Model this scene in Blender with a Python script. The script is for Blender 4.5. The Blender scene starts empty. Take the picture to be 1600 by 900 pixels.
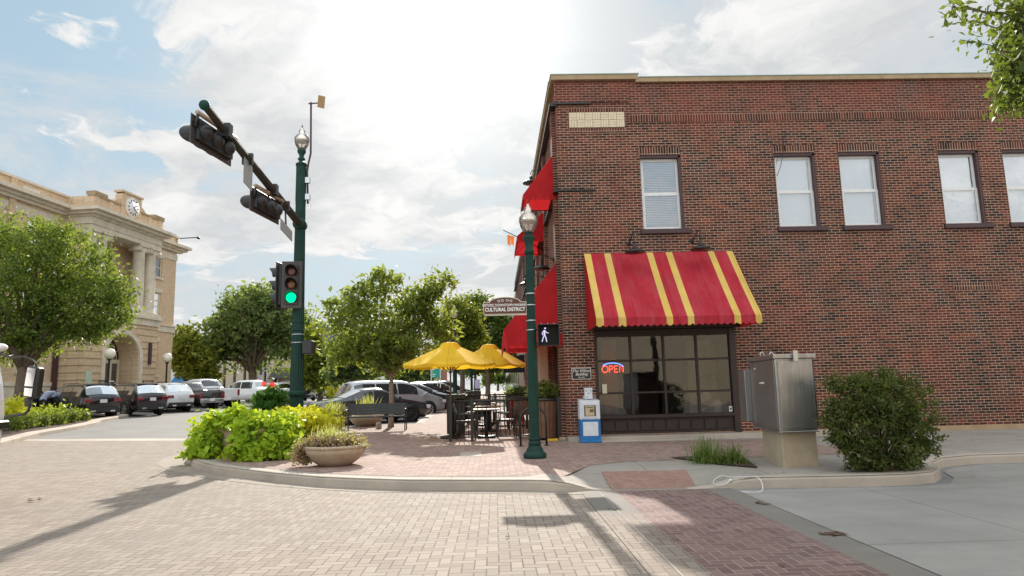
import bpy, bmesh, math, random
import numpy as np
from mathutils import Vector, Matrix
R_ = math.radians
random.seed(7); rng = np.random.default_rng(11)
sc = bpy.context.scene; COL = sc.collection
# ------------------------------------------------------------------ camera
FPX, PITCH, ROLL, YAW, EYE = 1066.7, R_(8.35), R_(1.42), R_(1.6), 1.45
_f = np.array([math.sin(YAW)*math.cos(PITCH), math.cos(YAW)*math.cos(PITCH), math.sin(PITCH)])
_r0 = np.array([math.cos(YAW), -math.sin(YAW), 0.0]); _u0 = np.cross(_r0, _f)
_r = _r0*math.cos(ROLL)-_u0*math.sin(ROLL); _u = _u0*math.cos(ROLL)+_r0*math.sin(ROLL)
CAM = np.array([0, 0, EYE])
cd = bpy.data.cameras.new('camera'); co = bpy.data.objects.new('camera', cd); COL.objects.link(co)
cd.sensor_width = 36; cd.lens = 36*FPX/1600; cd.clip_start = .05; cd.clip_end = 3000
M = Matrix.Identity(4)
for i in range(3):
    M[i][0] = _r[i]; M[i][1] = _u[i]; M[i][2] = -_f[i]; M[i][3] = CAM[i]
co.matrix_world = M; sc.camera = co
sc.render.resolution_x = 1600; sc.render.resolution_y = 900
# ------------------------------------------------------------------ light
SUN_AZ, SUN_EL = R_(-2.74), R_(29.5)
SUND = (math.sin(SUN_AZ)*math.cos(SUN_EL), math.cos(SUN_AZ)*math.cos(SUN_EL), math.sin(SUN_EL))
sc.view_settings.view_transform = 'Standard'; sc.view_settings.look = 'None'
sc.view_settings.gamma = 1; sc.view_settings.use_curve_mapping = False
sc.view_settings.exposure = EXPO = 1.5
sl = bpy.data.lights.new('sun', 'SUN'); sl.energy = 2.5; sl.angle = R_(.7); sl.color = (1, .93, .83)
so = bpy.data.objects.new('sun', sl); COL.objects.link(so)
so.rotation_euler = Vector(SUND).to_track_quat('Z', 'Y').to_euler()
# node helpers ------------------------------------------------------
class NT:
    def __init__(s, nt): s.nt = nt; s.nt.nodes.clear()
    def n(s, t, **k):
        x = s.nt.nodes.new(t)
        for a, b in k.items(): setattr(x, a, b)
        return x
    def put(s, inp, v):
        if isinstance(v, bpy.types.NodeSocket): s.nt.links.new(v, inp)
        elif isinstance(v, (tuple, list)) and len(v) == 3 and inp.type == 'RGBA': inp.default_value = (*v, 1)
        else: inp.default_value = v
    def m(s, op, a, b=0.0, c=0.0, clamp=False):
        x = s.n('ShaderNodeMath', operation=op); x.use_clamp = clamp
        s.put(x.inputs[0], a); s.put(x.inputs[1], b); s.put(x.inputs[2], c); return x.outputs[0]
    def vm(s, op, a, b=(0, 0, 0)):
        x = s.n('ShaderNodeVectorMath', operation=op); s.put(x.inputs[0], a)
        if op == 'SCALE': s.put(x.inputs['Scale'], b)
        else: s.put(x.inputs[1], b)
        return x.outputs['Value'] if op in ('DOT_PRODUCT', 'LENGTH') else x.outputs[0]
    def xyz(s, v):
        x = s.n('ShaderNodeSeparateXYZ'); s.put(x.inputs[0], v); return x.outputs
    def comb(s, a, b, c=0.0):
        x = s.n('ShaderNodeCombineXYZ'); s.put(x.inputs[0], a); s.put(x.inputs[1], b); s.put(x.inputs[2], c); return x.outputs[0]
    def noise(s, v, scale, detail=3, rough=.55, dist=0.0):
        x = s.n('ShaderNodeTexNoise'); s.put(x.inputs['Vector'], v); s.put(x.inputs['Scale'], scale)
        s.put(x.inputs['Detail'], detail); s.put(x.inputs['Roughness'], rough); s.put(x.inputs['Distortion'], dist)
        return x.outputs['Fac']
    def white(s, v):
        x = s.n('ShaderNodeTexWhiteNoise', noise_dimensions='2D'); s.put(x.inputs['Vector'], v); return x.outputs['Value']
    def ramp(s, f, stops, interp='LINEAR'):
        x = s.n('ShaderNodeValToRGB'); s.put(x.inputs[0], f); r = x.color_ramp; r.interpolation = interp
        while len(r.elements) < len(stops): r.elements.new(.5)
        for e, (p, c) in zip(r.elements, stops): e.position = p; e.color = (*c, 1) if len(c) == 3 else c
        return x.outputs[0]
    def mix(s, f, a, b, bt='MIX'):
        x = s.n('ShaderNodeMix', data_type='RGBA', blend_type=bt); s.put(x.inputs[0], f)
        s.put(x.inputs[6], a); s.put(x.inputs[7], b); return x.outputs[2]
    def mr(s, v, a, b, c=0.0, d=1.0, smooth=False):
        x = s.n('ShaderNodeMapRange'); x.clamp = True
        if smooth: x.interpolation_type = 'SMOOTHSTEP'
        for i, q in enumerate((v, a, b, c, d)): s.put(x.inputs[i], q)
        return x.outputs[0]
    def bump(s, h, strength=.3, dist=.01):
        x = s.n('ShaderNodeBump'); s.put(x.inputs['Height'], h); x.inputs['Strength'].default_value = strength
        x.inputs['Distance'].default_value = dist; return x.outputs[0]
    def bsdf(s, col, rough=.6, metal=0.0, normal=None, spec=None, **k):
        x = s.n('ShaderNodeBsdfPrincipled'); s.put(x.inputs['Base Color'], col); s.put(x.inputs['Roughness'], rough)
        s.put(x.inputs['Metallic'], metal)
        if normal is not None: s.put(x.inputs['Normal'], normal)
        if spec is not None: s.put(x.inputs['Specular IOR Level'], spec)
        for a, b in k.items(): s.put(x.inputs[a], b)
        return x.outputs[0]
    def out(s, sh):
        o = s.n('ShaderNodeOutputMaterial'); s.nt.links.new(sh, o.inputs[0])
def newmat(name):
    m = bpy.data.materials.new(name); m.use_nodes = True; return m, NT(m.node_tree)
# ------------------------------------------------------------------ world: sky with sunlit thin cloud
w = bpy.data.worlds.new('World'); sc.world = w; w.use_nodes = True
N = NT(w.node_tree)
sky = N.n('ShaderNodeTexSky', sky_type='NISHITA'); sky.sun_disc = False
sky.sun_elevation = SUN_EL; sky.sun_rotation = SUN_AZ; sky.air_density = 1.0; sky.dust_density = 1.2; sky.ozone_density = 1.2
tc = N.n('ShaderNodeTexCoord').outputs['Generated']
d = N.vm('NORMALIZE', tc); dx, dy, dz = N.xyz(d)
den = N.m('ADD', N.m('MAXIMUM', dz, 0.0), .20)
pv = N.comb(N.m('DIVIDE', dx, den), N.m('DIVIDE', dy, den), 0.0)
sdot = N.m('MAXIMUM', N.vm('DOT_PRODUCT', d, SUND), 0.0)
g1 = N.m('POWER', sdot, 22.0); g2 = N.m('POWER', sdot, 6.0); g3 = N.m('POWER', sdot, 90.0)
warp = N.noise(pv, 1.7, 4, .6); pw = N.vm('ADD', pv, N.vm('SCALE', N.comb(warp, N.m('SUBTRACT', 1.0, warp), 0.0), .55))
big = N.noise(N.vm('ADD', pw, (3.1, 1.7, 0)), 1.15, 10, .58, .1)
puff = N.noise(N.vm('ADD', pw, (7.3, 2.2, 4)), 3.6, 12, .62, .0)
wisp = N.noise(N.vm('ADD', pv, (1.3, 9.2, 2)), 2.1, 9, .68, .6)
right = N.mr(dx, -.12, .35, .0, .12); lowd = N.mr(dz, .05, .32, -.035, 0.0)
cov = N.m('ADD', N.m('ADD', N.m('MULTIPLY', big, .6), N.m('MULTIPLY', puff, .4)), N.m('ADD', N.m('MULTIPLY', g2, .045), lowd))
mask = N.mr(cov, .505, .545, 0.0, 1.0, True)                       # crisp white heaps
veil = N.mr(N.m('ADD', N.m('ADD', N.m('MULTIPLY', wisp, .6), N.m('MULTIPLY', big, .4)), N.m('ADD', right, N.m('MULTIPLY', g1, .12))), .44, .60, 0.12, .92, True)
lowhaze = N.mr(dz, 0.0, .34, .75, 0.0)
blue = N.vm('ADD', N.vm('SCALE', sky.outputs[0], .10), N.vm('SCALE', (1.30, 1.98, 2.45), 1.0))
blue = N.mix(lowhaze, blue, (2.45, 2.85, 3.0))
veilc = N.mix(wisp, (2.35, 2.5, 2.6), (3.35, 3.4, 3.4))
shade = N.mr(N.m('SUBTRACT', puff, N.m('MULTIPLY', big, .3)), .22, .48, .0, 1.0)
puffc = N.mix(shade, (2.75, 2.82, 2.88), (3.95, 3.92, 3.85))
skyc = N.mix(veil, blue, veilc)
skyc = N.mix(mask, skyc, puffc)
glow = N.m('ADD', N.m('MULTIPLY', g1, .25), N.m('MULTIPLY', g3, 2.6))
skyc = N.vm('ADD', skyc, N.vm('SCALE', (1.0, .985, .95), glow))
# unseen sky behind us and overhead gets added brightness to lift the shade
shade_lift = N.m('ADD', N.m('MULTIPLY', N.mr(dy, .25, -.75, 0, 1, True), 1.1), N.m('ADD', N.m('MULTIPLY', N.mr(dz, .55, .95, 0, 1, True), .8), 1.0))
skyc = N.vm('SCALE', skyc, shade_lift)
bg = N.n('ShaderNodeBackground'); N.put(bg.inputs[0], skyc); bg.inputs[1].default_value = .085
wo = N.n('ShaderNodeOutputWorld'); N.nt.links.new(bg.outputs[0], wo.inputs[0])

# ------------------------------------------------------------------ picking points on real surfaces
def ray(x, y): return _r*(x-800)/FPX+_u*(450-y)/FPX+_f
def T(x, y): return .0113*max(0, min(y, 60)-15)+.016*max(0, min(-x, 45)-5)
def PY(px, py, Y):
    d = ray(px, py); return Vector(CAM+d*Y/d[1])
def G(px, py, off=0.0):
    d = ray(px, py); z = off; p = CAM
    for _ in range(60):
        t = (z-EYE)/d[2]; p = CAM+d*t; z = T(p[0], p[1])+off
    return Vector((p[0], p[1], z))
# ------------------------------------------------------------------ materials
def noisy(name, col, rough=.6, var=.12, scale=6, metal=0.0, bump=.15, bscale=40, bdist=.004, spec=None, coat=0.0):
    m, n = newmat(name)
    P = n.n('ShaderNodeTexCoord').outputs['Object']
    f = n.noise(P, scale, 5, .6)
    c = n.mix(n.mr(f, .3, .7), tuple(v*(1-var) for v in col), tuple(min(1, v*(1+var)) for v in col))
    b = n.bump(n.noise(P, bscale, 3), bump, bdist) if bump else None
    kw = {}
    if coat: kw['Coat Weight'] = coat; kw['Coat Roughness'] = .05
    n.out(n.bsdf(c, n.mr(f, .2, .8, max(.02, rough-.08), min(1, rough+.08)), metal, b, spec, **kw)); return m
def emit(name, col, s):
    m, n = newmat(name); e = n.n('ShaderNodeEmission'); n.put(e.inputs[0], col); e.inputs[1].default_value = s
    n.out(e.outputs[0]); return m
def brick_mat(name, L=.2, Hh=.0677, axis='XZ', soldier=False, dull=True, pal=None, mortar=(.57, .40, .29)):
    m, n = newmat(name)
    x, y, z = n.xyz(n.n('ShaderNodeTexCoord').outputs['Object'])
    h = {'XZ': x, 'YZ': y, 'XY': x}[axis]; v = y if axis == 'XY' else z
    v0 = v
    row = n.m('FLOOR', n.m('DIVIDE', v, Hh))
    odd = n.m('MODULO', n.m('ABSOLUTE', row), 2.0)
    u = n.m('DIVIDE', h, L)
    u = u if soldier else n.m('ADD', n.m('ADD', u, n.m('MULTIPLY', odd, .5)), n.m('MULTIPLY', n.white(n.comb(row, 3.3)), .06))
    col = n.m('FLOOR', u); fu = n.m('SUBTRACT', u, col); fv = n.m('SUBTRACT', n.m('DIVIDE', v, Hh), row)
    du = n.m('MULTIPLY', n.m('MINIMUM', fu, n.m('SUBTRACT', 1.0, fu)), L)
    dv = n.m('MULTIPLY', n.m('MINIMUM', fv, n.m('SUBTRACT', 1.0, fv)), Hh)
    P = n.n('ShaderNodeTexCoord').outputs['Object']
    wob = n.m('MULTIPLY', n.m('SUBTRACT', n.noise(P, 60, 2), .5), .006)
    dd = n.m('ADD', n.m('MINIMUM', du, dv), wob)
    mort = n.mr(dd, .0046, .0080, 1.0, 0.0)
    rnd = n.white(n.comb(col, row))
    pal = pal or [(0, (.013, .009, .008)), (.2, (.026, .014, .011)), (.34, (.066, .021, .013)), (.52, (.112, .034, .019)),
                  (.75, (.155, .044, .024)), (.88, (.098, .036, .022)), (.95, (.19, .08, .045)), (1, (.25, .045, .02))]
    bc = n.ramp(rnd, pal)
    big = n.noise(P, .9, 4, .6)
    if dull: bc = n.mix(n.mr(big, .45, .68, 0, .55), bc, (.235, .036, .014), 'MIX')
    blk = n.noise(n.comb(n.m('MULTIPLY', h, .6), n.m('MULTIPLY', v, 1.9), 7.0), 1.3, 6, .7); bc = n.mix(n.mr(blk, .50, .70, 0, .6 if dull else 0.0), bc, (.026, .017, .014))
    bc = n.mix(n.mr(n.noise(P, 30, 3), .3, .8, 0, .45 if dull else .1), bc, (.05, .03, .028))
    mcol = n.mix(n.noise(P, 3, 4), mortar, tuple(c*.72 for c in mortar))
    mcol = n.mix(n.mr(n.noise(P, 1.7, 5), .45, .68, 0, .5), mcol, (.2, .13, .10))
    if dull:   # older sooty brick with darker joints high on the wall
        up = n.mr(v0, 7.4, 9.0, 0, .55)
        mcol = n.mix(up, mcol, (.22, .11, .08)); bc = n.mix(n.m('MULTIPLY', up, .6), bc, (.19, .045, .03))
        st = n.noise(n.comb(n.m('MULTIPLY', x, 1.0), n.m('MULTIPLY', z, .35), 0.0), 1.4, 5, .65)
        bc = n.mix(n.mr(st, .52, .72, 0, .55), bc, (.05, .042, .042))
    c = n.mix(mort, bc, mcol)
    hgt = n.m('SUBTRACT', n.m('MULTIPLY', n.noise(P, 90, 3), .35), n.m('MULTIPLY', mort, 1.0))
    n.out(n.bsdf(c, .88, 0, n.bump(hgt, .7, .006), .25)); return m
def paver_mat(name, stops, mortar, L=.1, rot=0.0, jw=.0035, stain=(.2, .18, .16), stainamt=.5):
    """herringbone clay or concrete pavers, joints sunk"""
    m, n = newmat(name)
    P = n.n('ShaderNodeTexCoord').outputs['Object']
    x, y, z = n.xyz(P)
    if rot:
        c_, s_ = math.cos(rot), math.sin(rot)
        x, y = (n.m('ADD', n.m('MULTIPLY', x, c_), n.m('MULTIPLY', y, s_)), n.m('SUBTRACT', n.m('MULTIPLY', y, c_), n.m('MULTIPLY', x, s_)))
    a = n.m('ADD', n.m('DIVIDE', x, L), 4000.0); b = n.m('ADD', n.m('DIVIDE', y, L), 2000.0)
    i = n.m('FLOOR', a); j = n.m('FLOOR', b); u = n.m('SUBTRACT', a, i); v = n.m('SUBTRACT', b, j)
    k = n.m('MODULO', n.m('SUBTRACT', i, j), 4.0)
    def eq(q): return n.m('COMPARE', k, float(q), .1)
    k0, k1, k2, k3 = eq(0), eq(1), eq(2), eq(3)
    Ld = n.m('ADD', u, k1); Rd = n.m('ADD', n.m('SUBTRACT', 1.0, u), k0)
    Bd = n.m('ADD', v, k2); Td = n.m('ADD', n.m('SUBTRACT', 1.0, v), k3)
    dd = n.m('MULTIPLY', n.m('MINIMUM', n.m('MINIMUM', Ld, Rd), n.m('MINIMUM', Bd, Td)), L)
    dd = n.m('ADD', dd, n.m('MULTIPLY', n.m('SUBTRACT', n.noise(P, 25, 2), .5), .003))
    mo = n.mr(dd, jw, jw+.003, 1.0, 0.0)
    rnd = n.white(n.comb(n.m('SUBTRACT', i, k1), n.m('SUBTRACT', j, k2)))
    c = n.ramp(rnd, stops)
    c = n.mix(n.mr(n.noise(P, 180, 3), .35, .75, 0, .35), c, tuple(q*.55 for q in stops[0][1]))
    mo2 = n.m('MULTIPLY', mo, n.mr(n.noise(P, 1.3, 4), .3, .65, .45, 1.0))
    c = n.mix(mo2, c, mortar)
    s1 = n.mr(n.noise(P, .35, 6, .62), .48, .72, 0, stainamt)
    c = n.mix(s1, c, stain)
    s2 = n.mr(n.noise(n.comb(n.m('MULTIPLY', x, .25), n.m('MULTIPLY', y, 1.6), 0.0), 1.1, 5), .55, .75, 0, stainamt*.6)
    c = n.mix(s2, c, tuple(q*.8 for q in stain))
    hgt = n.m('SUBTRACT', n.m('MULTIPLY', n.noise(P, 70, 3), .3), mo)
    n.out(n.bsdf(c, .85, 0, n.bump(hgt, .6, .005), .25)); return m
def concrete_mat(name, col, joint=None, stain=.3, rough=.85, dark=(.12, .11, .10), sc_=1.0):
    m, n = newmat(name)
    P = n.n('ShaderNodeTexCoord').outputs['Object']; x, y, z = n.xyz(P)
    c = n.mix(n.mr(n.noise(P, .8*sc_, 6, .65), .3, .7), tuple(v*.82 for v in col), tuple(min(1, v*1.12) for v in col))
    c = n.mix(n.mr(n.noise(P, 140, 2), .3, .75, 0, .30), c, tuple(v*.5 for v in col))
    c = n.mix(n.mr(n.noise(n.comb(n.m('MULTIPLY', x, .3), y, z), .9*sc_, 7, .7), .5, .78, 0, stain), c, dark)
    c = n.mix(n.mr(n.noise(P, 2.6, 5, .7), .66, .72, 0, stain*.7), c, dark)
    hgt = n.noise(P, 110, 3)
    cr = n.n('ShaderNodeTexVoronoi', feature='DISTANCE_TO_EDGE'); n.put(cr.inputs['Vector'], n.vm('ADD', n.comb(n.m('MULTIPLY', x, .55), y, 0.0), n.vm('SCALE', n.comb(n.noise(P, .9, 6, .7), n.noise(P, 1.1, 6, .7), 0.0), 1.6))); cr.inputs['Scale'].default_value = .16*sc_
    crk = n.mr(cr.outputs['Distance'], .0008, .0022, .6 if joint else 0.0, 0.0); c = n.mix(crk, c, (.05, .045, .04))
    trk = n.noise(n.comb(n.m('MULTIPLY', x, .12), n.m('MULTIPLY', y, 1.3), 3.0), 1.5, 5, .6); c = n.mix(n.mr(trk, .55, .72, 0, stain*.55), c, dark)
    oil = n.noise(P, 1.9, 3, .5); c = n.mix(n.mr(oil, .735, .77, 0, .55), c, (.06, .055, .05))
    if joint:
        jx = n.m('ABSOLUTE', n.m('SUBTRACT', n.m('FRACT', n.m('DIVIDE', n.m('ADD', x, 500.0), joint)), .5))
        jy = n.m('ABSOLUTE', n.m('SUBTRACT', n.m('FRACT', n.m('DIVIDE', n.m('ADD', y, 502.1), joint)), .5))
        jj = n.m('MULTIPLY', n.m('MINIMUM', jx, jy), joint)
        mo = n.mr(n.m('ADD', jj, n.m('MULTIPLY', n.noise(P, 9, 3), .012)), .009, .014, 1, 0)
        c = n.mix(n.m('MULTIPLY', mo, .75), c, (.06, .055, .05)); hgt = n.m('SUBTRACT', hgt, mo)
    n.out(n.bsdf(c, rough, 0, n.bump(hgt, .35, .004), .3)); return m
def glass_mat(name, tint=(.03, .035, .04), refl=.12, blend=.35, rough=.02, thru=True, wav=.16):
    """real see-through pane: mostly clear, mirror-like towards grazing"""
    m, n = newmat(name)
    g = n.n('ShaderNodeBsdfGlossy'); g.inputs['Roughness'].default_value = rough; n.put(g.inputs[0], (.92, .95, .98))
    if thru:
        t = n.n('ShaderNodeBsdfTransparent'); n.put(t.inputs[0], tint); base = t.outputs[0]
    else: base = n.bsdf(tint, .3, 0, None, .3)
    fr = n.n('ShaderNodeFresnel'); fr.inputs[0].default_value = 1.45
    f = n.m('ADD', n.m('MULTIPLY', fr.outputs[0], blend*2.0), refl, 0, True)
    P = n.n('ShaderNodeTexCoord').outputs['Object']
    n.put(g.inputs['Normal'], n.bump(n.noise(P, 1.3, 3), wav, .06))
    x = n.n('ShaderNodeMixShader'); n.put(x.inputs[0], f); n.nt.links.new(base, x.inputs[1]); n.nt.links.new(g.outputs[0], x.inputs[2])
    n.out(x.outputs[0]); return m
def leaf_mat(name, cols, trans=.35, rough=.5, clump=1.6):
    m, n = newmat(name)
    gi = n.n('ShaderNodeNewGeometry').outputs['Random Per Island']
    Pn = n.n('ShaderNodeTexCoord').outputs['Object']
    gi = n.m('ADD', n.m('MULTIPLY', gi, .55), n.m('SUBTRACT', n.m('MULTIPLY', n.noise(Pn, clump, 3, .6), 1.5), .52), 0, True)
    c = n.ramp(gi, [(i/(len(cols)-1), q) for i, q in enumerate(cols)])
    a = n.bsdf(c, rough, 0, None, .18)
    t = n.n('ShaderNodeBsdfTranslucent'); n.put(t.inputs[0], n.mix(.6, c, tuple(min(1, v) for v in (cols[-1][0]*2.2, cols[-1][1]*2.2, cols[-1][2]*.9))))
    x = n.n('ShaderNodeMixShader'); x.inputs[0].default_value = trans
    n.nt.links.new(a, x.inputs[1]); n.nt.links.new(t.outputs[0], x.inputs[2]); n.out(x.outputs[0]); return m
def cloth_mat(name, col, trans=.3, fade=None):
    m, n = newmat(name)
    P = n.n('ShaderNodeTexCoord').outputs['Object']
    c = n.mix(n.mr(n.noise(P, 2.5, 4), .3, .7), tuple(v*.85 for v in col), tuple(min(1, v*1.08) for v in col))
    if fade:
        xx, yy, zz = n.xyz(P); c = n.mix(n.mr(n.noise(n.comb(n.m('MULTIPLY', xx, 3.0), yy, n.m('MULTIPLY', zz, .6)), 1.6, 6, .65), .42, .72, 0, .45), c, fade)
        sm_ = n.m('ABSOLUTE', n.m('SUBTRACT', n.m('FRACT', n.m('DIVIDE', n.m('ADD', xx, 20.0), .93)), .5)); c = n.mix(n.mr(sm_, .006, .010, .5, 0), c, tuple(q*.45 for q in col))
    a = n.bsdf(c, .8, 0, n.bump(n.m('ADD', n.noise(P, 3, 3), n.m('MULTIPLY', n.noise(P, 200, 1), .1)), .25, .03), .2)
    t = n.n('ShaderNodeBsdfTranslucent'); n.put(t.inputs[0], c)
    x = n.n('ShaderNodeMixShader'); x.inputs[0].default_value = trans
    n.nt.links.new(a, x.inputs[1]); n.nt.links.new(t.outputs[0], x.inputs[2]); n.out(x.outputs[0]); return m
def car_mat(name, col, metal=.3, rough=.25):
    m, n = newmat(name)
    P = n.n('ShaderNodeTexCoord').outputs['Object']
    dirt = n.mr(n.noise(P, 5, 5, .6), .45, .8, 0, .18)
    c = n.mix(dirt, col, (.25, .22, .19))
    n.out(n.bsdf(c, rough, metal, None, .5, **{'Coat Weight': .8, 'Coat Roughness': .04})); return m

m_brick = brick_mat('red_brown_brick')
m_brick_side = brick_mat('side_brick', axis='YZ')
m_soldier = brick_mat('soldier_brick', L=.068, Hh=.21, soldier=True)
m_soldier_s = brick_mat('soldier_brick_side', L=.068, Hh=.21, soldier=True, axis='YZ')
m_brick_red = brick_mat('plain_red_brick', axis='YZ', dull=False, pal=[(0, (.16, .05, .035)), (.5, (.26, .08, .05)), (1, (.34, .12, .07))])
m_stone = concrete_mat('tan_stone', (.42, .30, .18), stain=.35, sc_=3)
m_panel_stone = noisy('cream_stone', (.66, .55, .38), .7, .1, 9)
m_flash = noisy('green_metal_flashing', (.33, .47, .42), .45, .1)
m_pav_light = paver_mat('buff_pavers', [(0, (.235, .190, .152)), (.5, (.275, .226, .183)), (1, (.32, .268, .22))], (.085, .068, .055))
m_pav_red = paver_mat('red_pavers', [(0, (.155, .095, .085)), (.5, (.20, .125, .112)), (1, (.245, .155, .14))], (.33, .27, .24), stainamt=.25)
m_pav_pink = paver_mat('pink_clay_pavers', [(0, (.25, .165, .135)), (.5, (.32, .215, .178)), (1, (.38, .265, .22))], (.15, .115, .095), stainamt=.25)
m_road = concrete_mat('road_concrete', (.225, .22, .215), joint=4.6, stain=.35)
m_conc = concrete_mat('sidewalk_concrete', (.34, .30, .26), joint=1.52, stain=.25)
m_conc_plain = concrete_mat('kerb_concrete', (.46, .39, .32), stain=.45)
m_band = concrete_mat('band_concrete', (.21, .19, .165), stain=.5)
m_asph = concrete_mat('asphalt', (.20, .19, .18), stain=.3)
m_green = noisy('dark_green_paint', (.010, .042, .031), .62, .25, 5, bump=.05, spec=.25)
m_black = noisy('black_metal', (.018, .017, .016), .42, .2, 8, bump=.08)
m_dkbrown = noisy('dark_brown_paint', (.028, .015, .013), .5, .18, 5, bump=.1)
m_plum = noisy('plum_brown_paint', (.060, .026, .028), .55, .12, 6)
m_white = noisy('white_paint', (.72, .70, .68), .5, .06, 8)
m_cream = noisy('cream_paint', (.62, .55, .42), .6, .08, 5)
m_alum = noisy('aluminium', (.55, .56, .57), .35, .08, 12, metal=.9)
m_glass_store = glass_mat('shop_glass', (.50, .48, .45), .05, .5, wav=.05)
m_glass_sky = glass_mat('upper_window_glass', (.90, .93, .95), .22, .6)
m_glass_dark = glass_mat('dark_window_glass', (.015, .017, .02), .16, .6, thru=False)
m_glass_car = glass_mat('car_window_glass', (.02, .022, .026), .05, .38, thru=False)
m_blind = noisy('white_blind', (.74, .75, .76), .7, .04, 3)
m_bark = noisy('bark', (.13, .09, .065), .9, .3, 14, bump=.8, bscale=30, bdist=.02)
m_bark_pale = noisy('pale_bark', (.26, .19, .13), .9, .25, 12, bump=.7, bscale=35, bdist=.02)
m_yellow = cloth_mat('yellow_canvas', (1.0, .63, .04), .4, (1.0, .54, .03))
m_red = cloth_mat('red_canvas', (.52, .030, .048), .25, (.50, .11, .13))
m_stripe = cloth_mat('gold_canvas', (.80, .54, .13), .2, (.70, .50, .22))
m_redside = cloth_mat('red_canvas_side', (.55, .025, .030), .4)
m_blackcloth = cloth_mat('black_canvas', (.02, .018, .018), .05)
m_wood = noisy('planter_wood', (.16, .075, .040), .7, .25, 7, bump=.4)
m_woodtop = noisy('tan_slats', (.46, .31, .20), .6, .12, 9)
m_wicker = noisy('dark_wicker', (.055, .040, .032), .6, .3, 60, bump=.6, bscale=120, bdist=.006)
m_terra = noisy('tan_cast_stone', (.42, .32, .22), .75, .14, 7, bump=.25)
m_mulch = noisy('mulch', (.07, .038, .024), .95, .5, 40, bump=1, bscale=60, bdist=.03)
m_tyre = noisy('tyre_rubber', (.018, .018, .018), .8, .1, 20)
m_rim = noisy('wheel_alloy', (.45, .45, .46), .3, .08, 10, metal=.85)
m_chrome = noisy('chrome', (.7, .7, .71), .15, .04, 10, metal=1, bump=0)
m_plastic = noisy('black_plastic', (.025, .025, .026), .55, .1, 10)
m_tail = noisy('red_lens', (.20, .006, .010), .15, .1, 10, bump=0, coat=.6)
m_lens = noisy('clear_lens', (.75, .76, .78), .1, .05, 10, bump=0, coat=.6)
m_plate = noisy('licence_plate', (.7, .7, .72), .4, .1, 60)
m_tan_brick = None
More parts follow.
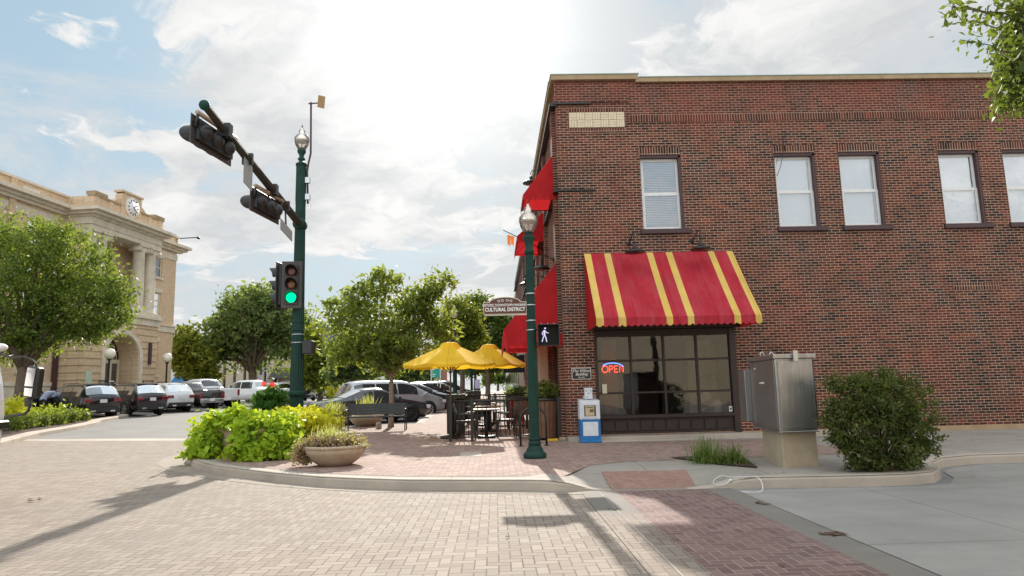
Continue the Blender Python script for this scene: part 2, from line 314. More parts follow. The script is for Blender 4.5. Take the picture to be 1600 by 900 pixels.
# ------------------------------------------------------------------ mesh builder
class MB:
    def __init__(s): s.v = []; s.f = []; s.mi = []; s.cur = 0; s.sm = []; s.smooth = False
    def add(s, vs, fs):
        o = len(s.v); s.v += [tuple(q) for q in vs]
        for f in fs: s.f.append([i+o for i in f]); s.mi.append(s.cur); s.sm.append(s.smooth)
        return s
    def quad(s, a, b, c, d): return s.add([a, b, c, d], [[0, 1, 2, 3]])
    def box(s, x0, x1, y0, y1, z0, z1, M=None):
        vs = [(x, y, z) for z in (z0, z1) for y in (y0, y1) for x in (x0, x1)]
        if M is not None: vs = [tuple(M @ Vector(q)) for q in vs]
        return s.add(vs, [[0, 2, 3, 1], [4, 5, 7, 6], [0, 1, 5, 4], [2, 6, 7, 3], [0, 4, 6, 2], [1, 3, 7, 5]])
    def obox(s, c, sx, sy, sz, rz=0, rx=0, ry=0):
        M = Matrix.Translation(c) @ Matrix.Rotation(rz, 4, 'Z') @ Matrix.Rotation(ry, 4, 'Y') @ Matrix.Rotation(rx, 4, 'X')
        return s.box(-sx/2, sx/2, -sy/2, sy/2, -sz/2, sz/2, M)
    def tube(s, pts, rad, seg=10, cap=True):
        pts = [Vector(p) for p in pts]
        if not hasattr(rad, '__len__'): rad = [rad]*len(pts)
        o = len(s.v); vs = []; fs = []; prev = None
        for i, p in enumerate(pts):
            if i == 0: d = pts[1]-p
            elif i == len(pts)-1: d = p-pts[i-1]
            else: d = (pts[i+1]-p).normalized()+(p-pts[i-1]).normalized()
            d = d.normalized() if d.length > 1e-9 else Vector((0, 0, 1))
            if prev is None:
                a = d.cross(Vector((0, 0, 1)));
                if a.length < .05: a = d.cross(Vector((0, 1, 0)))
            else: a = prev-d*prev.dot(d)
            a.normalize(); prev = a; b = d.cross(a)
            for k in range(seg):
                t = 2*math.pi*k/seg; vs.append(p+(a*math.cos(t)+b*math.sin(t))*rad[i])
        for i in range(len(pts)-1):
            for k in range(seg):
                k2 = (k+1) % seg; fs.append([i*seg+k, i*seg+k2, (i+1)*seg+k2, (i+1)*seg+k])
        if cap: fs.append(list(range(seg))[::-1]); fs.append([(len(pts)-1)*seg+k for k in range(seg)])
        sm = s.smooth; s.smooth = True; s.add(vs, fs); s.smooth = sm
        return s
    def lathe(s, prof, c=(0, 0, 0), seg=24, flute=0.0, M=None, a0=0):
        """prof list of (r,z) bottom to top"""
        vs = []; fs = []
        for r, z in prof:
            for k in range(seg):
                t = 2*math.pi*k/seg+a0; rr = r*(1-(flute if k % 2 else 0))
                p = Vector((rr*math.cos(t), rr*math.sin(t), z))
                if M is not None: p = M @ p
                vs.append(p+Vector(c))
        for i in range(len(prof)-1):
            for k in range(seg):
                k2 = (k+1) % seg; fs.append([i*seg+k, i*seg+k2, (i+1)*seg+k2, (i+1)*seg+k])
        if prof[0][0] > 1e-4: fs.append(list(range(seg))[::-1])
        if prof[-1][0] > 1e-4: fs.append([(len(prof)-1)*seg+k for k in range(seg)])
        sm = s.smooth; s.smooth = flute == 0; s.add(vs, fs); s.smooth = sm
        return s
    def prism(s, pts, d):
        """planar polygon (3D points) extruded by vector d"""
        n = len(pts); d = Vector(d); vs = [Vector(p) for p in pts]+[Vector(p)+d for p in pts]
        fs = [list(range(n))[::-1], list(range(n, 2*n))]+[[i, (i+1) % n, n+(i+1) % n, n+i] for i in range(n)]
        return s.add(vs, fs)
    def ell(s, c, rx, ry, rz, seg=14, rings=8, M=None):
        prof = [(math.sin(math.pi*i/rings), -math.cos(math.pi*i/rings)) for i in range(rings+1)]
        S = Matrix.Diagonal((rx, ry, rz, 1)); M2 = (M if M is not None else Matrix.Identity(4)) @ S
        prof[0] = (0.001, -1); prof[-1] = (0.001, 1)
        return s.lathe(prof, c, seg, M=M2)
    def mesh(s, name, mats, inv=None, bevel=0):
        me = bpy.data.meshes.new(name)
        vs = s.v if inv is None else [tuple(inv @ Vector(q)) for q in s.v]
        me.from_pydata(vs, [], s.f); me.update()
        if not isinstance(mats, (list, tuple)): mats = [mats]
        for m in mats: me.materials.append(m)
        me.polygons.foreach_set('material_index', s.mi); me.polygons.foreach_set('use_smooth', s.sm)
        bm = bmesh.new(); bm.from_mesh(me); bmesh.ops.recalc_face_normals(bm, faces=bm.faces)
        if bevel:
            es = [e for e in bm.edges if len(e.link_faces) == 2 and e.calc_face_angle(0) > .6]
            if es: bmesh.ops.bevel(bm, geom=es, offset=bevel, segments=1, affect='EDGES', clamp_overlap=True)
        bm.to_mesh(me); bm.free()
        return me
def tag(o, label=None, cat=None, group=None, kind=None):
    if label: o['label'] = label
    if cat: o['category'] = cat
    if group: o['group'] = group
    if kind: o['kind'] = kind
    return o
SPLIT = {'side_window', 'basement', 'lid', 'bracket', 'capital', 'brick_band', 'coping', 'cornice', 'flashing', 'glass', 'handle', 'label', 'mirror_arm', 'pane', 'post', 'sill', 'clamp', 'door_seam', 'base', 'end_panel', 'pilaster', 'porch_column', 'ledge', 'lifting_eye', 'foot_plate', 'steel_strap', 'roof_rail', 'coin_slot', 'hanging_wire'}
def pieces(mb):
    par = list(range(len(mb.v)))
    def fd(i):
        while par[i] != i: par[i] = par[par[i]]; i = par[i]
        return i
    for f in mb.f:
        for q in f[1:]: par[fd(q)] = fd(f[0])
    gr = {}
    for i, f in enumerate(mb.f): gr.setdefault(fd(f[0]), []).append(i)
    L = list(gr.values()); bb = []
    for idx in L:
        a = np.array([mb.v[q] for i in idx for q in mb.f[i]]); bb.append((a.min(0), a.max(0)))
    g = list(range(len(L)))
    def f2(i):
        while g[i] != i: i = g[i]
        return i
    for a in range(len(L)):
        for b in range(a):
            if np.all(bb[a][0] <= bb[b][1]+.025) and np.all(bb[b][0] <= bb[a][1]+.025): g[f2(a)] = f2(b)
    gg = {}
    for i, idx in enumerate(L): gg.setdefault(f2(i), []).extend(idx)
    out = []
    for idx in gg.values():
        m = MB(); mp = {}
        for i in idx:
            for q in mb.f[i]:
                if q not in mp: mp[q] = len(m.v); m.v.append(mb.v[q])
            m.f.append([mp[q] for q in mb.f[i]]); m.mi.append(mb.mi[i]); m.sm.append(mb.sm[i])
        out.append(m)
    return out
class Thing:
    def __init__(s, name, label, cat, loc=(0, 0, 0), rz=0, group=None):
        s.o = bpy.data.objects.new(name, None); COL.objects.link(s.o); s.o.empty_display_size = .1
        s.o.location = loc; s.o.rotation_euler = (0, 0, rz); tag(s.o, label, cat, group)
        s.M = Matrix.Translation(loc) @ Matrix.Rotation(rz, 4, 'Z'); s.inv = s.M.inverted()
    def part(s, name, mb, mat, parent=None, label=None, world=False, bevel=0):
        if name in SPLIT and isinstance(mb, MB):
            ps = pieces(mb)
            if len(ps) > 1: return [s.part(name+' ', q, mat, parent, label, world, bevel) for q in ps][0]
        name = name.strip()
        me = mb.mesh(name, mat, s.inv if world else None, bevel) if isinstance(mb, MB) else mb
        o = bpy.data.objects.new(name, me); COL.objects.link(o); o.parent = parent or s.o
        if label: o['label'] = label
        return o
def solo(name, label, cat, mb, mat, loc=(0, 0, 0), rz=0, group=None, world=False, kind=None, bevel=0):
    M = Matrix.Translation(loc) @ Matrix.Rotation(rz, 4, 'Z')
    me = mb.mesh(name, mat, M.inverted() if world else None, bevel) if isinstance(mb, MB) else mb
    o = bpy.data.objects.new(name, me); COL.objects.link(o); o.location = loc; o.rotation_euler = (0, 0, rz)
    return tag(o, label, cat, group, kind)
def copy_thing(root, loc, rz=0, label=None, group=None):
    r = root.copy(); COL.objects.link(r); r.location = loc; r.rotation_euler = (0, 0, rz)
    if label: r['label'] = label
    if group: r['group'] = group
    def rec(a, b):
        for ch in list(a.children):
            c = ch.copy(); COL.objects.link(c); c.parent = b; rec(ch, c)
    rec(root, r)
    return r
def text_mb(txt, size, ext=.004, bold=0.0, shear=0.0, align='CENTER', sx=1.0, space=1.0):
    """text lying in the XZ plane facing -Y, centred"""
    cu = bpy.data.curves.new('t', 'FONT'); cu.body = txt; cu.size = size; cu.extrude = ext; cu.offset = bold
    cu.align_x = align; cu.align_y = 'CENTER'; cu.shear = shear; cu.space_character = space; cu.resolution_u = 3
    ob = bpy.data.objects.new('t', cu); COL.objects.link(ob)
    dg = bpy.context.evaluated_depsgraph_get(); me = bpy.data.meshes.new_from_object(ob.evaluated_get(dg))
    mb = MB(); mb.add([(v.co.x*sx, -v.co.z, v.co.y) for v in me.vertices], [list(p.vertices) for p in me.polygons])
    bpy.data.objects.remove(ob); bpy.data.curves.remove(cu); bpy.data.meshes.remove(me)
    return mb
def shift(mb, d, M=None):
    d = Vector(d); mb.v = [tuple((M @ Vector(q) if M is not None else Vector(q))+d) for q in mb.v]; return mb
# ------------------------------------------------------------------ ground sheets
def dip(x, y):
    """lowered kerb ramp in front of the crosswalk"""
    def ss(a, b, t): t = max(0, min(1, (t-a)/(b-a))); return t*t*(3-2*t)
    fx = ss(.75, 1.5, x)*(1-ss(2.75, 3.5, x)); fy = 1-ss(9.8, 11.6, y)
    return fx*fy
def SZ(x, y): return T(x, y)+.15*(1-.97*dip(x, y))
def sheet(name, poly, zf, mat, fine=None, kind='structure', loc_label=None):
    bm = bmesh.new()
    f = bm.faces.new([bm.verts.new((p[0], p[1], 0)) for p in poly])
    if f.normal.z < 0: f.normal_flip()
    cuts = [((0, 15, 0), (0, 1, 0)), ((0, 60, 0), (0, 1, 0)), ((-5, 0, 0), (1, 0, 0)), ((-45, 0, 0), (1, 0, 0))]
    if fine:
        x0, x1, y0, y1, st = fine
        cuts += [((x, 0, 0), (1, 0, 0)) for x in np.arange(x0, x1+.01, st)]+[((0, y, 0), (0, 1, 0)) for y in np.arange(y0, y1+.01, st)]
    for co_, no in cuts:
        bmesh.ops.bisect_plane(bm, geom=bm.verts[:]+bm.edges[:]+bm.faces[:], plane_co=co_, plane_no=no)
    bmesh.ops.triangulate(bm, faces=bm.faces[:])
    for v in bm.verts: v.co.z = zf(v.co.x, v.co.y)
    bmesh.ops.recalc_face_normals(bm, faces=bm.faces)
    if bm.faces and sum(q.normal.z for q in bm.faces) < 0: bmesh.ops.reverse_faces(bm, faces=bm.faces[:])
    me = bpy.data.meshes.new(name); bm.to_mesh(me); bm.free(); me.materials.append(mat)
    o = bpy.data.objects.new(name, me); COL.objects.link(o); o['kind'] = kind
    return o
def g2(*pts): return [tuple(G(px, py, .15))[:2] for px, py in pts]
def lift(e): return lambda x, y: T(x, y)+e
sheet('ground', [(-400, -120), (400, -120), (400, 600), (-400, 600)], lift(0), m_road)
sheet('side_street', [(-3.1, 21.6), (-3.1, 200), (-17, 200), (-60, 80), (-60, 22.6), (-9, 21.4)], lift(.004), m_asph)
YG = 9.66
# buff pavers fill the crossing
GUT = [(1.15, YG-.16), (.7, 9.62), (-.4, 9.88), (-1.9, 10.3), (-2.8, 10.75), (-3.9, 11.5), (-5.4, 12.8), (-6.3, 13.7), (-7.2, 15.0), (-7.65, 16.3), (-7.6, 18), (-7.3, 20.9)]
sheet('crossing_pavers', [(-70, -25), (1.15, -25)]+GUT+[(-70, 25.5)], lift(.008), m_pav_light)
m_gutter = concrete_mat('gutter_concrete', (.30, .25, .205), stain=.4)
sheet('gutter', GUT+[(-6.3, 20.9), (-6.7, 17), (-6.6, 15.6), (-5.1, 13.5), (-3.6, 12.1), (-2.0, 11), (-.4, 10.5), (1.1, 10.0), (2.9, 9.8), (2.9, YG-.16)], lift(.012), m_gutter)
sheet('street_edge_band', [(-70, 25.5), (-7.2, 20.9), (-7.2, 21.4), (-9, 21.8), (-70, 26.4)], lift(.009), m_conc_plain)
sheet('crosswalk_border', [(1.15, -25), (1.62, -25), (1.62, 8.0), (1.15, 8.0)], lift(.016), paver_mat('border_pavers', [(0, (.22, .175, .14)), (.5, (.26, .21, .17)), (1, (.30, .25, .205))], (.085, .068, .055), rot=R_(90)))
sheet('crosswalk_joint', [(1.375, -25), (1.395, -25), (1.395, YG-.02), (1.375, YG-.02)], lift(.020), m_conc)
sheet('crosswalk_band', [(1.15, 8.0), (1.62, 8.0), (1.62, YG-.02), (1.15, YG-.02)], lift(.016), m_band)
sheet('crosswalk', [(1.62, -25), (2.88, -25), (2.88, YG-.02), (1.62, YG-.02)], lift(.016), m_pav_red)
sheet('crosswalk_edge', [(2.88, -25), (3.22, -25), (3.22, YG-.02), (2.88, YG-.02)], lift(.016), m_band)
# raised pavement: outline follows the kerb
kerb_front = [(-6.9, 17.0), (-6.95, 16.1), (-6.66, 15.3), (-6.18, 14.45), (-5.71, 13.8), (-5.19, 13.2), (-3.69, 11.8), (-2.77, 11.1), (-2.1, 10.75), (-1.28, 10.4), (-.4, 10.2), (.3, 10.05), (1.0, 9.85), (1.6, 9.75), (2.3, 9.70), (2.95, 9.66), (3.7, 9.62), (4.7, 9.54), (5.3, 9.52), (5.7, 9.55), (6.1, 9.70), (6.45, 10.1), (6.8, 10.8), (7.3, 11.3), (8.0, 11.6), (60, 11.8)]
back = [(60, 17.2), (1.9, 17.2), (1.9, 140), (-3.1, 140), (-3.1, 32), (-3.0, 28), (-2.9, 25.5), (-4.4, 25.3), (-5.6, 23.8), (-6.3, 20.5)]
sheet('pavement', kerb_front+back, lambda x, y: SZ(x, y), m_conc, fine=(.5, 3.75, 9.5, 11.75, .25))
# clay pavers inset in the pavement
inset = [(-4.9, 13.3), (-3.45, 12.05), (-2.5, 11.35), (-1.5, 10.85), (-.4, 10.6), (.4, 10.45)]
inset = [(-6.4, 16.4), (-6.2, 15.3), (-5.4, 13.9)]+inset+[(1.0, 10.5), (1.55, 11.6), (2.2, 11.98), (3.3, 12.05), (4.4, 12.1), (6.6, 12.3), (6.6, 15.75), (2.1, 15.95), (1.55, 16.4), (1.6, 110), (-2.8, 110), (-2.75, 28), (-2.6, 25.2), (-4.2, 25.0), (-5.3, 23.6), (-5.7, 20.5)]
sheet('brick_pavement', inset, lambda x, y: SZ(x, y)+.004, m_pav_pink)
sheet('ramp_tile', [tuple(G(x, y, .05))[:2] for x, y in ((940, 744), (1072, 741), (1090, 757), (955, 760))], lambda x, y: SZ(x, y)+.008, paver_mat('tactile_pavers', [(0, (.30, .175, .14)), (1, (.39, .24, .19))], (.22, .13, .10), L=.055, rot=R_(3), jw=.004), fine=(1.0, 3.5, 9.3, 11.5, .25))
sheet('ground_plate', g2((720, 707), (752, 706), (753, 713), (719, 714)), lambda x, y: SZ(x, y)+.008, m_conc_plain)
# kerb: one swept strip standing on the road, top flush with the pavement
def kerb(name, path, closed=False, wd=.16):
    mb = MB(); P = [Vector((p[0], p[1], 0)) for p in path]; n = len(P); rows = []
    fine = []
    for i in range(n-1):
        k = max(1, int((P[i+1]-P[i]).length/.3)) if (P[i+1]-P[i]).length < 6 else 6
        fine += [P[i].lerp(P[i+1], j/k) for j in range(k)]
    fine.append(P[-1]); P = fine; n = len(P)
    for i in range(n):
        t = (P[min(i+1, n-1)]-P[max(i-1, 0)]).normalized(); nrm = Vector((-t.y, t.x, 0))
        zt = SZ(*P[i].xy)+.006; zb = T(*P[i].xy)-.05
        o = P[i]; h = max(0.02, zt-zb-.05)
        rows.append([o-nrm*.03+Vector((0, 0, zb)), o-nrm*.015+Vector((0, 0, zb+.05+h*.75)), o+nrm*.025+Vector((0, 0, zt)), o+nrm*wd+Vector((0, 0, zt)), o+nrm*wd+Vector((0, 0, zb))])
    vs = [q for r in rows for q in r]; fs = []
    for i in range(n-1):
        for k in range(4): fs.append([i*5+k, i*5+k+1, (i+1)*5+k+1, (i+1)*5+k])
    mb.smooth = False; mb.add(vs, fs); return solo(name, None, None, mb, m_conc_plain, kind='structure')
kerb('kerb', kerb_front)
kerb('kerb', [kerb_front[0]]+[(-6.3, 20.5), (-5.6, 23.8), (-4.4, 25.3), (-2.9, 25.5), (-3.0, 28), (-3.1, 32), (-3.1, 140)], wd=-.16)
# mulch bed
sheet('mulch_bed', g2((1046, 716), (1125, 727), (1185, 732), (1160, 716), (1110, 713)), lambda x, y: SZ(x, y)+.02, m_mulch, fine=(3, 5, 10.5, 12.5, .4))
# left planted island and the courthouse lawn
isl = g2((-60, 702), (0, 690), (60, 675), (120, 665), (150, 659), (158, 655), (150, 650), (100, 648), (40, 642), (-40, 640), (-140, 655))
isl = isl[:6]+[(-18.9, 36.2), (-22, 37.5), (-27, 33), (-33, 26), (-28, 20)]
sheet('island_soil', isl, lift(.12), m_mulch)
kerb('kerb', isl[:7]+[isl[7]], wd=.35)
sheet('courthouse_lawn', [(-23.5, 36.5), (-22.2, 48), (-24.5, 66), (-60, 66), (-60, 20), (-31, 20)], lift(.13), noisy('lawn', (.06, .09, .03), .9, .3, 3, bump=.8, bscale=50, bdist=.05))
# ------------------------------------------------------------------ corner brick building
W = 16.69; CX = 1.70; BX = 34.0
def wallholes(mb, holes, u0, u1, z0, z1, fn, depth):
    """fn(u,z,d)->xyz; holes (ua,ub,za,zb)"""
    us = sorted({u0, u1}|{h[0] for h in holes}|{h[1] for h in holes}); zs = sorted({z0, z1}|{h[2] for h in holes}|{h[3] for h in holes})
    for a, b in zip(us, us[1:]):
        for c, d in zip(zs, zs[1:]):
            mu, mz = (a+b)/2, (c+d)/2
            if any(h[0] < mu < h[1] and h[2] < mz < h[3] for h in holes): continue
            mb.quad(fn(a, c, 0), fn(b, c, 0), fn(b, d, 0), fn(a, d, 0))
    for a, b, c, d in holes:
        for p, q in (((a, c), (a, d)), ((a, d), (b, d)), ((b, d), (b, c)), ((b, c), (a, c))):
            mb.quad(fn(*p, 0), fn(*q, 0), fn(*q, depth), fn(*p, depth))
bld = Thing('brick_building', 'two-storey red-brown brick corner building with white sash windows upstairs', 'building', (17, W, .15))
front = lambda u, z, d: (u, W+d, z)
wins = [(3.84, 4.80), (7.31, 8.27), (8.99, 9.95), (11.60, 12.56), (13.30, 14.26), (17.2, 18.16), (18.9, 19.86), (23, 23.96), (24.7, 25.66)]
WZ0, WZ1 = 5.31, 7.26
holes = [(a-.04, b+.06, WZ0, WZ1) for a, b in wins]+[(2.45, 5.93, .30, 2.82)]
mb = MB(); wallholes(mb, holes, CX, BX, .28, 9.30, front, .17)
mb.quad((BX, W, 0), (BX, W+18, 0), (BX, W+18, 9.3), (BX, W, 9.3))
mb.quad((CX+.6, W+34, 0), (BX, W+18, 0), (BX, W+18, 9.3), (CX+.6, W+34, 9.3))
wallf = bld.part('wall', mb, m_brick, world=True)
# stepped brick detail at the corner, all on the same wall
mb = MB()
mb.box(CX-.05, 2.58, W-.07, W+.5, 8.64, 8.685); mb.box(CX-.05, 2.63, W-.055, W+.5, 6.34, 6.375)
mb.box(CX-.16, CX+.02, W-.05, W+34, 8.60, 8.68); mb.box(CX-.12, CX+.02, W-.04, W+34, 6.33, 6.38)
bld.part('ledge', mb, m_black, world=True)
mb = MB(); mb.box(CX-.03, 3.60, W-.035, W+.02, 8.69, 9.22)
bld.part('raised_brickwork', mb, m_brick, world=True, label='slightly raised sooty brick above the corner ledge')
mb = MB(); mb.box(3.59, BX, W-.022, W+.02, 8.15, 8.35)
bld.part('brick_band', mb, m_soldier, world=True)
mb = MB(); mb.box(2.03, 3.47, W-.012, W+.02, 8.44, 8.56); mb.box(2.03, 3.47, W-.012, W+.02, 7.90, 8.0)
bld.part('brick_band', mb, m_soldier, world=True)
mb = MB(); mb.box(11.55, 12.75, W-.012, W+.02, 3.62, 3.80); mb.box(19.0, 20.2, W-.012, W+.02, 3.62, 3.80)
bld.part('brick_band', mb, m_soldier, world=True)
mb = MB(); mb.box(2.03, 3.47, W-.016, W+.02, 8.01, 8.43); mb.cur = 1
for i in range(7):
    for j in range(2):
        x0 = 2.035+i*.2045; z0 = 8.015+j*.205
        for k in range(3):
            if (i+j) % 2: mb.box(x0+.004, x0+.200, W-.032, W-.01, z0+.004+k*.067, z0+.063+k*.067)
            else: mb.box(x0+.004+k*.067, x0+.063+k*.067, W-.032, W-.01, z0+.004, z0+.200)
bld.part('stone_panel', mb, [noisy('panel_joint', (.2, .15, .1)), m_panel_stone], world=True, label='cream basket-weave stone panel')
# coping
mb = MB()
mb.box(CX-.10, 3.86, W-.10, W+.30, 9.29, 9.42); mb.box(3.80, BX+.1, W-.08, W+.30, 9.215, 9.335)
mb.box(CX-.12, CX+.3, W+.30, W+20, 9.27, 9.42); mb.box(CX-.10, CX+.3, W+20, W+34, 9.10, 9.25)
for i in range(60):
    x = 4.3+i*1.17+random.random()*.3
    if x < BX: mb.box(x, x+.04, W-.088, W-.07, 9.225, 9.30)
cop = bld.part('coping', mb, m_stone, world=True)
mb = MB(); mb.box(CX-.12, 3.88, W-.12, W+.32, 9.422, 9.44); mb.box(3.88, BX+.1, W-.10, W+.32, 9.338, 9.356); mb.box(CX-.14, CX+.32, W+.32, W+20, 9.422, 9.44)
bld.part('flashing', mb, m_flash, parent=cop, world=True)
mb = MB()
x = 6.0
mb.box(5.95, 60-26, W-.03, W+.2, .12, .285)
bld.part('stone_base', mb, m_stone, world=True)
mb = MB(); mb.box(CX+.3, BX, W+.3, W+18, 9.0, 9.05); mb.box(CX+.3, CX+12, W+18, W+34, 9.0, 9.05)
bld.part('roof', mb, m_asph, world=True)
mb = MB(); mb.box(CX, 9.5, W-.42, W+.1, .10, .27); mb.box(2.0, 7.5, W-.6, W-.4, .10, .20)
bld.part('step', mb, m_conc_plain, world=True, bevel=.01)
for wi, (a, b) in enumerate(wins):
    fr = MB(); y0 = W+.02; y1 = W+.15
    fr.box(b, b+.06, y0-.01, y1, WZ0, WZ1-.02); fr.box(a-.04, b+.06, y0-.01, y1, WZ1-.07, WZ1)   # plum jamb + head
    fr.box(a-.04, a-.02, y0, y1, WZ0, WZ1-.07)
    fo = bld.part('window', fr, m_plum, world=True)
    s = MB(); t = .065; zm = 6.26; yb = W+.12
    for z0, z1, yy in ((WZ0+.02, zm+.02, yb), (zm-.02, WZ1-.07, yb+.03)):
        s.box(a-.02, a+t, yy-.03, yy+.02, z0, z1); s.box(b-t, b, yy-.02, yy+.02, z0, z1)
        s.box(a+t, b-t, yy-.02, yy+.02, z0, z0+t); s.box(a+t, b-t, yy-.02, yy+.02, z1-t, z1)
    bld.part('sash', s, m_white, parent=fo, world=True)
    g = MB(); g.quad((a+.02, yb, WZ0+.04), (b-.02, yb, WZ0+.04), (b-.02, yb, zm), (a+.02, yb, zm)); g.quad((a+.02, yb+.03, zm), (b-.02, yb+.03, zm), (b-.02, yb+.03, WZ1-.09), (a+.02, yb+.03, WZ1-.09))
    bld.part('glass', g, m_glass_sky, parent=fo, world=True)
    bl = MB()
    if wi == 0:
        for k in range(46):
            z = WZ1-.12-k*.045
            if z < 5.52: break
            bl.obox(((a+b)/2, W+.22, z), b-a, .034, .003, rx=R_(30))
        pass
    else:
        gap = .05+.02*(wi % 3)
        bl.box(a, b-gap, W+.21, W+.22, WZ0+.02, WZ1-.05)
        bl.ell(((a+b)/2, W+.2, WZ0+.02), .26, .02, .12)
    bld.part('blind', bl, m_blind if wi else noisy('blue_grey_blind', (.50, .55, .62), .6, .06, 3), parent=fo, world=True, label='slatted white blind' if wi == 0 else None)
    dk = MB(); dk.box(a-.1, b+.1, W+.45, W+.47, WZ0-.1, WZ1+.1); bld.part('curtain', dk, m_plum, parent=fo, world=True)
    si = MB(); si.box(a-.10, b+.22, W-.07, W+.12, WZ0-.115, WZ0+.005); bld.part('sill', si, m_plum, parent=fo, world=True, bevel=.008)
    li = MB(); li.box(a-.05, b+.07, W-.012, W+.02, WZ1, WZ1+.21); bld.part('lintel', li, m_soldier, parent=fo, world=True)
# storefront
SX0, SX1 = 2.45, 5.93
mb = MB()
mb.box(SX0, SX0+.07, W+.02, W+.14, .28, 2.80); mb.box(SX1-.15, SX1, W-.01, W+.14, .28, 2.80); mb.box(SX0+.07, SX1-.15, W+.02, W+.14, 2.64, 2.80)
mb.box(SX0+.07, SX1-.15, W-.04, W+.14, .66, .74)
cols = [SX0+.07+i*(SX1-.15-SX0-.07)/4 for i in range(5)]
for x in cols[1:4]: mb.box(x-.03, x+.03, W+.03, W+.11, .74, 2.64)
for z in (1.27, 2.05): mb.box(SX0+.07, SX1-.15, W+.035, W+.10, z-.025, z+.025)
sf = bld.part('shop_window', mb, m_dkbrown, world=True, bevel=.006)
mb = MB(); mb.quad((SX0+.07, W+.07, .74), (SX1-.15, W+.07, .74), (SX1-.15, W+.07, 2.64), (SX0+.07, W+.07, 2.64))
bld.part('glass', mb, m_glass_store, parent=sf, world=True)
mb = MB(); mb.box(SX0+.07, SX1-.15, W+.05, W+.12, .28, .66)
k = SX0+.12
while k < SX1-.3: mb.box(k, k+.27, W+.025, W+.06, .36, .60); k += .31
mb.box(SX0+.07, SX1-.15, W+.02, W+.06, .28, .34)
bld.part('panel', mb, m_dkbrown, parent=sf, world=True, bevel=.006)
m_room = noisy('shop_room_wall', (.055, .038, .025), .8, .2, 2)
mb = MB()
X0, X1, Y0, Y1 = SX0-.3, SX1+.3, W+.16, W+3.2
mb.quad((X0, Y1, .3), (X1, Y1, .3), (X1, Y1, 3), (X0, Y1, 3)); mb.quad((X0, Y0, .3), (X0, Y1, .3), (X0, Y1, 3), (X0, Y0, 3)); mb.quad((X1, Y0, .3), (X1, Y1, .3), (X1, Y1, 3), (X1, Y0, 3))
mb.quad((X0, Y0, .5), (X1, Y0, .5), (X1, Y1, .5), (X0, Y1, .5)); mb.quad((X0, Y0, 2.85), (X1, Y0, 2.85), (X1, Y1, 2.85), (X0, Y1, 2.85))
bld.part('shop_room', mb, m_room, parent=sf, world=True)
# things standing in the shop window
def blk(name, label, cat, mb, mat): return solo(name, label, cat, mb, mat, loc=mb_c(mb), world=True)
def mb_c(mb):
    a = np.array(mb.v); return (float(a[:, 0].mean()), float(a[:, 1].mean()), float(a[:, 2].min()))
mb = MB(); mb.box(2.70, 3.0, W+.5, W+.53, .75, 2.6); mb.box(3.0, 3.06, W+.48, W+.55, .75, 2.6)
blk('curtain', 'brown curtain hanging behind the lit sign in the shop window', 'curtain', mb, noisy('brown_curtain', (.2, .085, .04), .8, .25, 12))
mb = MB(); mb.box(4.22, 4.88, W+.75, W+1.25, .5, 1.95); mb.box(4.18, 4.92, W+.72, W+1.28, 1.95, 2.02)
blk('dark_cabinet', 'tall dark cabinet standing inside the shop window', 'cabinet', mb, m_black)
mb = MB(); mb.box(4.95, 5.70, W+.9, W+.93, .5, 2.55)
blk('room_screen', 'beige panel screen behind the right panes of the shop window', 'screen', mb, noisy('beige_screen', (.42, .33, .20), .8, .15, 4))
mb = MB(); mb.tube([(5.45, W+.3, .74), (5.45, W+.3, .90)], [.13, .14], 16); mb.cur = 1; mb.tube([(5.45, W+.3, .90), (5.45, W+.3, .98), (5.45, W+.3, 1.05)], [.15, .13, .05], 16); mb.cur = 2; mb.tube([(5.45, W+.3, .735), (5.45, W+.3, .78)], .145, 16)
blk('cake_tin', 'round pale blue and pink tin at the foot of the shop window', 'tin', mb, [noisy('pale_blue', (.42, .45, .62)), m_white, noisy('pink', (.55, .12, .35))])
mb = MB(); mb.obox((5.18, W+.35, 1.12), .32, .01, .20, ry=R_(-25), rx=R_(-20))
blk('paper_sheet', 'tilted white sheet of paper propped in the shop window', 'paper', mb, m_white)
mb = MB(); mb.obox((5.06, W+.3, .80), .24, .12, .02, ry=R_(-22))
blk('paper_sheet', 'white card leaning low beside the tin in the shop window', 'paper', mb, m_white)
mb = MB(); mb.tube([(5.58, W+.45, .74), (5.58, W+.45, 1.05), (5.58, W+.45, 1.1), (5.58, W+.45, 1.2)], [.05, .055, .02, .02], 12)
blk('bottle', 'amber bottle standing behind the tin in the shop window', 'bottle', mb, noisy('amber', (.45, .22, .06), .2))
mb = MB(); mb.box(5.68, 5.76, W+.045, W+.05, .76, .89); mb.cur = 1; mb.box(5.70, 5.74, W+.042, W+.046, .80, .85)
blk('window_sticker', 'small white square sticker in the lower right corner of the shop window', 'sticker', mb, [m_white, m_black])
mb = MB(); mb.box(2.60, 2.71, W-.0, W+.025, 1.27, 1.49)
blk('opening_hours_card', 'small cream card on the left edge of the shop window', 'card', mb, m_cream)
mb = MB()
mb.tube([(5.15, W+.55, 1.62), (5.72, W+.55, 1.66)], .012); mb.tube([(5.3, W+.55, 1.58), (5.4, W+.55, 1.50), (5.7, W+.55, 1.52)], .012)
for i in range(2): mb.tube([(5.62+.06*math.cos(t), W+.5, 1.55-.16*i+.07*math.sin(t)) for t in np.linspace(0, 6.3, 14)], .010)
blk('iron_hanger', 'black wrought iron hanger with rings at the right of the shop window', 'hanger', mb, m_black)
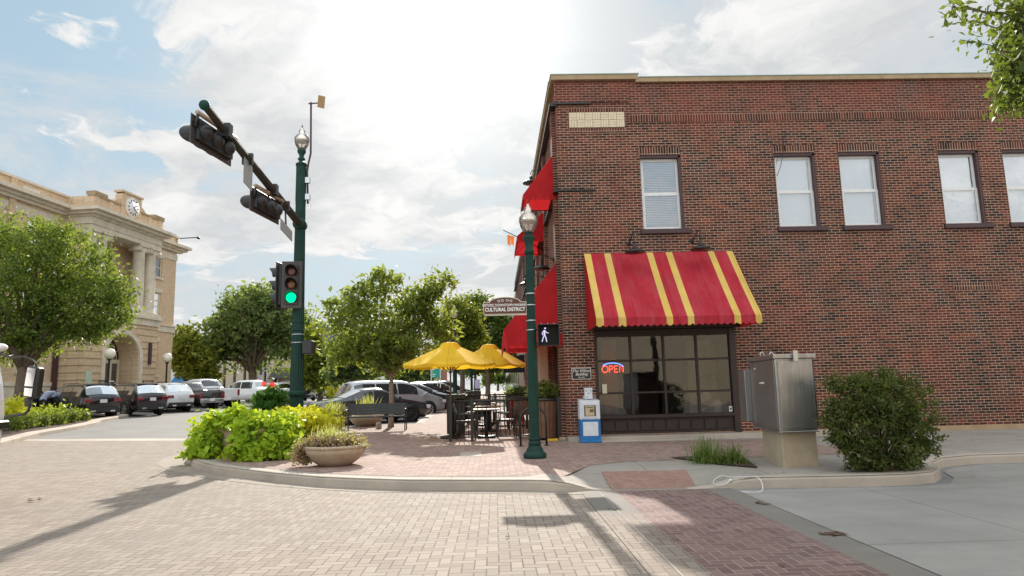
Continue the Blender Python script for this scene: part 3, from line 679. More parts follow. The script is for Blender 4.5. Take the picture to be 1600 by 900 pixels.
# neon OPEN
mr_ = emit('neon_red', (1, .05, .025), 3.2); mbl = emit('neon_blue', (.08, .25, 1), 2.2)
neon = Thing('neon_sign', 'lit red neon OPEN sign under a blue arc in the shop window', 'neon sign', (2.9, W+.2, 1.85))
def strokes(mb, lst, x, z, sx, sz, y=0, r=.011, sh=0.0):
    for s_ in lst: mb.tube([(x+p[0]*sx+sh*p[1]*sz, y, z+p[1]*sz) for p in s_], r*.8, 8)
LET = {'O': [[(.5+.5*math.cos(t), .5+.5*math.sin(t)) for t in np.linspace(0, 2*math.pi, 17)]], 'P': [[(0, 0), (0, 1), (.6, 1), (.9, .88), (.9, .6), (.6, .48), (0, .48)]],
       'E': [[(.9, 1), (0, 1), (0, 0), (.9, 0)], [(0, .5), (.75, .5)]], 'N': [[(0, 0), (0, 1), (.9, 0), (.9, 1)]]}
mb = MB(); x = -.26
for ch, wd in (('O', .15), ('P', .09), ('E', .09), ('N', .10)):
    strokes(mb, LET[ch], x, -.07, wd, .155, sh=.04); x += wd+.035
neon.part('letters', mb, mr_)
mb = MB(); mb.tube([(.0+.27*math.cos(t), .01, .03+.125*math.sin(t)) for t in np.linspace(R_(15), R_(150), 16)], .011, 8)
neon.part('arc', mb, mbl)
mb = MB(); mb.tube([(-.07, .02, .13), (-.07, .02, .75)], .003); mb.tube([(.12, .02, .13), (.12, .02, .75)], .003)
neon.part('hanging_wire', mb, m_black)
# plaque
pl = Thing('wall_plaque', 'small black plaque with script lettering on the corner brick pier', 'plaque', (2.10, W, 1.76))
mb = MB(); mb.box(-.235, .235, -.02, .0, -.14, .14); pl.part('frame', mb, m_alum)
mb = MB(); mb.box(-.22, .22, -.026, -.0195, -.125, .125); pl.part('plate', mb, noisy('gloss_black', (.012, .012, .012), .3))
for t, s, z in (('The Wilson', .095, .065), ('Building', .095, -.015), ('Est. 1916', .040, -.09)):
    pl.part('lettering', shift(text_mb(t, s, .002, .001, .35 if s > .05 else 0), (0, -.028, z)), m_white)
# striped awning
AW = Thing('striped_awning', 'red awning with gold stripes and scalloped edge over the shop window', 'awning', (4.1, W, 2.8))
AX0, AX1, AY, AZT, AZF = 2.28, 6.01, W-1.60, 4.72, 2.95
mb = MB()
st = [(0, .045), (.135, .178), (.42, .462), (.549, .592), (.833, .874), (.96, 1)]
us = sorted({0, 1}|{a for s_ in st for a in s_}|set(np.round(np.linspace(0, 1, 24), 4)))
ys = np.linspace(0, 1, 7)
for a, b in zip(us, us[1:]):
    mb.cur = 1 if any(s_[0] <= (a+b)/2 <= s_[1] for s_ in st) else 0
    for t0, t1 in zip(ys, ys[1:]):
        def P(u, t):
            sag = -.02*math.sin(math.pi*t)
            return (AX0+(AX1-AX0)*u, W-.03+(AY-W+.03)*t, AZT+(AZF-AZT)*t+sag)
        mb.quad(P(a, t0), P(b, t0), P(b, t1), P(a, t1))
AW.part('canopy', mb, [m_red, m_stripe], world=True)
mb = MB()
def scallop(mb, a3, b3, z0, z1, n, stripes=None, amp=.045, seg=6):
    a3, b3 = Vector(a3), Vector(b3)
    tot = n*seg
    for i in range(tot):
        u0, u1 = i/tot, (i+1)/tot
        def zz(u): f = (u*n) % 1; return z1-amp*math.sin(math.pi*f) if u < 1 else z1
        za, zb = zz(u0), zz(u1-1e-6)
        mb.cur = 1 if stripes and any(s_[0] <= (u0+u1)/2 <= s_[1] for s_ in stripes) else 0
        pa, pb = a3.lerp(b3, u0), a3.lerp(b3, u1)
        wv = .012*math.sin(u0*n*4.1); wv2 = .012*math.sin(u1*n*4.1); nrm = Vector((b3-a3).normalized().yxz); nrm = Vector((-(b3-a3).normalized().y, (b3-a3).normalized().x, 0))
        mb.quad((pa.x, pa.y, z0), (pb.x, pb.y, z0), tuple(Vector((pb.x, pb.y, zb))+nrm*wv2), tuple(Vector((pa.x, pa.y, za))+nrm*wv))
scallop(mb, (AX0, AY, 0), (AX1, AY, 0), AZF, 2.79, 26, st)
val = AW.part('valance', mb, [m_red, m_stripe], world=True)
mb = MB()
mb.quad((AX0, W-.03, AZT), (AX0, AY, AZF), (AX0, AY, 2.78), (AX0, W-.03, 2.78)); mb.quad((AX1, W-.03, AZT), (AX1, AY, AZF), (AX1, AY, 2.78), (AX1, W-.03, 2.78))
AW.part('end_panel', mb, m_redside, world=True)
mb = MB()
for x in (AX0+.03, (AX0+AX1)/2, AX1-.03): mb.tube([(x, W, AZT-.03), (x, AY+.02, AZF-.02), (x, W, AZF-.05)], .014, 6)
mb.tube([(AX0, AY+.02, AZF-.02), (AX1, AY+.02, AZF-.02)], .014, 6)
AW.part('frame', mb, m_black, world=True)
mb = MB(); mb.box(AX0+.02, AX1-.02, W-.28, W-.03, 2.80, 2.9)
AW.part('roller_box', mb, m_black, world=True)
# gooseneck lamps
def goose(loc, rz, label, shade=.24, arm=.42, dz=0.0, group='gooseneck wall lamps'):
    t = Thing('wall_lamp', label, 'wall lamp', loc, rz, group)
    mb = MB(); mb.lathe([(.06, 0), (.06, .02), (.03, .04)], M=Matrix.Rotation(R_(90), 4, 'X'), seg=12); t.part('wall_plate', mb, m_black)
    mb = MB(); pts = [(0, 0, 0), (0, -arm*.3, .02), (0, -arm*.75, .13), (0, -arm, .14), (0, -arm-.05, .06), (0, -arm-.05, -.12-dz)]
    mb.tube(pts, .013, 8); mb.tube([(0, 0, -.0), (0, -arm*.35, .1)], .008, 6); t.part('arm', mb, m_black)
    mb = MB(); mb.lathe([(shade, -.26), (shade*.98, -.24), (shade*.8, -.20), (shade*.45, -.165), (.05, -.15), (.045, -.06), (.02, -.04)], (0, -arm-.05, -dz), 24); s = t.part('shade', mb, m_black)
    mb = MB(); mb.lathe([(shade*.97, -.258), (shade*.75, -.225), (shade*.4, -.20), (.01, -.19)], (0, -arm-.05, -dz), 20); t.part('reflector', mb, m_white, parent=s)
    return t
goose((3.42, W, 4.96), 0, 'left black gooseneck lamp over the striped awning', .25, .62, .10)
goose((5.02, W, 5.00), 0, 'right black gooseneck lamp over the striped awning', .25, .62, .10)
# wire near the second upper window
mb = MB(); mb.tube([PY(1226, 205, W-.02), PY(1224, 240, W-.03), PY(1219, 262, W-.05), PY(1214, 275, W-.02)], .008, 6)
solo('loose_cable', 'thin black cable hanging across the second upstairs window', 'cable', mb, m_black, loc=tuple(PY(1220, 240, W)), world=True)
# ---- side of the building (runs along the side street)
SL = W+34
side = lambda u, z, d: (CX+d, u, z)
sh = []
for y in (17.25, 20.9, 22.3, 26, 27.4, 31, 32.4): sh.append((y, y+1.0, 5.3, 7.2))
gh = [(17.5, 20.2, .75, 2.7), (21.2, 24.5, .75, 2.9), (25.5, 29.5, .75, 2.9), (31, 35, .75, 2.9)]
mb = MB(); wallholes(mb, sh+gh, W, SL, .1, 9.3, side, .18); bld.part('side_wall', mb, m_brick_side, world=True)
mb = MB()
for y in (W+.25, 20.4, 24.8, 29.9, 36): mb.box(CX-.10, CX+.0, y, y+.45, .1, 8.6)
bld.part('pilaster', mb, m_brick_side, world=True)
for a, b, c, d_ in sh:
    mb = MB(); mb.box(CX-.03, CX+.12, a, b, c-.1, c); mb.box(CX+.05, CX+.14, a, a+.06, c, d_); mb.box(CX+.05, CX+.14, b-.06, b, c, d_); mb.box(CX+.05, CX+.14, a+.06, b-.06, (c+d_)/2-.03, (c+d_)/2+.03); mb.box(CX+.05, CX+.14, a+.06, b-.06, d_-.06, d_)
    fo = bld.part('window', mb, m_plum, world=True)
    mb = MB(); mb.quad((CX+.12, a, c), (CX+.12, b, c), (CX+.12, b, d_), (CX+.12, a, d_)); bld.part('glass', mb, m_glass_dark, parent=fo, world=True)
for a, b, c, d_ in gh:
    mb = MB(); mb.box(CX+.05, CX+.14, a, a+.1, c, d_); mb.box(CX+.05, CX+.14, b-.1, b, c, d_); mb.box(CX+.05, CX+.14, (a+b)/2-.03, (a+b)/2+.03, c, d_); mb.box(CX+.05, CX+.14, a+.1, b-.1, d_-.12, d_)
    fo = bld.part('shop_window', mb, m_dkbrown, world=True)
    mb = MB(); mb.quad((CX+.12, a, c), (CX+.12, b, c), (CX+.12, b, d_), (CX+.12, a, d_)); bld.part('glass', mb, m_glass_dark, parent=fo, world=True)
mb = MB()
for y in (20.6, 22.6, 24.6): mb.box(CX-.35, CX-.05, y, y+.35, .1, 2.95)
mb.box(CX-.35, CX-.0, 20.5, 25.0, 2.95, 3.2)
bld.part('porch_column', mb, m_cream, world=True)
def side_awning(y0, y1, xo, zt, zb, zf, label, val=.3):
    t = Thing('awning', label, 'awning', (CX, y0, zb), group='red awnings on the side street')
    xf = CX-xo
    mb = MB(); mb.quad((CX, y0, zt), (xf, y0, zf), (xf, y1, zf), (CX, y1, zt)); t.part('canopy', mb, m_redside, world=True)
    mb = MB()
    for y in (y0, y1): mb.add([(CX-.01, y, zt), (xf, y, zf), (xf, y, zb), (CX-.01, y, zb)], [[0, 1, 2, 3]])
    t.part('end_panel', mb, m_redside, world=True)
    mb = MB(); scallop(mb, (CX, y0-.01, 0), (xf-.01, y0-.01, 0), zb+.01, zb-val*.3, 7, amp=.05); scallop(mb, (xf-.01, y1, 0), (xf-.01, y0, 0), zf, zb-val*.3, int((y1-y0)/.2), amp=.05)
    t.part('valance', mb, m_redside, world=True)
    mb = MB()
    for y in (y0+.05, y1-.05): mb.tube([(CX, y, zt-.04), (xf+.03, y, zf-.03), (CX, y, zf-.05)], .015, 6)
    mb.tube([(xf+.03, y0, zf-.03), (xf+.03, y1, zf-.03)], .015, 6); t.part('frame', mb, m_black, world=True)
    return t
side_awning(16.95, 18.5, .88, 7.50, 6.33, 6.36, 'near upper red awning at the top of the building corner')
side_awning(20.7, 23.6, .92, 6.95, 6.05, 6.12, 'far upper red awning partly behind the corner street lamp')
side_awning(16.95, 22.5, 1.45, 4.66, 2.76, 2.90, 'large lower red awning over the side street patio', .9)
side_awning(26.5, 30.5, 1.2, 4.6, 3.0, 3.1, 'distant lower red awning down the side street', .5)
goose((CX, 18.9, 7.50), R_(-90), 'upper gooseneck lamp on the side of the brick building', .24, .50)
goose((CX, 18.6, 4.95), R_(-90), 'lower gooseneck lamp beside the big red awning', .24, .30)
goose((CX, 21.9, 5.0), R_(-90), 'farther gooseneck lamp over the side street wall', .24, .6)
# small hanging shop sign and flag on the side
hs = Thing('hanging_sign', 'orange hanging shop sign with dark letters behind the lamp post', 'sign', (1.35, 19.8, 4.2))
mb = MB(); mb.box(-.38, .2, -.03, .03, -.12, .14); hs.part('board', mb, noisy('orange_board', (.62, .24, .10)))
hs.part('lettering', shift(text_mb('MO', .2, .004, .004), (.05, -.036, .0)), m_black)
mb = MB(); mb.tube([(-.5, 0, .2), (.35, 0, .2)], .012, 6); mb.tube([(-.3, 0, .14), (-.3, 0, .2)], .006, 6); mb.tube([(.1, 0, .14), (.1, 0, .2)], .006, 6); hs.part('bracket', mb, m_black)
fl = MB(); p = PY(804, 372, 23)
for i in range(2): fl.quad((p.x-.25+.12*i, 23+.05*math.sin(i), p.z+.12-.03*i), (p.x-.13+.12*i, 23+.05*math.sin(i+1), p.z+.10-.03*i), (p.x-.15+.12*i, 23+.05*math.sin(i+1), p.z-.28+.02*i), (p.x-.25+.12*i, 23+.05*math.sin(i), p.z-.2))
fl.cur = 1; fl.tube([(p.x-.4, 23, p.z+.3), (CX, 23, p.z-.4)], .015, 6)
solo('flag', 'small orange flag on a pole beside the far upper awning', 'flag', fl, [cloth_mat('orange_flag', (.7, .22, .05)), m_black], loc=tuple(p), world=True)
# ---- farther buildings on the right of the side street
def simple_block(name, label, x0, x1, y0, y1, zt, mat, win, winmat=None, face='W', rows=2, wsize=(1.0, 1.6), gap=2.4, trim=None, z0=.2, shop=True, zrow0=4.6, rstep=3.4, arch=False):
    """rectangular building; windows on its face towards us (S) or towards the side street (W / E)"""
    cx, cy = (x0+x1)/2, (y0+y1)/2
    t = Thing(name, label, 'building', (cx, cy, T(cx, cy)))
    mb = MB(); mb.box(x0, x1, y0, y1, -.5, zt); t.part('wall', mb, mat, world=True)
    mb = MB(); mb.box(x0-.12, x1+.12, y0-.12, y1+.12, zt-.03, zt+.3); mb.box(x0-.06, x1+.06, y0-.06, y1+.06, zt-.75, zt-.55)
    t.part('cornice', mb, trim or m_stone, world=True)
    for fc in face:
        u0, u1 = (x0, x1) if fc == 'S' else (y0, y1)
        def B(u, w_, za, zb, e0, e1):
            m = MB()
            if fc == 'S': m.box(u, u+w_, y0-e1, y0-e0, za, zb)
            elif fc == 'W': m.box(x0-e1, x0-e0, u, u+w_, za, zb)
            else: m.box(x1+e0, x1+e1, u, u+w_, za, zb)
            return m
        n = max(1, int((u1-u0-.6)/gap)); off = (u1-u0-n*gap)/2
        for r in range(rows):
            zb_ = zrow0+r*rstep
            if zb_+wsize[1] > zt-.5: continue
            for i in range(n):
                u = u0+off+i*gap+(gap-wsize[0])/2
                fo = t.part('window', B(u-.09, wsize[0]+.18, zb_-.12, zb_+wsize[1]+.12, -.02, .05), win, world=True)
                g = t.part('pane', B(u, wsize[0], zb_, zb_+wsize[1], .052, .065), m_glass_dark, parent=fo, world=True)
        if shop:
            n = max(1, int((u1-u0)/4.2)); s_ = (u1-u0)/n
            for i in range(n):
                fo = t.part('shopfront', B(u0+i*s_+.35, s_-.7, .3, 3.5, -.02, .07), win, world=True)
                for q in range(2): t.part('pane', B(u0+i*s_+.5+q*(s_-1.0)/2, (s_-1.0)/2-.08, 1.0, 3.2, .072, .085), m_glass_dark, parent=fo, world=True)
    return t
m_wb = brick_mat('far_red_brick', L=.22, Hh=.075, axis='YZ', dull=False, pal=[(0, (.22, .07, .05)), (.5, (.32, .11, .075)), (1, (.38, .15, .10))])
simple_block('brick_shop', 'tall red brick shop beyond the corner building on the right', 1.9, 14, W+34.2, 66, 9.0, m_wb, m_white, face='W', rows=1, trim=m_white)
simple_block('brick_shop', 'lower red brick shop with pale trim farther down the right side', 1.9, 14, 66.3, 84, 7.6, m_wb, m_cream, face='W', rows=1, trim=m_cream, rstep=3)
simple_block('pale_shop', 'pale two-storey shop near the end of the side street on the right', 2.0, 14, 84.3, 125, 8.2, m_cream, m_dkbrown, face='W', rows=1)
t = Thing('awning', 'black half-round awning far down the side street', 'awning', (1.5, 40, 3))
mb = MB(); mb.tube([(1.75, 38, 2.9), (1.75, 42, 2.9)], .02)
pts = [(1.75-1.3*math.sin(a), 1.0*math.cos(a)+2.3) for a in np.linspace(0, math.pi/2, 7)]
for (xa, za), (xb, zb) in zip(pts, pts[1:]): mb.quad((xa, 38, za), (xb, 38, zb), (xb, 42, zb), (xa, 42, za))
mb.prism([(x, 38, z) for x, z in pts]+[(1.75, 38, 2.3)], (0, .02, 0))
t.part('canopy', mb, m_blackcloth, world=True)
# building on our own side of the street, behind the photographer
simple_block('street_building', 'long beige two-storey building across the street, out of frame', -6, 40, -26, -14, 8.5, noisy('beige_stucco', (.45, .38, .28), .85, .1, 2), m_dkbrown, face='', rows=0)
# ------------------------------------------------------------------ courthouse (local frame: -x along the facade towards us .. here x = along, y = out of the facade)
m_tan = brick_mat('tan_brick', L=.21, Hh=.075, axis='YZ', dull=False, pal=[(0, (.62, .45, .29)), (.5, (.69, .51, .335)), (1, (.76, .57, .39))], mortar=(.52, .40, .27))
m_tan2 = brick_mat('tan_brick_end', L=.21, Hh=.075, dull=False, pal=[(0, (.62, .45, .29)), (.5, (.69, .51, .335)), (1, (.76, .57, .39))], mortar=(.52, .40, .27))
m_lime = concrete_mat('limestone', (.72, .63, .50), stain=.2, sc_=2)
ch = Thing('courthouse', 'tan brick courthouse with paired columns, arched door and rooftop clock', 'courthouse', (-28.37, 61, 0))
CA = R_(7); ch.o.rotation_euler = (0, 0, 0)
Mc = Matrix.Translation((-28.37, 61, 0)) @ Matrix(((-math.sin(CA), math.cos(CA), 0, 0), (-math.cos(CA), -math.sin(CA), 0, 0), (0, 0, 1, 0), (0, 0, 0, 1)))
# local (s, n, z): s towards the camera, n outwards
def cpart(name, mb, mat, parent=None, label=None, bevel=0):
    mb.v = [tuple(Mc @ Vector(q)) for q in mb.v]
    return ch.part(name, mb, mat, parent=parent, label=label, world=True, bevel=bevel)
DEP = -16; GZ = .4
mb = MB(); hol = []
ws = [(2.0, 3.3), (15.4, 16.7), (18.8, 20.1), (22.2, 23.5), (25.6, 26.9)]
for a, b in ws: hol += [(a, b, 11.6, 13.3), (a, b, 7.95, 10.3), (a, b, 3.3, 6.1)]
for a, b in ws[1:]: hol.append((a, b, .6, 1.7))
fn = lambda u, z, d: (u, -d, z)
wallholes(mb, hol, 0, 34, GZ-.6, 15.0, fn, .25); cpart('wall', mb, m_tan)
mb = MB(); mb.quad((0, 0, GZ-.6), (0, DEP, GZ-.6), (0, DEP, 15.6), (0, 0, 15.6)); mb.quad((34, 0, 0), (34, DEP, 0), (34, DEP, 15.6), (34, 0, 15.6)); mb.quad((0, DEP, 0), (34, DEP, 0), (34, DEP, 15.6), (0, DEP, 15.6)); cpart('wall', mb, m_tan2)
mb = MB(); mb.box(0, 34, DEP, 0, 14.6, 14.7); cpart('roof', mb, m_asph)
mb = MB()
mb.box(-.02, 34, -.3, .04, 14.8, 15.55); mb.box(-.02, .35, DEP, .04, 14.8, 15.55)
for s_ in (17.9, 24.6): mb.box(s_, s_+.5, -.1, .14, 2.5, 15.6)
cpart('parapet', mb, m_tan)
mb = MB()
for s0, s1, n in ((-.9, 5.4, 0), (13.4, 34, 0)):
    mb.box(s0, s1, n-.1, n+.5, 14.40, 14.58); mb.box(s0-.1, s1, n-.1, n+.85, 14.58, 14.82); mb.box(s0+.4, s1, n-.1, n+.28, 14.2, 14.40)
    mb.box(s0+.85, s1, n-.05, n+.07, 13.45, 14.0)
mb.box(-.9, .1, DEP, 0, 14.58, 14.82); mb.box(-.5, .1, DEP, 0, 14.40, 14.58)
mb.box(-.14, 34, -.3, .16, 15.55, 15.70)
mb.box(-.12, 5.4, -.05, .10, 7.0, 7.50); mb.box(-.2, 5.4, -.05, .2, 7.5, 7.62); mb.box(13.4, 34, -.05, .10, 7.0, 7.50); mb.box(13.4, 34, -.05, .2, 7.5, 7.62)
mb.box(-.1, 5.4, -.05, .14, 2.35, 2.6); mb.box(13.4, 34, -.05, .14, 2.35, 2.6)
mb.box(-.12, .0, DEP, .0, 7.0, 7.62)
cpart('cornice', mb, m_lime)
mb = MB(); mb.box(13.4, 34, -.1, .07, GZ-.5, 2.35); 
for a, b in ws[1:]: pass
cpart('basement', MB().box(13.4, 15.3, -.1, .07, GZ-.5, 2.35).box(16.8, 18.7, -.1, .07, GZ-.5, 2.35).box(20.2, 22.1, -.1, .07, GZ-.5, 2.35).box(23.6, 34, -.1, .07, GZ-.5, 2.35), m_lime)
# portico: solid ground floor with arch, columns above, entablature, clock
S0, S1, PN = 5.3, 13.45, 2.0
mb = MB(); A0, A1, ASP, AR = 7.55, 11.25, 4.35, 1.85; ac = (A0+A1)/2
mb.quad((S0, PN, GZ-.5), (A0, PN, GZ-.5), (A0, PN, 7.0), (S0, PN, 7.0)); mb.quad((A1, PN, GZ-.5), (S1, PN, GZ-.5), (S1, PN, 7.0), (A1, PN, 7.0))
ar = [(ac-AR*math.cos(t), ASP+AR*.95*math.sin(t)) for t in np.linspace(0, math.pi, 17)]
for (a, za), (b, zb) in zip(ar, ar[1:]): mb.quad((a, PN, za), (b, PN, zb), (b, PN, 7.0), (a, PN, 7.0)); mb.quad((a, PN, za), (b, PN, zb), (b, PN-1.6, zb), (a, PN-1.6, za))
for a in (A0, A1): mb.quad((a, PN, GZ), (a, PN-1.6, GZ), (a, PN-1.6, ASP), (a, PN, ASP))
for s_ in (S0, S1): mb.quad((s_, 0, GZ-.5), (s_, PN, GZ-.5), (s_, PN, 7.0), (s_, 0, 7.0))
mb.quad((S0, 0, 7.0), (S1, 0, 7.0), (S1, PN, 7.0), (S0, PN, 7.0)); mb.quad((S0, 0, .5), (S1, 0, .5), (S1, 0, 7), (S0, 0, 7))
cpart('entrance_block', mb, m_tan)
mb = MB()
for k in range(12):
    z = 1.2+k*.5
    for a, b in ((S0+.02, A0-.35 if z < 6 else ac-.6), (A1+.35 if z < 6 else ac+.6, S1-.02)): mb.box(a, b, PN-.01, PN+.03, z, z+.05)
    mb.box(S1-.01, S1+.03, .05, PN, z, z+.05); mb.box(S0-.03, S0+.01, .05, PN, z, z+.05)
cpart('rustication', mb, noisy('joint_shadow_stone', (.34, .25, .16)))
mb = MB(); ar2 = [(ac-(AR+.05)*math.cos(t), ASP+(AR+.05)*.95*math.sin(t)) for t in np.linspace(0, math.pi, 17)]; ar3 = [(ac-(AR+.42)*math.cos(t), ASP+(AR+.42)*.95*math.sin(t)) for t in np.linspace(0, math.pi, 17)]
for i in range(16):
    mb.prism([(ar2[i][0], PN, ar2[i][1]), (ar2[i+1][0], PN, ar2[i+1][1]), (ar3[i+1][0], PN, ar3[i+1][1]), (ar3[i][0], PN, ar3[i][1])], (0, .1, 0))
mb.box(A0-.42, A0-.05, PN, PN+.1, GZ, ASP); mb.box(A1+.05, A1+.42, PN, PN+.1, GZ, ASP)
mb.box(S0-.1, S1+.1, -.1, PN+.12, 7.0, 7.5); mb.box(S0-.25, S1+.25, -.1, PN+.3, 7.5, 7.7); mb.box(S0-.1, S1+.1, .2, PN+.15, 7.7, 7.95)
cpart('arch_surround', mb, m_lime)
mb = MB(); yd = PN-1.55
mb.box(A0, A1, yd-.08, yd, 4.05, 4.35)
for s_ in np.linspace(A0, A1, 5): mb.box(s_-.12 if s_ > A0 else s_, s_+.12 if s_ < A1 else s_, yd-.08, yd, 1.6, 4.05)
for k in range(1, 8):
    t = math.pi*k/8; mb.tube([(ac-.62*math.cos(t), yd-.03, 4.45+.62*math.sin(t)), (ac-AR*math.cos(t), yd-.03, ASP+AR*.95*math.sin(t))], .05, 4)
mb.tube([(ac+.5*math.cos(t), yd, 5.15+.55*math.sin(t)) for t in np.linspace(0, 2*math.pi, 17)], .06, 6)
for q in (1.15, 1.55): mb.tube([(ac-q*math.cos(t), yd-.03, 4.35+q*.95*math.sin(t)) for t in np.linspace(0, math.pi, 13)], .04, 4)
door = cpart('door', mb, m_cream)
mb = MB(); mb.quad((A0, yd-.09, 1.6), (A1, yd-.09, 1.6), (A1, yd-.09, 6.2), (A0, yd-.09, 6.2)); cpart('glass', mb, m_glass_dark, parent=door)
for cx_ in (13.15-.35, 11.75, 7.35, 5.95):
    mb = MB(); mb.lathe([(.60, 7.95), (.60, 8.1), (.55, 8.12), (.55, 8.25), (.50, 8.3), (.48, 8.5), (.475, 10), (.42, 12.75), (.46, 12.8)], (cx_, PN-.55, 0), 24)
    mb.box(cx_-.62, cx_+.62, PN-1.1, PN+.02, 13.15, 13.3)
    for sgn in (-1, 1):
        mb.tube([(cx_+sgn*.5, PN-1.05, 12.98), (cx_+sgn*.5, PN-.05, 12.98)], .2, 14)
    mb.box(cx_-.5, cx_+.5, PN-1.0, PN-.1, 12.8, 13.16)
    cpart('column', mb, m_lime)
mb = MB(); mb.box(S0, S1, .0, PN-.02, 13.3, 14.15); mb.box(S0-.1, S1+.1, -.1, PN+.05, 13.62, 13.68); mb.box(S0-.1, S1+.1, -.1, PN+.15, 14.15, 14.3); mb.box(S0-.35, S1+.35, -.1, PN+.5, 14.3, 14.5); mb.box(S0-.6, S1+.6, -.1, PN+.85, 14.5, 14.72)
cpart('entablature', mb, m_lime)
mb = MB(); mb.quad((S0, .03, 7.9), (S1, .03, 7.9), (S1, .03, 13.4), (S0, .03, 13.4)); mb.box(S0, S0+.5, 0, 1.0, 7.95, 13.3); mb.box(S1-.5, S1, 0, 1.0, 7.95, 13.3)
cpart('portico_wall', mb, m_tan)
for zz0, zz1 in ((8.4, 10.6), (11.2, 12.8)):
    mb = MB(); mb.box(8.5, 10.6, .04, .12, zz0-.1, zz1+.1); fo = cpart('window', mb, m_cream)
    mb = MB(); mb.box(8.65, 9.5, .12, .14, zz0, zz1); mb.box(9.6, 10.45, .12, .14, zz0, zz1); cpart('pane', mb, m_glass_dark, parent=fo)
mb = MB(); mb.box(S0+.05, S1-.05, PN-.4, PN, 14.72, 15.65); mb.box(S0+.05, S0+.45, -.1, PN-.4, 14.72, 15.65); mb.box(S1-.45, S1-.05, -.1, PN-.4, 14.72, 15.65)
for s_ in (5.5, 6.9, 11.4, 12.9): mb.box(s_, s_+.45, PN-.02, PN+.06, 14.72, 15.72)
cpart('parapet', mb, m_tan)
mb = MB(); mb.box(S0, S1, PN-.5, PN+.1, 15.65, 15.78); mb.box(S0+.0, S0+1.3, PN-.6, PN+.12, 15.78, 16.0); mb.box(S1-1.3, S1-.0, PN-.6, PN+.12, 15.78, 16.0)
cpart('coping', mb, m_stone)
CC = 9.45
mb = MB(); mb.prism([(CC-1.15, PN+.1, 14.9), (CC+1.15, PN+.1, 14.9), (CC+1.15, PN+.1, 16.6), (CC+.85, PN+.1, 16.75), (CC-.85, PN+.1, 16.75), (CC-1.15, PN+.1, 16.6)], (0, -.55, 0))
for sg in (-1, 1): mb.prism([(CC+sg*1.15, PN, 15.7), (CC+sg*2.0, PN, 15.7), (CC+sg*1.75, PN, 15.95), (CC+sg*1.4, PN, 16.15), (CC+sg*1.15, PN, 16.2)], (0, -.45, 0))
mb.box(CC-1.25, CC+1.25, PN-.5, PN+.18, 16.72, 16.88)
ck = cpart('clock_panel', mb, m_tan)
mb = MB(); mb.lathe([(.82, 0), (.82, .08), (.70, .10)], (CC, PN+.1, 15.78), 32, M=Matrix.Rotation(R_(-90), 4, 'X')); cpart('clock_rim', mb, m_lime, parent=ck)
mb = MB(); mb.lathe([(.70, .08), (.70, .12)], (CC, PN+.1, 15.78), 32, M=Matrix.Rotation(R_(-90), 4, 'X')); cpart('clock_face', mb, m_white, parent=ck)
mb = MB()
for k in range(12):
    a = k*math.pi/6; mb.obox((CC+.54*math.sin(a), PN+.235, 15.78+.54*math.cos(a)), .07, .02, .2, ry=a)
for a, l in ((R_(-55), .38), (R_(-120), .5)): mb.obox((CC+.5*l*math.sin(a), PN+.25, 15.78+.5*l*math.cos(a)), .06, .02, l, ry=a)
cpart('clock_hands', mb, noisy('navy', (.02, .025, .10)), parent=ck)
mb = MB(); mb.box(16.0, 17.4, .05, .09, 15.0, 15.3); cpart('carved_panel', mb, m_lime)
for (a, b, c, d_) in hol:
    mb = MB(); mb.box(a, a+.13, -.2, -.1, c, d_); mb.box(b-.13, b, -.2, -.1, c, d_); mb.box(a+.13, b-.13, -.2, -.1, d_-.13, d_); mb.box(a+.13, b-.13, -.2, -.1, c, c+.1); mb.box(a+.13, b-.13, -.2, -.1, (c+d_)/2-.04, (c+d_)/2+.04)
    if d_-c > 2: mb.box(a+.13, b-.13, -.2, -.1, d_-.75, d_-.65)
    fo = cpart('window', mb, m_cream)
    mb = MB(); mb.quad((a, -.15, c), (b, -.15, c), (b, -.15, d_), (a, -.15, d_)); cpart('glass', mb, m_glass_dark, parent=fo)
    mb = MB(); mb.box(a-.12, b+.12, -.05, .12, c-.18, c); mb.box(a-.12, b+.12, -.02, .05, d_, d_+.35); cpart('sill', mb, m_lime, parent=fo)
mb = MB()
for k in range(7): mb.box(A0-.6-.0*k, A1+.6, PN, PN+2.6-.35*k, GZ-.3+.22*k, GZ-.08+.22*k)
cpart('steps', mb, m_lime)
mb = MB()
for s_ in (A0-.6, A1+.6):
    mb.tube([(s_, PN+.1, 2.7), (s_, PN+.9, 2.7), (s_, PN+3.0, 1.3)], .03, 6); mb.tube([(s_, PN+.1, 2.0), (s_, PN+.9, 2.0), (s_, PN+3.0, .9)], .02, 6)
    for q, zt in ((.1, 2.7), (.9, 2.7), (2.0, 1.97), (3.0, 1.3)): mb.tube([(s_, PN+q, .5), (s_, PN+q, zt)], .025, 6)
for s0_, s1_ in ((5.6, A0-.6), (A1+.6, 13.2)):
    mb.tube([(s0_, PN+1.2, 2.6), (s1_, PN+1.2, 2.6)], .03, 6)
    for k in range(8): x_ = s0_+(s1_-s0_)*k/7; mb.tube([(x_, PN+1.2, 1.4), (x_, PN+1.2, 2.6)], .018, 5)
    mb.cur = 1; mb.box(s0_, s1_, PN, PN+1.3, GZ-.3, 1.45); mb.cur = 0
cpart('railing', mb, [m_black, m_lime])
mb = MB(); mb.box(6.1, 6.4, PN+.02, PN+.14, 4.0, 5.7); cpart('bracket_light', mb, m_plum)
mb = MB(); mb.tube([(-.2, -.4, 15.6), (-1.4, 1.0, 15.9)], .05, 6); mb.ell((-1.5, 1.1, 15.88), .25, .15, .12, 8, 5); cpart('roof_floodlight', mb, m_black)
mb = MB(); mb.box(13.55, 13.8, .06, .3, .3, 7); cpart('downpipe', mb, m_plum)
m_globe = noisy('globe_glass', (.80, .74, .60), .3, .05, 3)
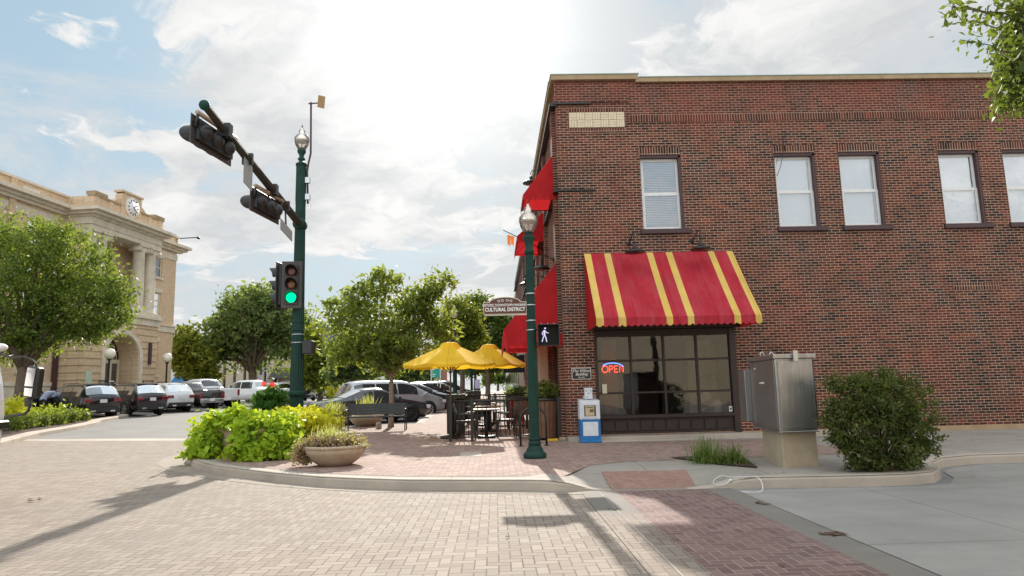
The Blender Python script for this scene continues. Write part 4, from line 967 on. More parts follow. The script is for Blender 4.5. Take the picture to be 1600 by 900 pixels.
for s_, lb in ((5.9, 'right white globe lamp by the courthouse steps'), (12.6, 'left white globe lamp by the courthouse steps')):
    p = Mc @ Vector((s_, PN+1.3, 0)); t = Thing('globe_lamp', lb, 'lamp', (p.x, p.y, 1.4), group='globe lamps at the courthouse door')
    mb = MB(); mb.lathe([(.22, 0), (.22, .2), (.08, .35), (.06, 2.6), (.14, 2.7), (.14, 2.8)], seg=12); t.part('post', mb, m_black)
    mb = MB(); mb.ell((0, 0, 3.1), .36, .36, .38); t.part('globe', mb, m_globe)
# ------------------------------------------------------------------ far side of the square
def bk(px0, px1, pyt, Y, name, label, mat, **k):
    a = PY(px0, 600, Y); b = PY(px1, 600, Y); zt = PY((px0+px1)/2, pyt, Y).z
    return simple_block(name, label, a.x, b.x, Y, Y+12, zt, mat, k.pop('win', m_white), face='S', **k)
m_gray = noisy('grey_blue_paint', (.14, .15, .18), .8, .08, 2); m_beige = noisy('beige_stucco_far', (.50, .42, .32), .85, .08, 2); m_whs = noisy('white_stucco', (.62, .60, .57), .8, .06, 2)
m_brown = noisy('brown_front', (.09, .06, .05), .8, .15, 2); m_blue = cloth_mat('blue_canvas', (.04, .20, .42), .2)
bk(200, 322, 560, 96, 'white_shop', 'low white shop with blue awnings behind the courthouse corner', m_whs, rows=0)
bk(322, 432, 532, 98, 'column_front_building', 'beige building with tall plain columns behind the big square tree', m_beige, rows=0, shop=False)
bk(432, 492, 535, 98.5, 'metal_awning_building', 'tan building with a dark ribbed metal canopy behind the signal pole', m_beige, rows=0)
bk(492, 560, 514, 99, 'grey_blue_building', 'grey-blue two-storey building with white arched windows', m_gray, rows=1, wsize=(1.5, 2.0), gap=3.0, zrow0=4.8)
bk(560, 640, 560, 100, 'brown_shop', 'low dark brown shop behind the parked cars', m_brown, rows=0)
simple_block('red_brick_row', 'row of reddish brick shops beyond the street tree', PY(660, 600, 112).x, -9, 112, 130, 8.5, m_wb, m_white, face='S', rows=1)
t = bpy.data.objects['column_front_building']; a = PY(322, 600, 98); b = PY(432, 600, 98)
for i in range(7):
    x = a.x+(b.x-a.x)*(i+.5)/7; mb = MB(); mb.box(x-.5, x+.5, 97.2, 98.02, .3, 6.2)
    me = mb.mesh('column', m_beige, Matrix.Translation(t.location).inverted()); o = bpy.data.objects.new('column', me); COL.objects.link(o); o.parent = t
    mb = MB(); mb.box(x+.52, x+.98, 97.9, 98.03, .4, 5.2); me = mb.mesh('opening', m_glass_dark, Matrix.Translation(t.location).inverted()); o = bpy.data.objects.new('opening', me); COL.objects.link(o); o.parent = t
for i, (x0, x1) in enumerate(((268, 292), (294, 321))):
    a = PY(x0, 588, 95); b = PY(x1, 601, 95); mb = MB(); mb.add([(a.x, 96, a.z), (b.x, 96, a.z), (b.x, 94.6, b.z+.2), (a.x, 94.6, b.z+.2), (b.x, 94.6, b.z), (a.x, 94.6, b.z)], [[0, 1, 2, 3], [3, 2, 4, 5]])
    solo('blue_awning', ('left' if i == 0 else 'right')+' blue awning on the white shop behind the courthouse', 'awning', mb, m_blue, loc=(a.x, 95, b.z), world=True)
a = PY(425, 576, 97.5); b = PY(500, 590, 97.5); mb = MB(); n = 40
for i in range(n):
    x0 = a.x+(b.x-a.x)*i/n; x1 = a.x+(b.x-a.x)*(i+.85)/n
    mb.prism([(x0, 98.4, a.z), (x1, 98.4, a.z), (x1, 95.8, b.z), (x0, 95.8, b.z)], (0, 0, .06))
mb.prism([(a.x, 98.4, a.z-.03), (b.x, 98.4, a.z-.03), (b.x, 95.8, b.z-.03), (a.x, 95.8, b.z-.03)], (0, 0, .04))
solo('metal_canopy', 'dark ribbed metal canopy seen behind the signal pole', 'canopy', mb, noisy('dark_metal_roof', (.05, .055, .06), .4, .1), loc=(a.x, 97, b.z), world=True)
a = PY(405, 575, 95); b = PY(412, 603, 95); mb = MB(); mb.box(a.x, b.x, 95, 95.03, b.z, a.z); mb.cur = 1; mb.tube([(a.x-.15, 95, .6), (a.x-.15, 95, a.z+.4)], .05, 8)
solo('purple_banner', 'purple and white vertical banner on a pole across the square', 'banner', mb, [noisy('purple_print', (.40, .32, .46), .7, .5, 5), m_black], loc=(a.x, 95, .6), world=True)
# ------------------------------------------------------------------ foliage
def leaves(name, C_, size, mat, elong=1.7, up=.35, jit=.35):
    n = len(C_); a = rng.normal(size=(n, 3)); a /= np.linalg.norm(a, axis=1)[:, None]
    b = rng.normal(size=(n, 3)); b[:, 2] *= (1-up); b -= a*np.sum(a*b, axis=1)[:, None]; b /= np.linalg.norm(b, axis=1)[:, None]
    s = size*(1+jit*rng.normal(size=n)).clip(.4, 1.9); L = (s*elong/2)[:, None]; Wd = (s/2)[:, None]
    c = np.cross(a, b)
    v = np.empty((n, 4, 3)); v[:, 0] = C_-a*L; v[:, 1] = C_+b*Wd-a*L*.15+c*Wd*.3; v[:, 2] = C_+a*L; v[:, 3] = C_-b*Wd-a*L*.15+c*Wd*.3
    me = bpy.data.meshes.new(name); me.vertices.add(n*4); me.vertices.foreach_set('co', v.ravel().astype(np.float32))
    me.loops.add(n*4); me.loops.foreach_set('vertex_index', np.arange(n*4, dtype=np.int32))
    me.polygons.add(n); me.polygons.foreach_set('loop_start', np.arange(0, n*4, 4, dtype=np.int32)); me.polygons.foreach_set('loop_total', np.full(n, 4, dtype=np.int32))
    me.update(); me.validate(); me.materials.append(mat)
    return me
def lobecloud(lobes, nclust, per, sig, shell=.5, flat=.8):
    """lobes: (x,y,z,rx,ry,rz); returns cluster centres, leaf centres"""
    vol = np.array([l[3]*l[4]*l[5] for l in lobes])**(2/3); vol /= vol.sum(); cl = []
    for l, f in zip(lobes, vol):
        n = max(1, int(nclust*f)); d_ = rng.normal(size=(n, 3)); d_ /= np.linalg.norm(d_, axis=1)[:, None]
        r = (shell+(1-shell)*rng.random(n)**.7)*(1+.14*rng.normal(size=n)); cl.append(np.array(l[:3])+d_*r[:, None]*np.array(l[3:6]))
    cl = np.vstack(cl); k = rng.poisson(per, len(cl)).clip(3, per*3)
    idx = np.repeat(np.arange(len(cl)), k); off = rng.normal(size=(len(idx), 3))*sig*np.array([1, 1, flat])
    sz = (.6+.8*rng.random(len(cl)))[idx][:, None]
    return cl, cl[idx]+off*sz
def tree(name, label, base, lobes, mat, bark, th, tr, nclust, per, sig, lsize, group=None, nb=22, shell=.5, fork=None, cat='tree', elong=1.7):
    t = Thing(name, label, cat, tuple(base), group=group); B = Vector(base)
    ex = []
    for l in lobes:                                                  # sprigs that break the outline
        for _ in range(3):
            q = rng.normal(size=3); q /= np.linalg.norm(q); f = rng.uniform(.95, 1.22); k_ = rng.uniform(.10, .24)*l[3]
            ex.append((l[0]+q[0]*l[3]*f, l[1]+q[1]*l[4]*f, l[2]+abs(q[2])*l[5]*f*(1 if rng.random() < .75 else -1), k_, k_, k_*1.1))
    cl, L = lobecloud(list(lobes)+ex, nclust, per, sig, shell)
    t.part('crown', leaves('crown', L-np.array(base), lsize, mat, elong), None)
    mb = MB(); cen = Vector(np.mean([l[:3] for l in lobes], axis=0)); top = Vector(fork) if fork else Vector((B.x+(cen.x-B.x)*.15, B.y, B.z+th))
    mb.tube([B-Vector((0, 0, .1)), B+Vector((0, 0, .15)), B.lerp(top, .5)+Vector((tr*.3, 0, 0)), top], [tr*1.5, tr*1.12, tr, tr*.85], 12)
    for i in range(nb):
        tgt = Vector(cl[random.randrange(len(cl))])
        mid = top.lerp(tgt, .45)+Vector((random.uniform(-.1, .1), random.uniform(-.1, .1), .12))*(tgt-top).length
        q = top.lerp(mid, .5)+Vector((0, 0, .02))*(tgt-top).length
        r0 = tr*random.uniform(.3, .6); mb.tube([top-Vector((0, 0, tr)), q, mid, tgt], [r0, r0*.75, r0*.45, r0*.1], 7)
    t.part('trunk', mb, bark, world=True)
    return t
def pl_(lst, Y, dy=1.0):
    out = []
    for px, py, r in [q[:3] for q in lst]:
        Yc = Y+rng.uniform(-.35, .35)*r*Y/FPX*dy; p = PY(px, py, Yc); R = r*Yc/FPX; out.append((p.x, p.y, p.z, R, R*1.05, R*.85))
    return out
lf1 = leaf_mat('leaf_oak', [(.040, .072, .027), (.092, .145, .038), (.21, .26, .055)], .45, clump=.9)
lf2 = leaf_mat('leaf_dark_oak', [(.052, .085, .040), (.10, .145, .058), (.20, .25, .095)], .45, clump=.45)
lf3 = leaf_mat('leaf_yellow_green', [(.09, .13, .02), (.14, .17, .03), (.20, .22, .03)], .4)
lf4 = leaf_mat('leaf_street', [(.05, .085, .026), (.11, .16, .042), (.25, .285, .07)], .48, clump=1.1)
lf5 = leaf_mat('leaf_elm', [(.04, .07, .02), (.085, .13, .03), (.15, .19, .05)], .45)
lf_bush = leaf_mat('leaf_nandina', [(.025, .038, .014), (.045, .065, .02), (.09, .115, .03), (.20, .22, .075)], .3, clump=3.5)
lf_lime = leaf_mat('leaf_lime_vine', [(.10, .21, .015), (.25, .40, .03), (.42, .55, .05)], .35, clump=5)
lf_yel = leaf_mat('leaf_gold_vine', [(.42, .46, .02), (.60, .58, .03), (.72, .66, .08)], .4)
lf_hib = leaf_mat('leaf_hibiscus', [(.03, .085, .018), (.05, .13, .025), (.10, .19, .04)], .3)
lf_grass = leaf_mat('blade_green', [(.07, .12, .03), (.11, .18, .04), (.20, .25, .08)], .3)
lf_stripe = leaf_mat('blade_striped', [(.22, .28, .06), (.38, .42, .14), (.55, .56, .26)], .35)
lf_mix = leaf_mat('leaf_flowers', [(.10, .13, .05), (.18, .16, .08), (.36, .18, .17), (.44, .28, .24), (.32, .36, .12)], .3, clump=7)
lf_hedge = leaf_mat('leaf_hedge', [(.05, .08, .025), (.09, .13, .03), (.20, .24, .05)], .35)
# big tree left
b = G(22, 652, .12); b = Vector((PY(24, 640, 31).x, 31, .5))
tree('oak_tree', 'large leafy tree in front of the courthouse at the left edge', b,
     pl_([(30, 430, 85), (100, 410, 62), (118, 465, 62), (158, 450, 36), (88, 375, 36), (15, 378, 42), (50, 495, 50), (-50, 440, 90), (-30, 370, 60), (135, 500, 34), (172, 480, 22), (0, 520, 45), (60, 530, 34), (110, 525, 26), (165, 495, 26), (148, 522, 20), (186, 468, 18), (184, 500, 19), (172, 518, 15), (40, 535, 30), (-10, 540, 34), (150, 410, 26), (90, 500, 40), (60, 360, 22)], 31),
     lf1, m_bark, 2.4, .26, 720, 56, .27, .088, nb=44, shell=.35)
tree('live_oak', 'broad dark green live oak standing in the courthouse square', Vector((PY(393, 620, 72).x, 72, .9)),
     pl_([(400, 490, 40), (360, 520, 36), (440, 500, 38), (400, 532, 46), (345, 546, 26), (456, 538, 32), (372, 480, 26), (345, 510, 20), (430, 470, 22), (400, 462, 18), (322, 560, 18), (478, 515, 18)], 72),
     lf2, m_bark, 3.2, .45, 520, 34, .5, .25, nb=34, shell=.4)
tree('square_tree', 'yellow-green tree right against the courthouse corner', Vector((PY(287, 610, 70).x, 70, .9)),
     pl_([(290, 545, 26), (275, 560, 22), (308, 560, 22), (288, 525, 15), (300, 578, 20), (325, 585, 14)], 70), lf3, m_bark, 2.2, .2, 220, 40, .4, .22)
tree('square_tree', 'pale green tree just right of the signal pole', Vector((PY(500, 610, 62).x, 62, .8)),
     pl_([(497, 560, 20), (515, 575, 18), (480, 580, 20), (505, 595, 14), (488, 525, 12)], 62), lf3, m_bark, 2.0, .2, 160, 40, .36, .2)
tree('square_tree', 'dark green tree behind the street tree and minivan', Vector((PY(545, 610, 55).x, 55, .6)),
     pl_([(540, 560, 26), (565, 575, 24), (530, 585, 18), (580, 555, 22), (555, 535, 20)], 55), lf2, m_bark, 2.4, .2, 180, 42, .34, .18)
b = Vector((-3.55, 23.6, SZ(-3.5, 23.6)))
tree('street_tree', 'young street tree with a slim trunk behind the black bench', b,
     pl_([(605, 520, 52), (565, 480, 34), (645, 480, 34), (590, 448, 24), (610, 432, 14), (682, 450, 18), (695, 440, 12), (665, 462, 20), (530, 500, 24), (520, 478, 10), (558, 545, 36), (640, 545, 40), (680, 500, 26), (535, 545, 24), (600, 565, 28), (560, 450, 14), (690, 520, 22)], 23.6),
     lf4, m_bark_pale, 1.75, .085, 520, 22, .16, .085, nb=60, shell=.2, elong=2.1)
tree('elm_tree', 'yellow-green tree above the yellow umbrellas down the side street', Vector((PY(722, 610, 46).x, 46, .8)),
     pl_([(720, 500, 26), (700, 520, 22), (735, 520, 20), (715, 480, 14), (725, 545, 18)], 46), lf3, m_bark, 2.6, .16, 260, 40, .26, .13, nb=20)
tree('elm_tree', 'green tree behind the umbrellas and the hanging street sign', Vector((PY(762, 608, 62).x, 62, .9)),
     pl_([(755, 505, 36), (790, 520, 30), (735, 480, 16), (770, 540, 30), (800, 545, 22), (745, 470, 10)], 62), lf5, m_bark, 3, .2, 420, 42, .4, .16, nb=20)
tree('elm_tree', 'farther green tree filling the gap under the umbrellas', Vector((PY(742, 606, 95).x, 95, .9)),
     pl_([(740, 570, 18), (755, 560, 20), (770, 575, 12), (722, 565, 18)], 95), lf5, m_bark, 3, .2, 160, 42, .5, .25)
tree('distant_tree', 'pale distant tree at the end of the side street', Vector((PY(778, 603, 180).x, 180, .9)),
     pl_([(775, 585, 10), (788, 588, 9), (764, 590, 9)], 180), lf5, m_bark, 3, .3, 80, 40, .8, .45)
tree('distant_tree', 'low dark trees beyond the minivan roofs', Vector((PY(640, 608, 80).x, 80, .8)),
     pl_([(640, 585, 18), (665, 580, 16), (620, 590, 14)], 80), lf2, m_bark, 2, .2, 120, 40, .4, .25)
# overhanging branch, its trunk stands on the pavement out of frame to the right
tb = Vector((6.6, 5.6, 0))
t = Thing('elm_tree', 'tree whose leafy branches hang into the top right corner', 'tree', tuple(tb))
mb = MB(); fork = Vector((6.5, 5.8, 3.6))
mb.tube([tb, tb+Vector((0, 0, .3)), fork], [.2, .15, .12], 12)
br = [[(1600, 60), (1560, 45), (1520, 32), (1483, 38)], [(1600, 40), (1570, 20), (1540, 18), (1492, 12)], [(1605, 100), (1575, 80), (1545, 70), (1500, 62)], [(1605, 120), (1575, 110), (1560, 140), (1552, 178)], [(1600, 20), (1580, 5), (1560, -15), (1520, -40)],
      [(1610, 140), (1590, 150), (1575, 165), (1570, 150)], [(1600, 80), (1580, 95), (1560, 98), (1545, 100)], [(1640, 60), (1620, 80), (1600, 90), (1580, 60)], [(1640, 160), (1620, 150), (1600, 150), (1590, 170)], [(1640, 10), (1625, 30), (1600, 10), (1590, 30)], [(1500, 8), (1490, 2), (1488, 14), (1500, 28)]]
br += [[(1610+random.uniform(0, 60), random.uniform(-60, 170)) for _ in range(1)]+[(1575+random.uniform(-18, 60), random.uniform(-40, 165)) for _ in range(3)] for _ in range(16)]
br += [[(1640, random.uniform(20, 160)), (1612, random.uniform(40, 170)), (random.uniform(1565, 1600), random.uniform(60, 182)), (random.uniform(1555, 1595), random.uniform(70, 180))] for _ in range(16)]
LC = []
limbs = [[fork, fork.lerp(PY(1680, 60, 6.2), .5)+Vector((0, 0, .25)), PY(1680, 60, 6.2)], [fork, fork.lerp(PY(1690, 150, 6.0), .55)+Vector((0, 0, .05)), PY(1690, 150, 6.0)], [fork, fork.lerp(PY(1670, -40, 6.3), .5)+Vector((.1, 0, .2)), PY(1670, -40, 6.3)]]
for lm in limbs: mb.tube(lm, [.075, .05, .025], 8)
for a_, b_, c_ in ((7.4, 6.4, 5.3), (6.9, 4.8, 5.6), (7.9, 5.4, 4.9)): mb.tube([fork, fork.lerp(Vector((a_, b_, c_)), .5)+Vector((0, 0, .15)), Vector((a_, b_, c_))], [.07, .045, .01], 8)
for bpx in br:
    Yb = random.uniform(5.6, 6.6); pts = [PY(x, y, Yb+random.uniform(-.1, .1)) for x, y in bpx]
    st_ = min((lm[2] for lm in limbs), key=lambda q: (q-pts[0]).length); mb.tube([st_, *pts], [.016, .010, .007, .005, .003, .002][:len(pts)+1], 6)
    for p0, p1 in zip(pts, pts[1:]):
        ln = (p1-p0).length
        for k in range(int(ln/.011)+4):
            p = p0.lerp(p1, random.random()); LC.append(p+Vector((random.gauss(0, .05), random.gauss(0, .08), random.gauss(-.01, .05))))
t.part('trunk', mb, m_bark, world=True)
_, Lx = lobecloud([(7.2, 6.0, 5.0, 1.1, 1.1, .9), (7.0, 4.6, 5.3, 1.1, .9, .8), (8.2, 5.4, 4.8, 1.1, 1.1, .9), (7.3, 5.4, 6.0, 1.2, 1.1, .7)], 300, 18, .12, .3)
LC += [Vector(q) for q in Lx if q[0] > .97*q[1]]
t.part('crown', leaves('crown', np.array([tuple(p) for p in LC])-np.array(tb), .036, leaf_mat('leaf_overhang', [(.05, .085, .022), (.085, .13, .03), (.16, .20, .05)], .4), 2.0), None)
# ------------------------------------------------------------------ vehicles
def interp(pl, x):
    xs = [p[0] for p in pl]; ys = [p[1] for p in pl]; return float(np.interp(x, xs, ys))
def smooth_prof(pl, x, L, k=.035):
    return sum(interp(pl, x+d_*k*L)*w_ for d_, w_ in ((-1, .25), (-.5, .15), (0, .2), (.5, .15), (1, .25)))
KINDS = {
 # fractions of length from the rear; heights in metres
 'suv': dict(L=4.75, w=.95, top=[(0, 1.0), (.02, 1.14), (.085, 1.58), (.16, 1.69), (.50, 1.70), (.60, 1.62), (.76, 1.10), (.97, .92), (1, .75)], belt=[(0, .95), (.1, 1.02), (.72, 1.0), (.8, .98), (.96, .85), (1, .70)], cab=(.03, .76), ws=(.60, .755), rw=(.022, .085), side=(.09, .66), wheels=(.19, .80), r=.37, sill=.30),
 'sedan': dict(L=4.8, w=.91, top=[(0, .80), (.02, .92), (.14, .99), (.20, 1.05), (.38, 1.40), (.50, 1.44), (.56, 1.42), (.73, 1.0), (.96, .78), (1, .6)], belt=[(0, .78), (.12, .90), (.73, .90), (.8, .86), (.96, .70), (1, .55)], cab=(.20, .74), ws=(.57, .72), rw=(.21, .36), side=(.27, .66), wheels=(.20, .80), r=.34, sill=.22),
 'minivan': dict(L=5.1, w=1.0, top=[(0, .98), (.015, 1.1), (.07, 1.66), (.16, 1.74), (.55, 1.74), (.64, 1.66), (.83, 1.08), (.97, .86), (1, .7)], belt=[(0, .95), (.1, 1.05), (.8, .98), (.86, .92), (.97, .78), (1, .66)], cab=(.02, .83), ws=(.64, .81), rw=(.02, .07), side=(.07, .70), wheels=(.18, .80), r=.35, sill=.22),
 'van': dict(L=5.6, w=1.02, top=[(0, 2.2), (.01, 2.48), (.10, 2.52), (.70, 2.50), (.80, 2.2), (.90, 1.35), (.98, 1.05), (1, .8)], belt=[(0, 1.2), (.85, 1.2), (.9, 1.1), (.98, .9), (1, .75)], cab=(.0, .9), ws=(.80, .89), rw=None, side=(.70, .80), wheels=(.2, .82), r=.36, sill=.35),
 'pickup': dict(L=5.9, w=1.0, top=[(0, 1.22), (.01, 1.26), (.30, 1.27), (.325, 1.30), (.36, 1.86), (.42, 1.93), (.58, 1.93), (.64, 1.84), (.745, 1.28), (.97, 1.12), (1, .95)], belt=[(0, 1.18), (.3, 1.22), (.73, 1.22), (.8, 1.2), (.97, 1.05), (1, .9)], cab=(.32, .75), ws=(.645, .74), rw=(.325, .36), side=(.37, .69), wheels=(.21, .81), r=.41, sill=.45),
}
def make_car(kind, paint, label, loc, heading, group, pick=None, name=None, cat=None, L=None, hs=1.0, tint=None, rack=False, darkwheel=False):
    """heading: azimuth in degrees, 0 = +Y, positive to +X; loc = ground point at the middle of the car"""
    K = KINDS[kind]; L = L or K['L']; w0 = K['w']
    nm = name or {'suv': 'suv', 'sedan': 'car', 'minivan': 'minivan', 'van': 'van', 'pickup': 'pickup_truck'}[kind]
    t = Thing(nm, label, cat or {'suv': 'suv', 'sedan': 'car', 'minivan': 'minivan', 'van': 'van', 'pickup': 'pickup truck'}[kind], loc, R_(90-heading), group)
    def wid(f): return w0*(1-.16*max(0, (.07-f)/.07)**2-.26*max(0, (f-.9)/.1)**2)
    def sec(f, v):
        """v 0..7 around the half section"""
        x = (f-.5)*L; tp = smooth_prof(K['top'], f*1.0, 1, .012)*hs if kind != 'pickup' else smooth_prof(K['top'], f, 1, .006)*hs
        be = min(smooth_prof(K['belt'], f, 1, .02)*hs, tp-.03); si = K['sill']+.12*max(0, (.06-f)/.06)+.05*max(0, (f-.94)/.06); w_ = wid(f)
        c0, c1 = K['cab']; rise = max(0, min(1, (tp-be-.05)/.5)); tum = (.24 if kind != 'van' else .10)*rise
        we = w_-.035-tum if rise > 0.02 else w_-.07
        pts = [(0, si), (w_*.86, si), (w_*.97, si+.09), (w_, (si+be)/2+.05), (w_*.975, be), (we, tp-.06*rise-.012), (we*.62, tp-.004), (0, tp+.018)]
        i = min(6, int(v)); a, b = pts[i], pts[i+1]; q = v-i
        return Vector((x, a[0]+(b[0]-a[0])*q, a[1]+(b[1]-a[1])*q))
    fs_ = sorted(set(np.round(np.concatenate([np.linspace(0, 1, 49), [.008, .02, .98, .992]]), 4)))
    mb = MB(); mb.smooth = True; vs = []; ring = [0, 1, 2, 3, 4, 5, 6, 7]
    for f in fs_:
        h = [sec(f, v) for v in ring]; full = h+[Vector((p.x, -p.y, p.z)) for p in h[-2:0:-1]]; vs += full
    n = 14; fc = [[i*n+k, i*n+(k+1) % n, (i+1)*n+(k+1) % n, (i+1)*n+k] for i in range(len(fs_)-1) for k in range(n)]
    fc += [list(range(n)), [(len(fs_)-1)*n+k for k in range(n)][::-1]]
    mb.add(vs, fc); body = t.part('body', mb, paint)
    def patch(mb, f0, f1, v0, v1, off=.012, nf=6, nv=2, both=True, skew=0.0):
        for sg in ((1, -1) if both else (1,)):
            g = []
            for i in range(nf+1):
                row = []
                for j in range(nv+1):
                    f = f0+(f1-f0)*i/nf; v = v0+(v1-v0)*j/nv; f = f+skew*(j/nv)
                    p = sec(f, v); e = .004; du = sec(min(1, f+e), v)-sec(max(0, f-e), v); dv = sec(f, min(7, v+.05))-sec(f, max(0, v-.05)); nr = du.cross(dv)
                    nr = nr.normalized() if nr.length > 1e-9 else Vector((0, 1, 0))
                    if nr.y < 0 and v < 5: nr = -nr
                    if v >= 5 and nr.z < 0: nr = -nr
                    p = p+nr*off; row.append(Vector((p.x, p.y*sg, p.z)))
                g.append(row)
            for i in range(nf):
                for j in range(nv): mb.quad(g[i][j], g[i+1][j], g[i+1][j+1], g[i][j+1])
    gm = m_glass_car
    s0, s1 = K['side']; nw = {'suv': 3, 'sedan': 2, 'minivan': 3, 'van': 1, 'pickup': 2}[kind]; wsd = (s1-s0)/nw
    for i in range(nw):
        m = MB(); m.smooth = True
        patch(m, s0+i*wsd+.006, s0+(i+1)*wsd-.006, 4.12, 4.88, .010, 5, 2, skew=(.02 if i == 0 and kind != 'pickup' else 0)+(-.055 if i == nw-1 else 0) if False else 0.0)
        t.part('side_window', m, gm, parent=body)
    m = MB(); m.smooth = True; patch(m, K['ws'][0], K['ws'][1], 5.15, 7, .010, 5, 3); t.part('windscreen', m, gm, parent=body)
    if K['rw']:
        m = MB(); m.smooth = True; patch(m, K['rw'][0], K['rw'][1], 5.12, 7, .012, 5, 3); t.part('rear_window', m, gm, parent=body)
    # wheels
    r = K['r']
    for f in K['wheels']:
        for sg in (1, -1):
            x = (f-.5)*L; y = sg*(w0+.012); Mx = Matrix.Rotation(R_(-90*sg), 4, 'X')
            m = MB(); m.lathe([(r*1.17, 0), (r*1.17, .008)], (x, sg*(w0-.001), r), 26, M=Mx)
            m.v = [q if q[2] < 2*r+.2 else q for q in m.v]; t.part('wheel_arch', m, m_plastic, parent=body)
            m = MB(); m.lathe([(r*.66, 0), (r*.95, 0), (r, .03), (r, .2), (r*.96, .232), (r*.68, .236), (r*.66, .20)], (x, sg*(w0-.20), r), 26, M=Mx); wh = t.part('wheel', m, m_tyre)
            m = MB(); m.lathe([(r*.66, .19), (r*.68, .228), (r*.62, .232), (r*.58, .20)], (x, sg*(w0-.20), r), 24, M=Mx)
            for k in range(6):
                a = k*math.pi/3; m.obox((x+math.cos(a)*r*.33, sg*(w0+.012), r+math.sin(a)*r*.33), r*.62, .02, .06, ry=-a)
            m.lathe([(r*.14, .19), (r*.14, .235)], (x, sg*(w0-.20), r), 12, M=Mx)
            t.part('rim', m, m_plastic if darkwheel else m_rim, parent=wh)
            m = MB(); m.lathe([(r*.6, .15), (r*.6, .17)], (x, sg*(w0-.20), r), 16, M=Mx); t.part('brake_shadow', m, m_plastic, parent=wh)
    rear = -.5*L; si = K['sill']; be = interp(K['belt'], .02)*hs; wr = wid(0)
    m = MB(); m.box(rear-.035, rear+.14, -wr*.97, wr*.97, si+.0, si+.24); t.part('rear_bumper', m, m_plastic if kind != 'pickup' else m_chrome, bevel=.02)
    m = MB(); m.box(L/2-.12, L/2+.035, -wid(1)*.95, wid(1)*.95, si+.02, si+.20); t.part('front_bumper', m, m_plastic, bevel=.02)
    for sg in (1, -1):
        m = MB()
        if kind == 'pickup': m.box(rear-.02, rear+.10, sg*wr*.82, sg*(wr+.03), be-.42, be-.02)
        elif kind == 'van': m.box(rear-.02, rear+.06, sg*wr*.86, sg*(wr+.02), .95, 1.5)
        elif kind == 'sedan': m.box(rear-.03, rear+.16, sg*wr*.55, sg*(wr+.035), be-.20, be-.04)
        else: m.box(rear-.03, rear+.22, sg*wr*.62, sg*(wr+.045), be-.17, be+.0)
        t.part('tail_lamp', m, m_tail, bevel=.015)
        m = MB(); wf = wid(.97); fz = interp(K['belt'], .95)*hs; m.box(L/2-.30, L/2+.012, sg*wf*.60, sg*(wf+.02), fz-.17, fz-.03); t.part('headlamp', m, m_lens, bevel=.02)
        m = MB(); xm = (K['ws'][1]-.05-.5)*L; zb_ = interp(K['belt'], .7)*hs; m.obox((xm, sg*(w0+.10), zb_+.10), .16, .2, .15); t.part('wing_mirror', m, paint, bevel=.03)
        if kind == 'suv': m = MB(); m.box(rear-.055, rear-.02, sg*.45-.12, sg*.45+.12, si+.03, si+.10); t.part('exhaust_trim', m, m_chrome, bevel=.01)
    pz = si+.36 if kind in ('suv', 'minivan', 'sedan') else si+.1
    if kind == 'suv': pz = be-.20
    m = MB(); m.box(rear-.045, rear-.0, -.16, .16, pz, pz+.16); t.part('licence_plate', m, m_plate)
    m = MB(); m.box(L/2-.04, L/2+.02, -.5, .5, si+.26, si+.44); t.part('grille', m, m_plastic)
    if rack or kind in ('suv',):
        m = MB()
        for sg in (1, -1): m.tube([(-.30*L, sg*(w0-.33), 1.66*hs), (-.27*L, sg*(w0-.33), 1.715*hs), (.0, sg*(w0-.33), 1.715*hs), (.04*L, sg*(w0-.33), 1.66*hs)], .014, 6)
        t.part('roof_rail', m, m_plastic)
    if kind == 'suv': m = MB(); m.box(rear+.10*L, rear+.13*L, -.55, .55, 1.58*hs, 1.66*hs); t.part('spoiler', m, paint, bevel=.02)
    if kind == 'pickup':
        m = MB(); m.box(rear+.05, rear+.30*L, -w0+.1, w0-.1, 1.275*hs, 1.29*hs); t.part('bed_cover', m, m_plastic)
        m = MB(); m.box(rear-.015, rear+.02, -wr*.8, wr*.8, si+.3, be-.02); m.box(rear-.028, rear-.01, -.12, .12, be-.14, be-.08); t.part('tailgate', m, paint, bevel=.01)
    if kind == 'van':
        m = MB(); m.box(rear-.012, rear+.0, -.008, .008, .6, 2.35); m.box(rear-.03, rear, .06, .12, 1.15, 1.45); m.box(rear-.02, rear, -.45, -.15, .78, .92); t.part('door_seam', m, m_plastic)
    return t
P_blk0 = None
P_blk = car_mat('paint_black', (.010, .010, .013), .2, .2); P_plum = car_mat('paint_dark_plum', (.022, .013, .020), .4, .22); P_wht = car_mat('paint_white', (.70, .71, .72), 0, .3)
P_char = car_mat('paint_charcoal', (.035, .032, .030), .5, .28); P_gry = car_mat('paint_slate', (.055, .058, .07), .35, .25); P_slv = car_mat('paint_silver', (.42, .43, .45), .35, .3)
P_slate = car_mat('paint_dark_teal', (.03, .04, .045), .5, .25)
def cpos(px, py, back, heading, Y=None):
    """ground point below pixel = centre of the rear (back<0) or nose (back>0)"""
    p = G(px, py, .0) if Y is None else Vector((PY(px, py, Y).x, Y, 0))
    a = R_(heading); p = Vector((p.x-math.sin(a)*back, p.y-math.cos(a)*back, 0)); p.z = T(p.x, p.y)+.005; return tuple(p)
LG = 'cars parked in front of the courthouse'; HD = -57
s1 = make_car('suv', P_blk, 'black suv parked with its front door open and a person leaning in', cpos(160, 650, -2.37, HD, 33.6), HD, LG)
make_car('suv', P_plum, 'dark plum suv parked second in the courthouse row', cpos(238, 646, -2.4, HD, 36.9), HD, LG)
make_car('suv', P_wht, 'white suv parked between the plum suv and the dark pickup', cpos(283, 641, -2.3, HD, 41.3), HD, LG, L=4.6)
make_car('pickup', P_char, 'dark charcoal pickup truck with a closed tailgate', cpos(330, 640, -2.9, HD, 43.2), HD, LG, hs=.93)
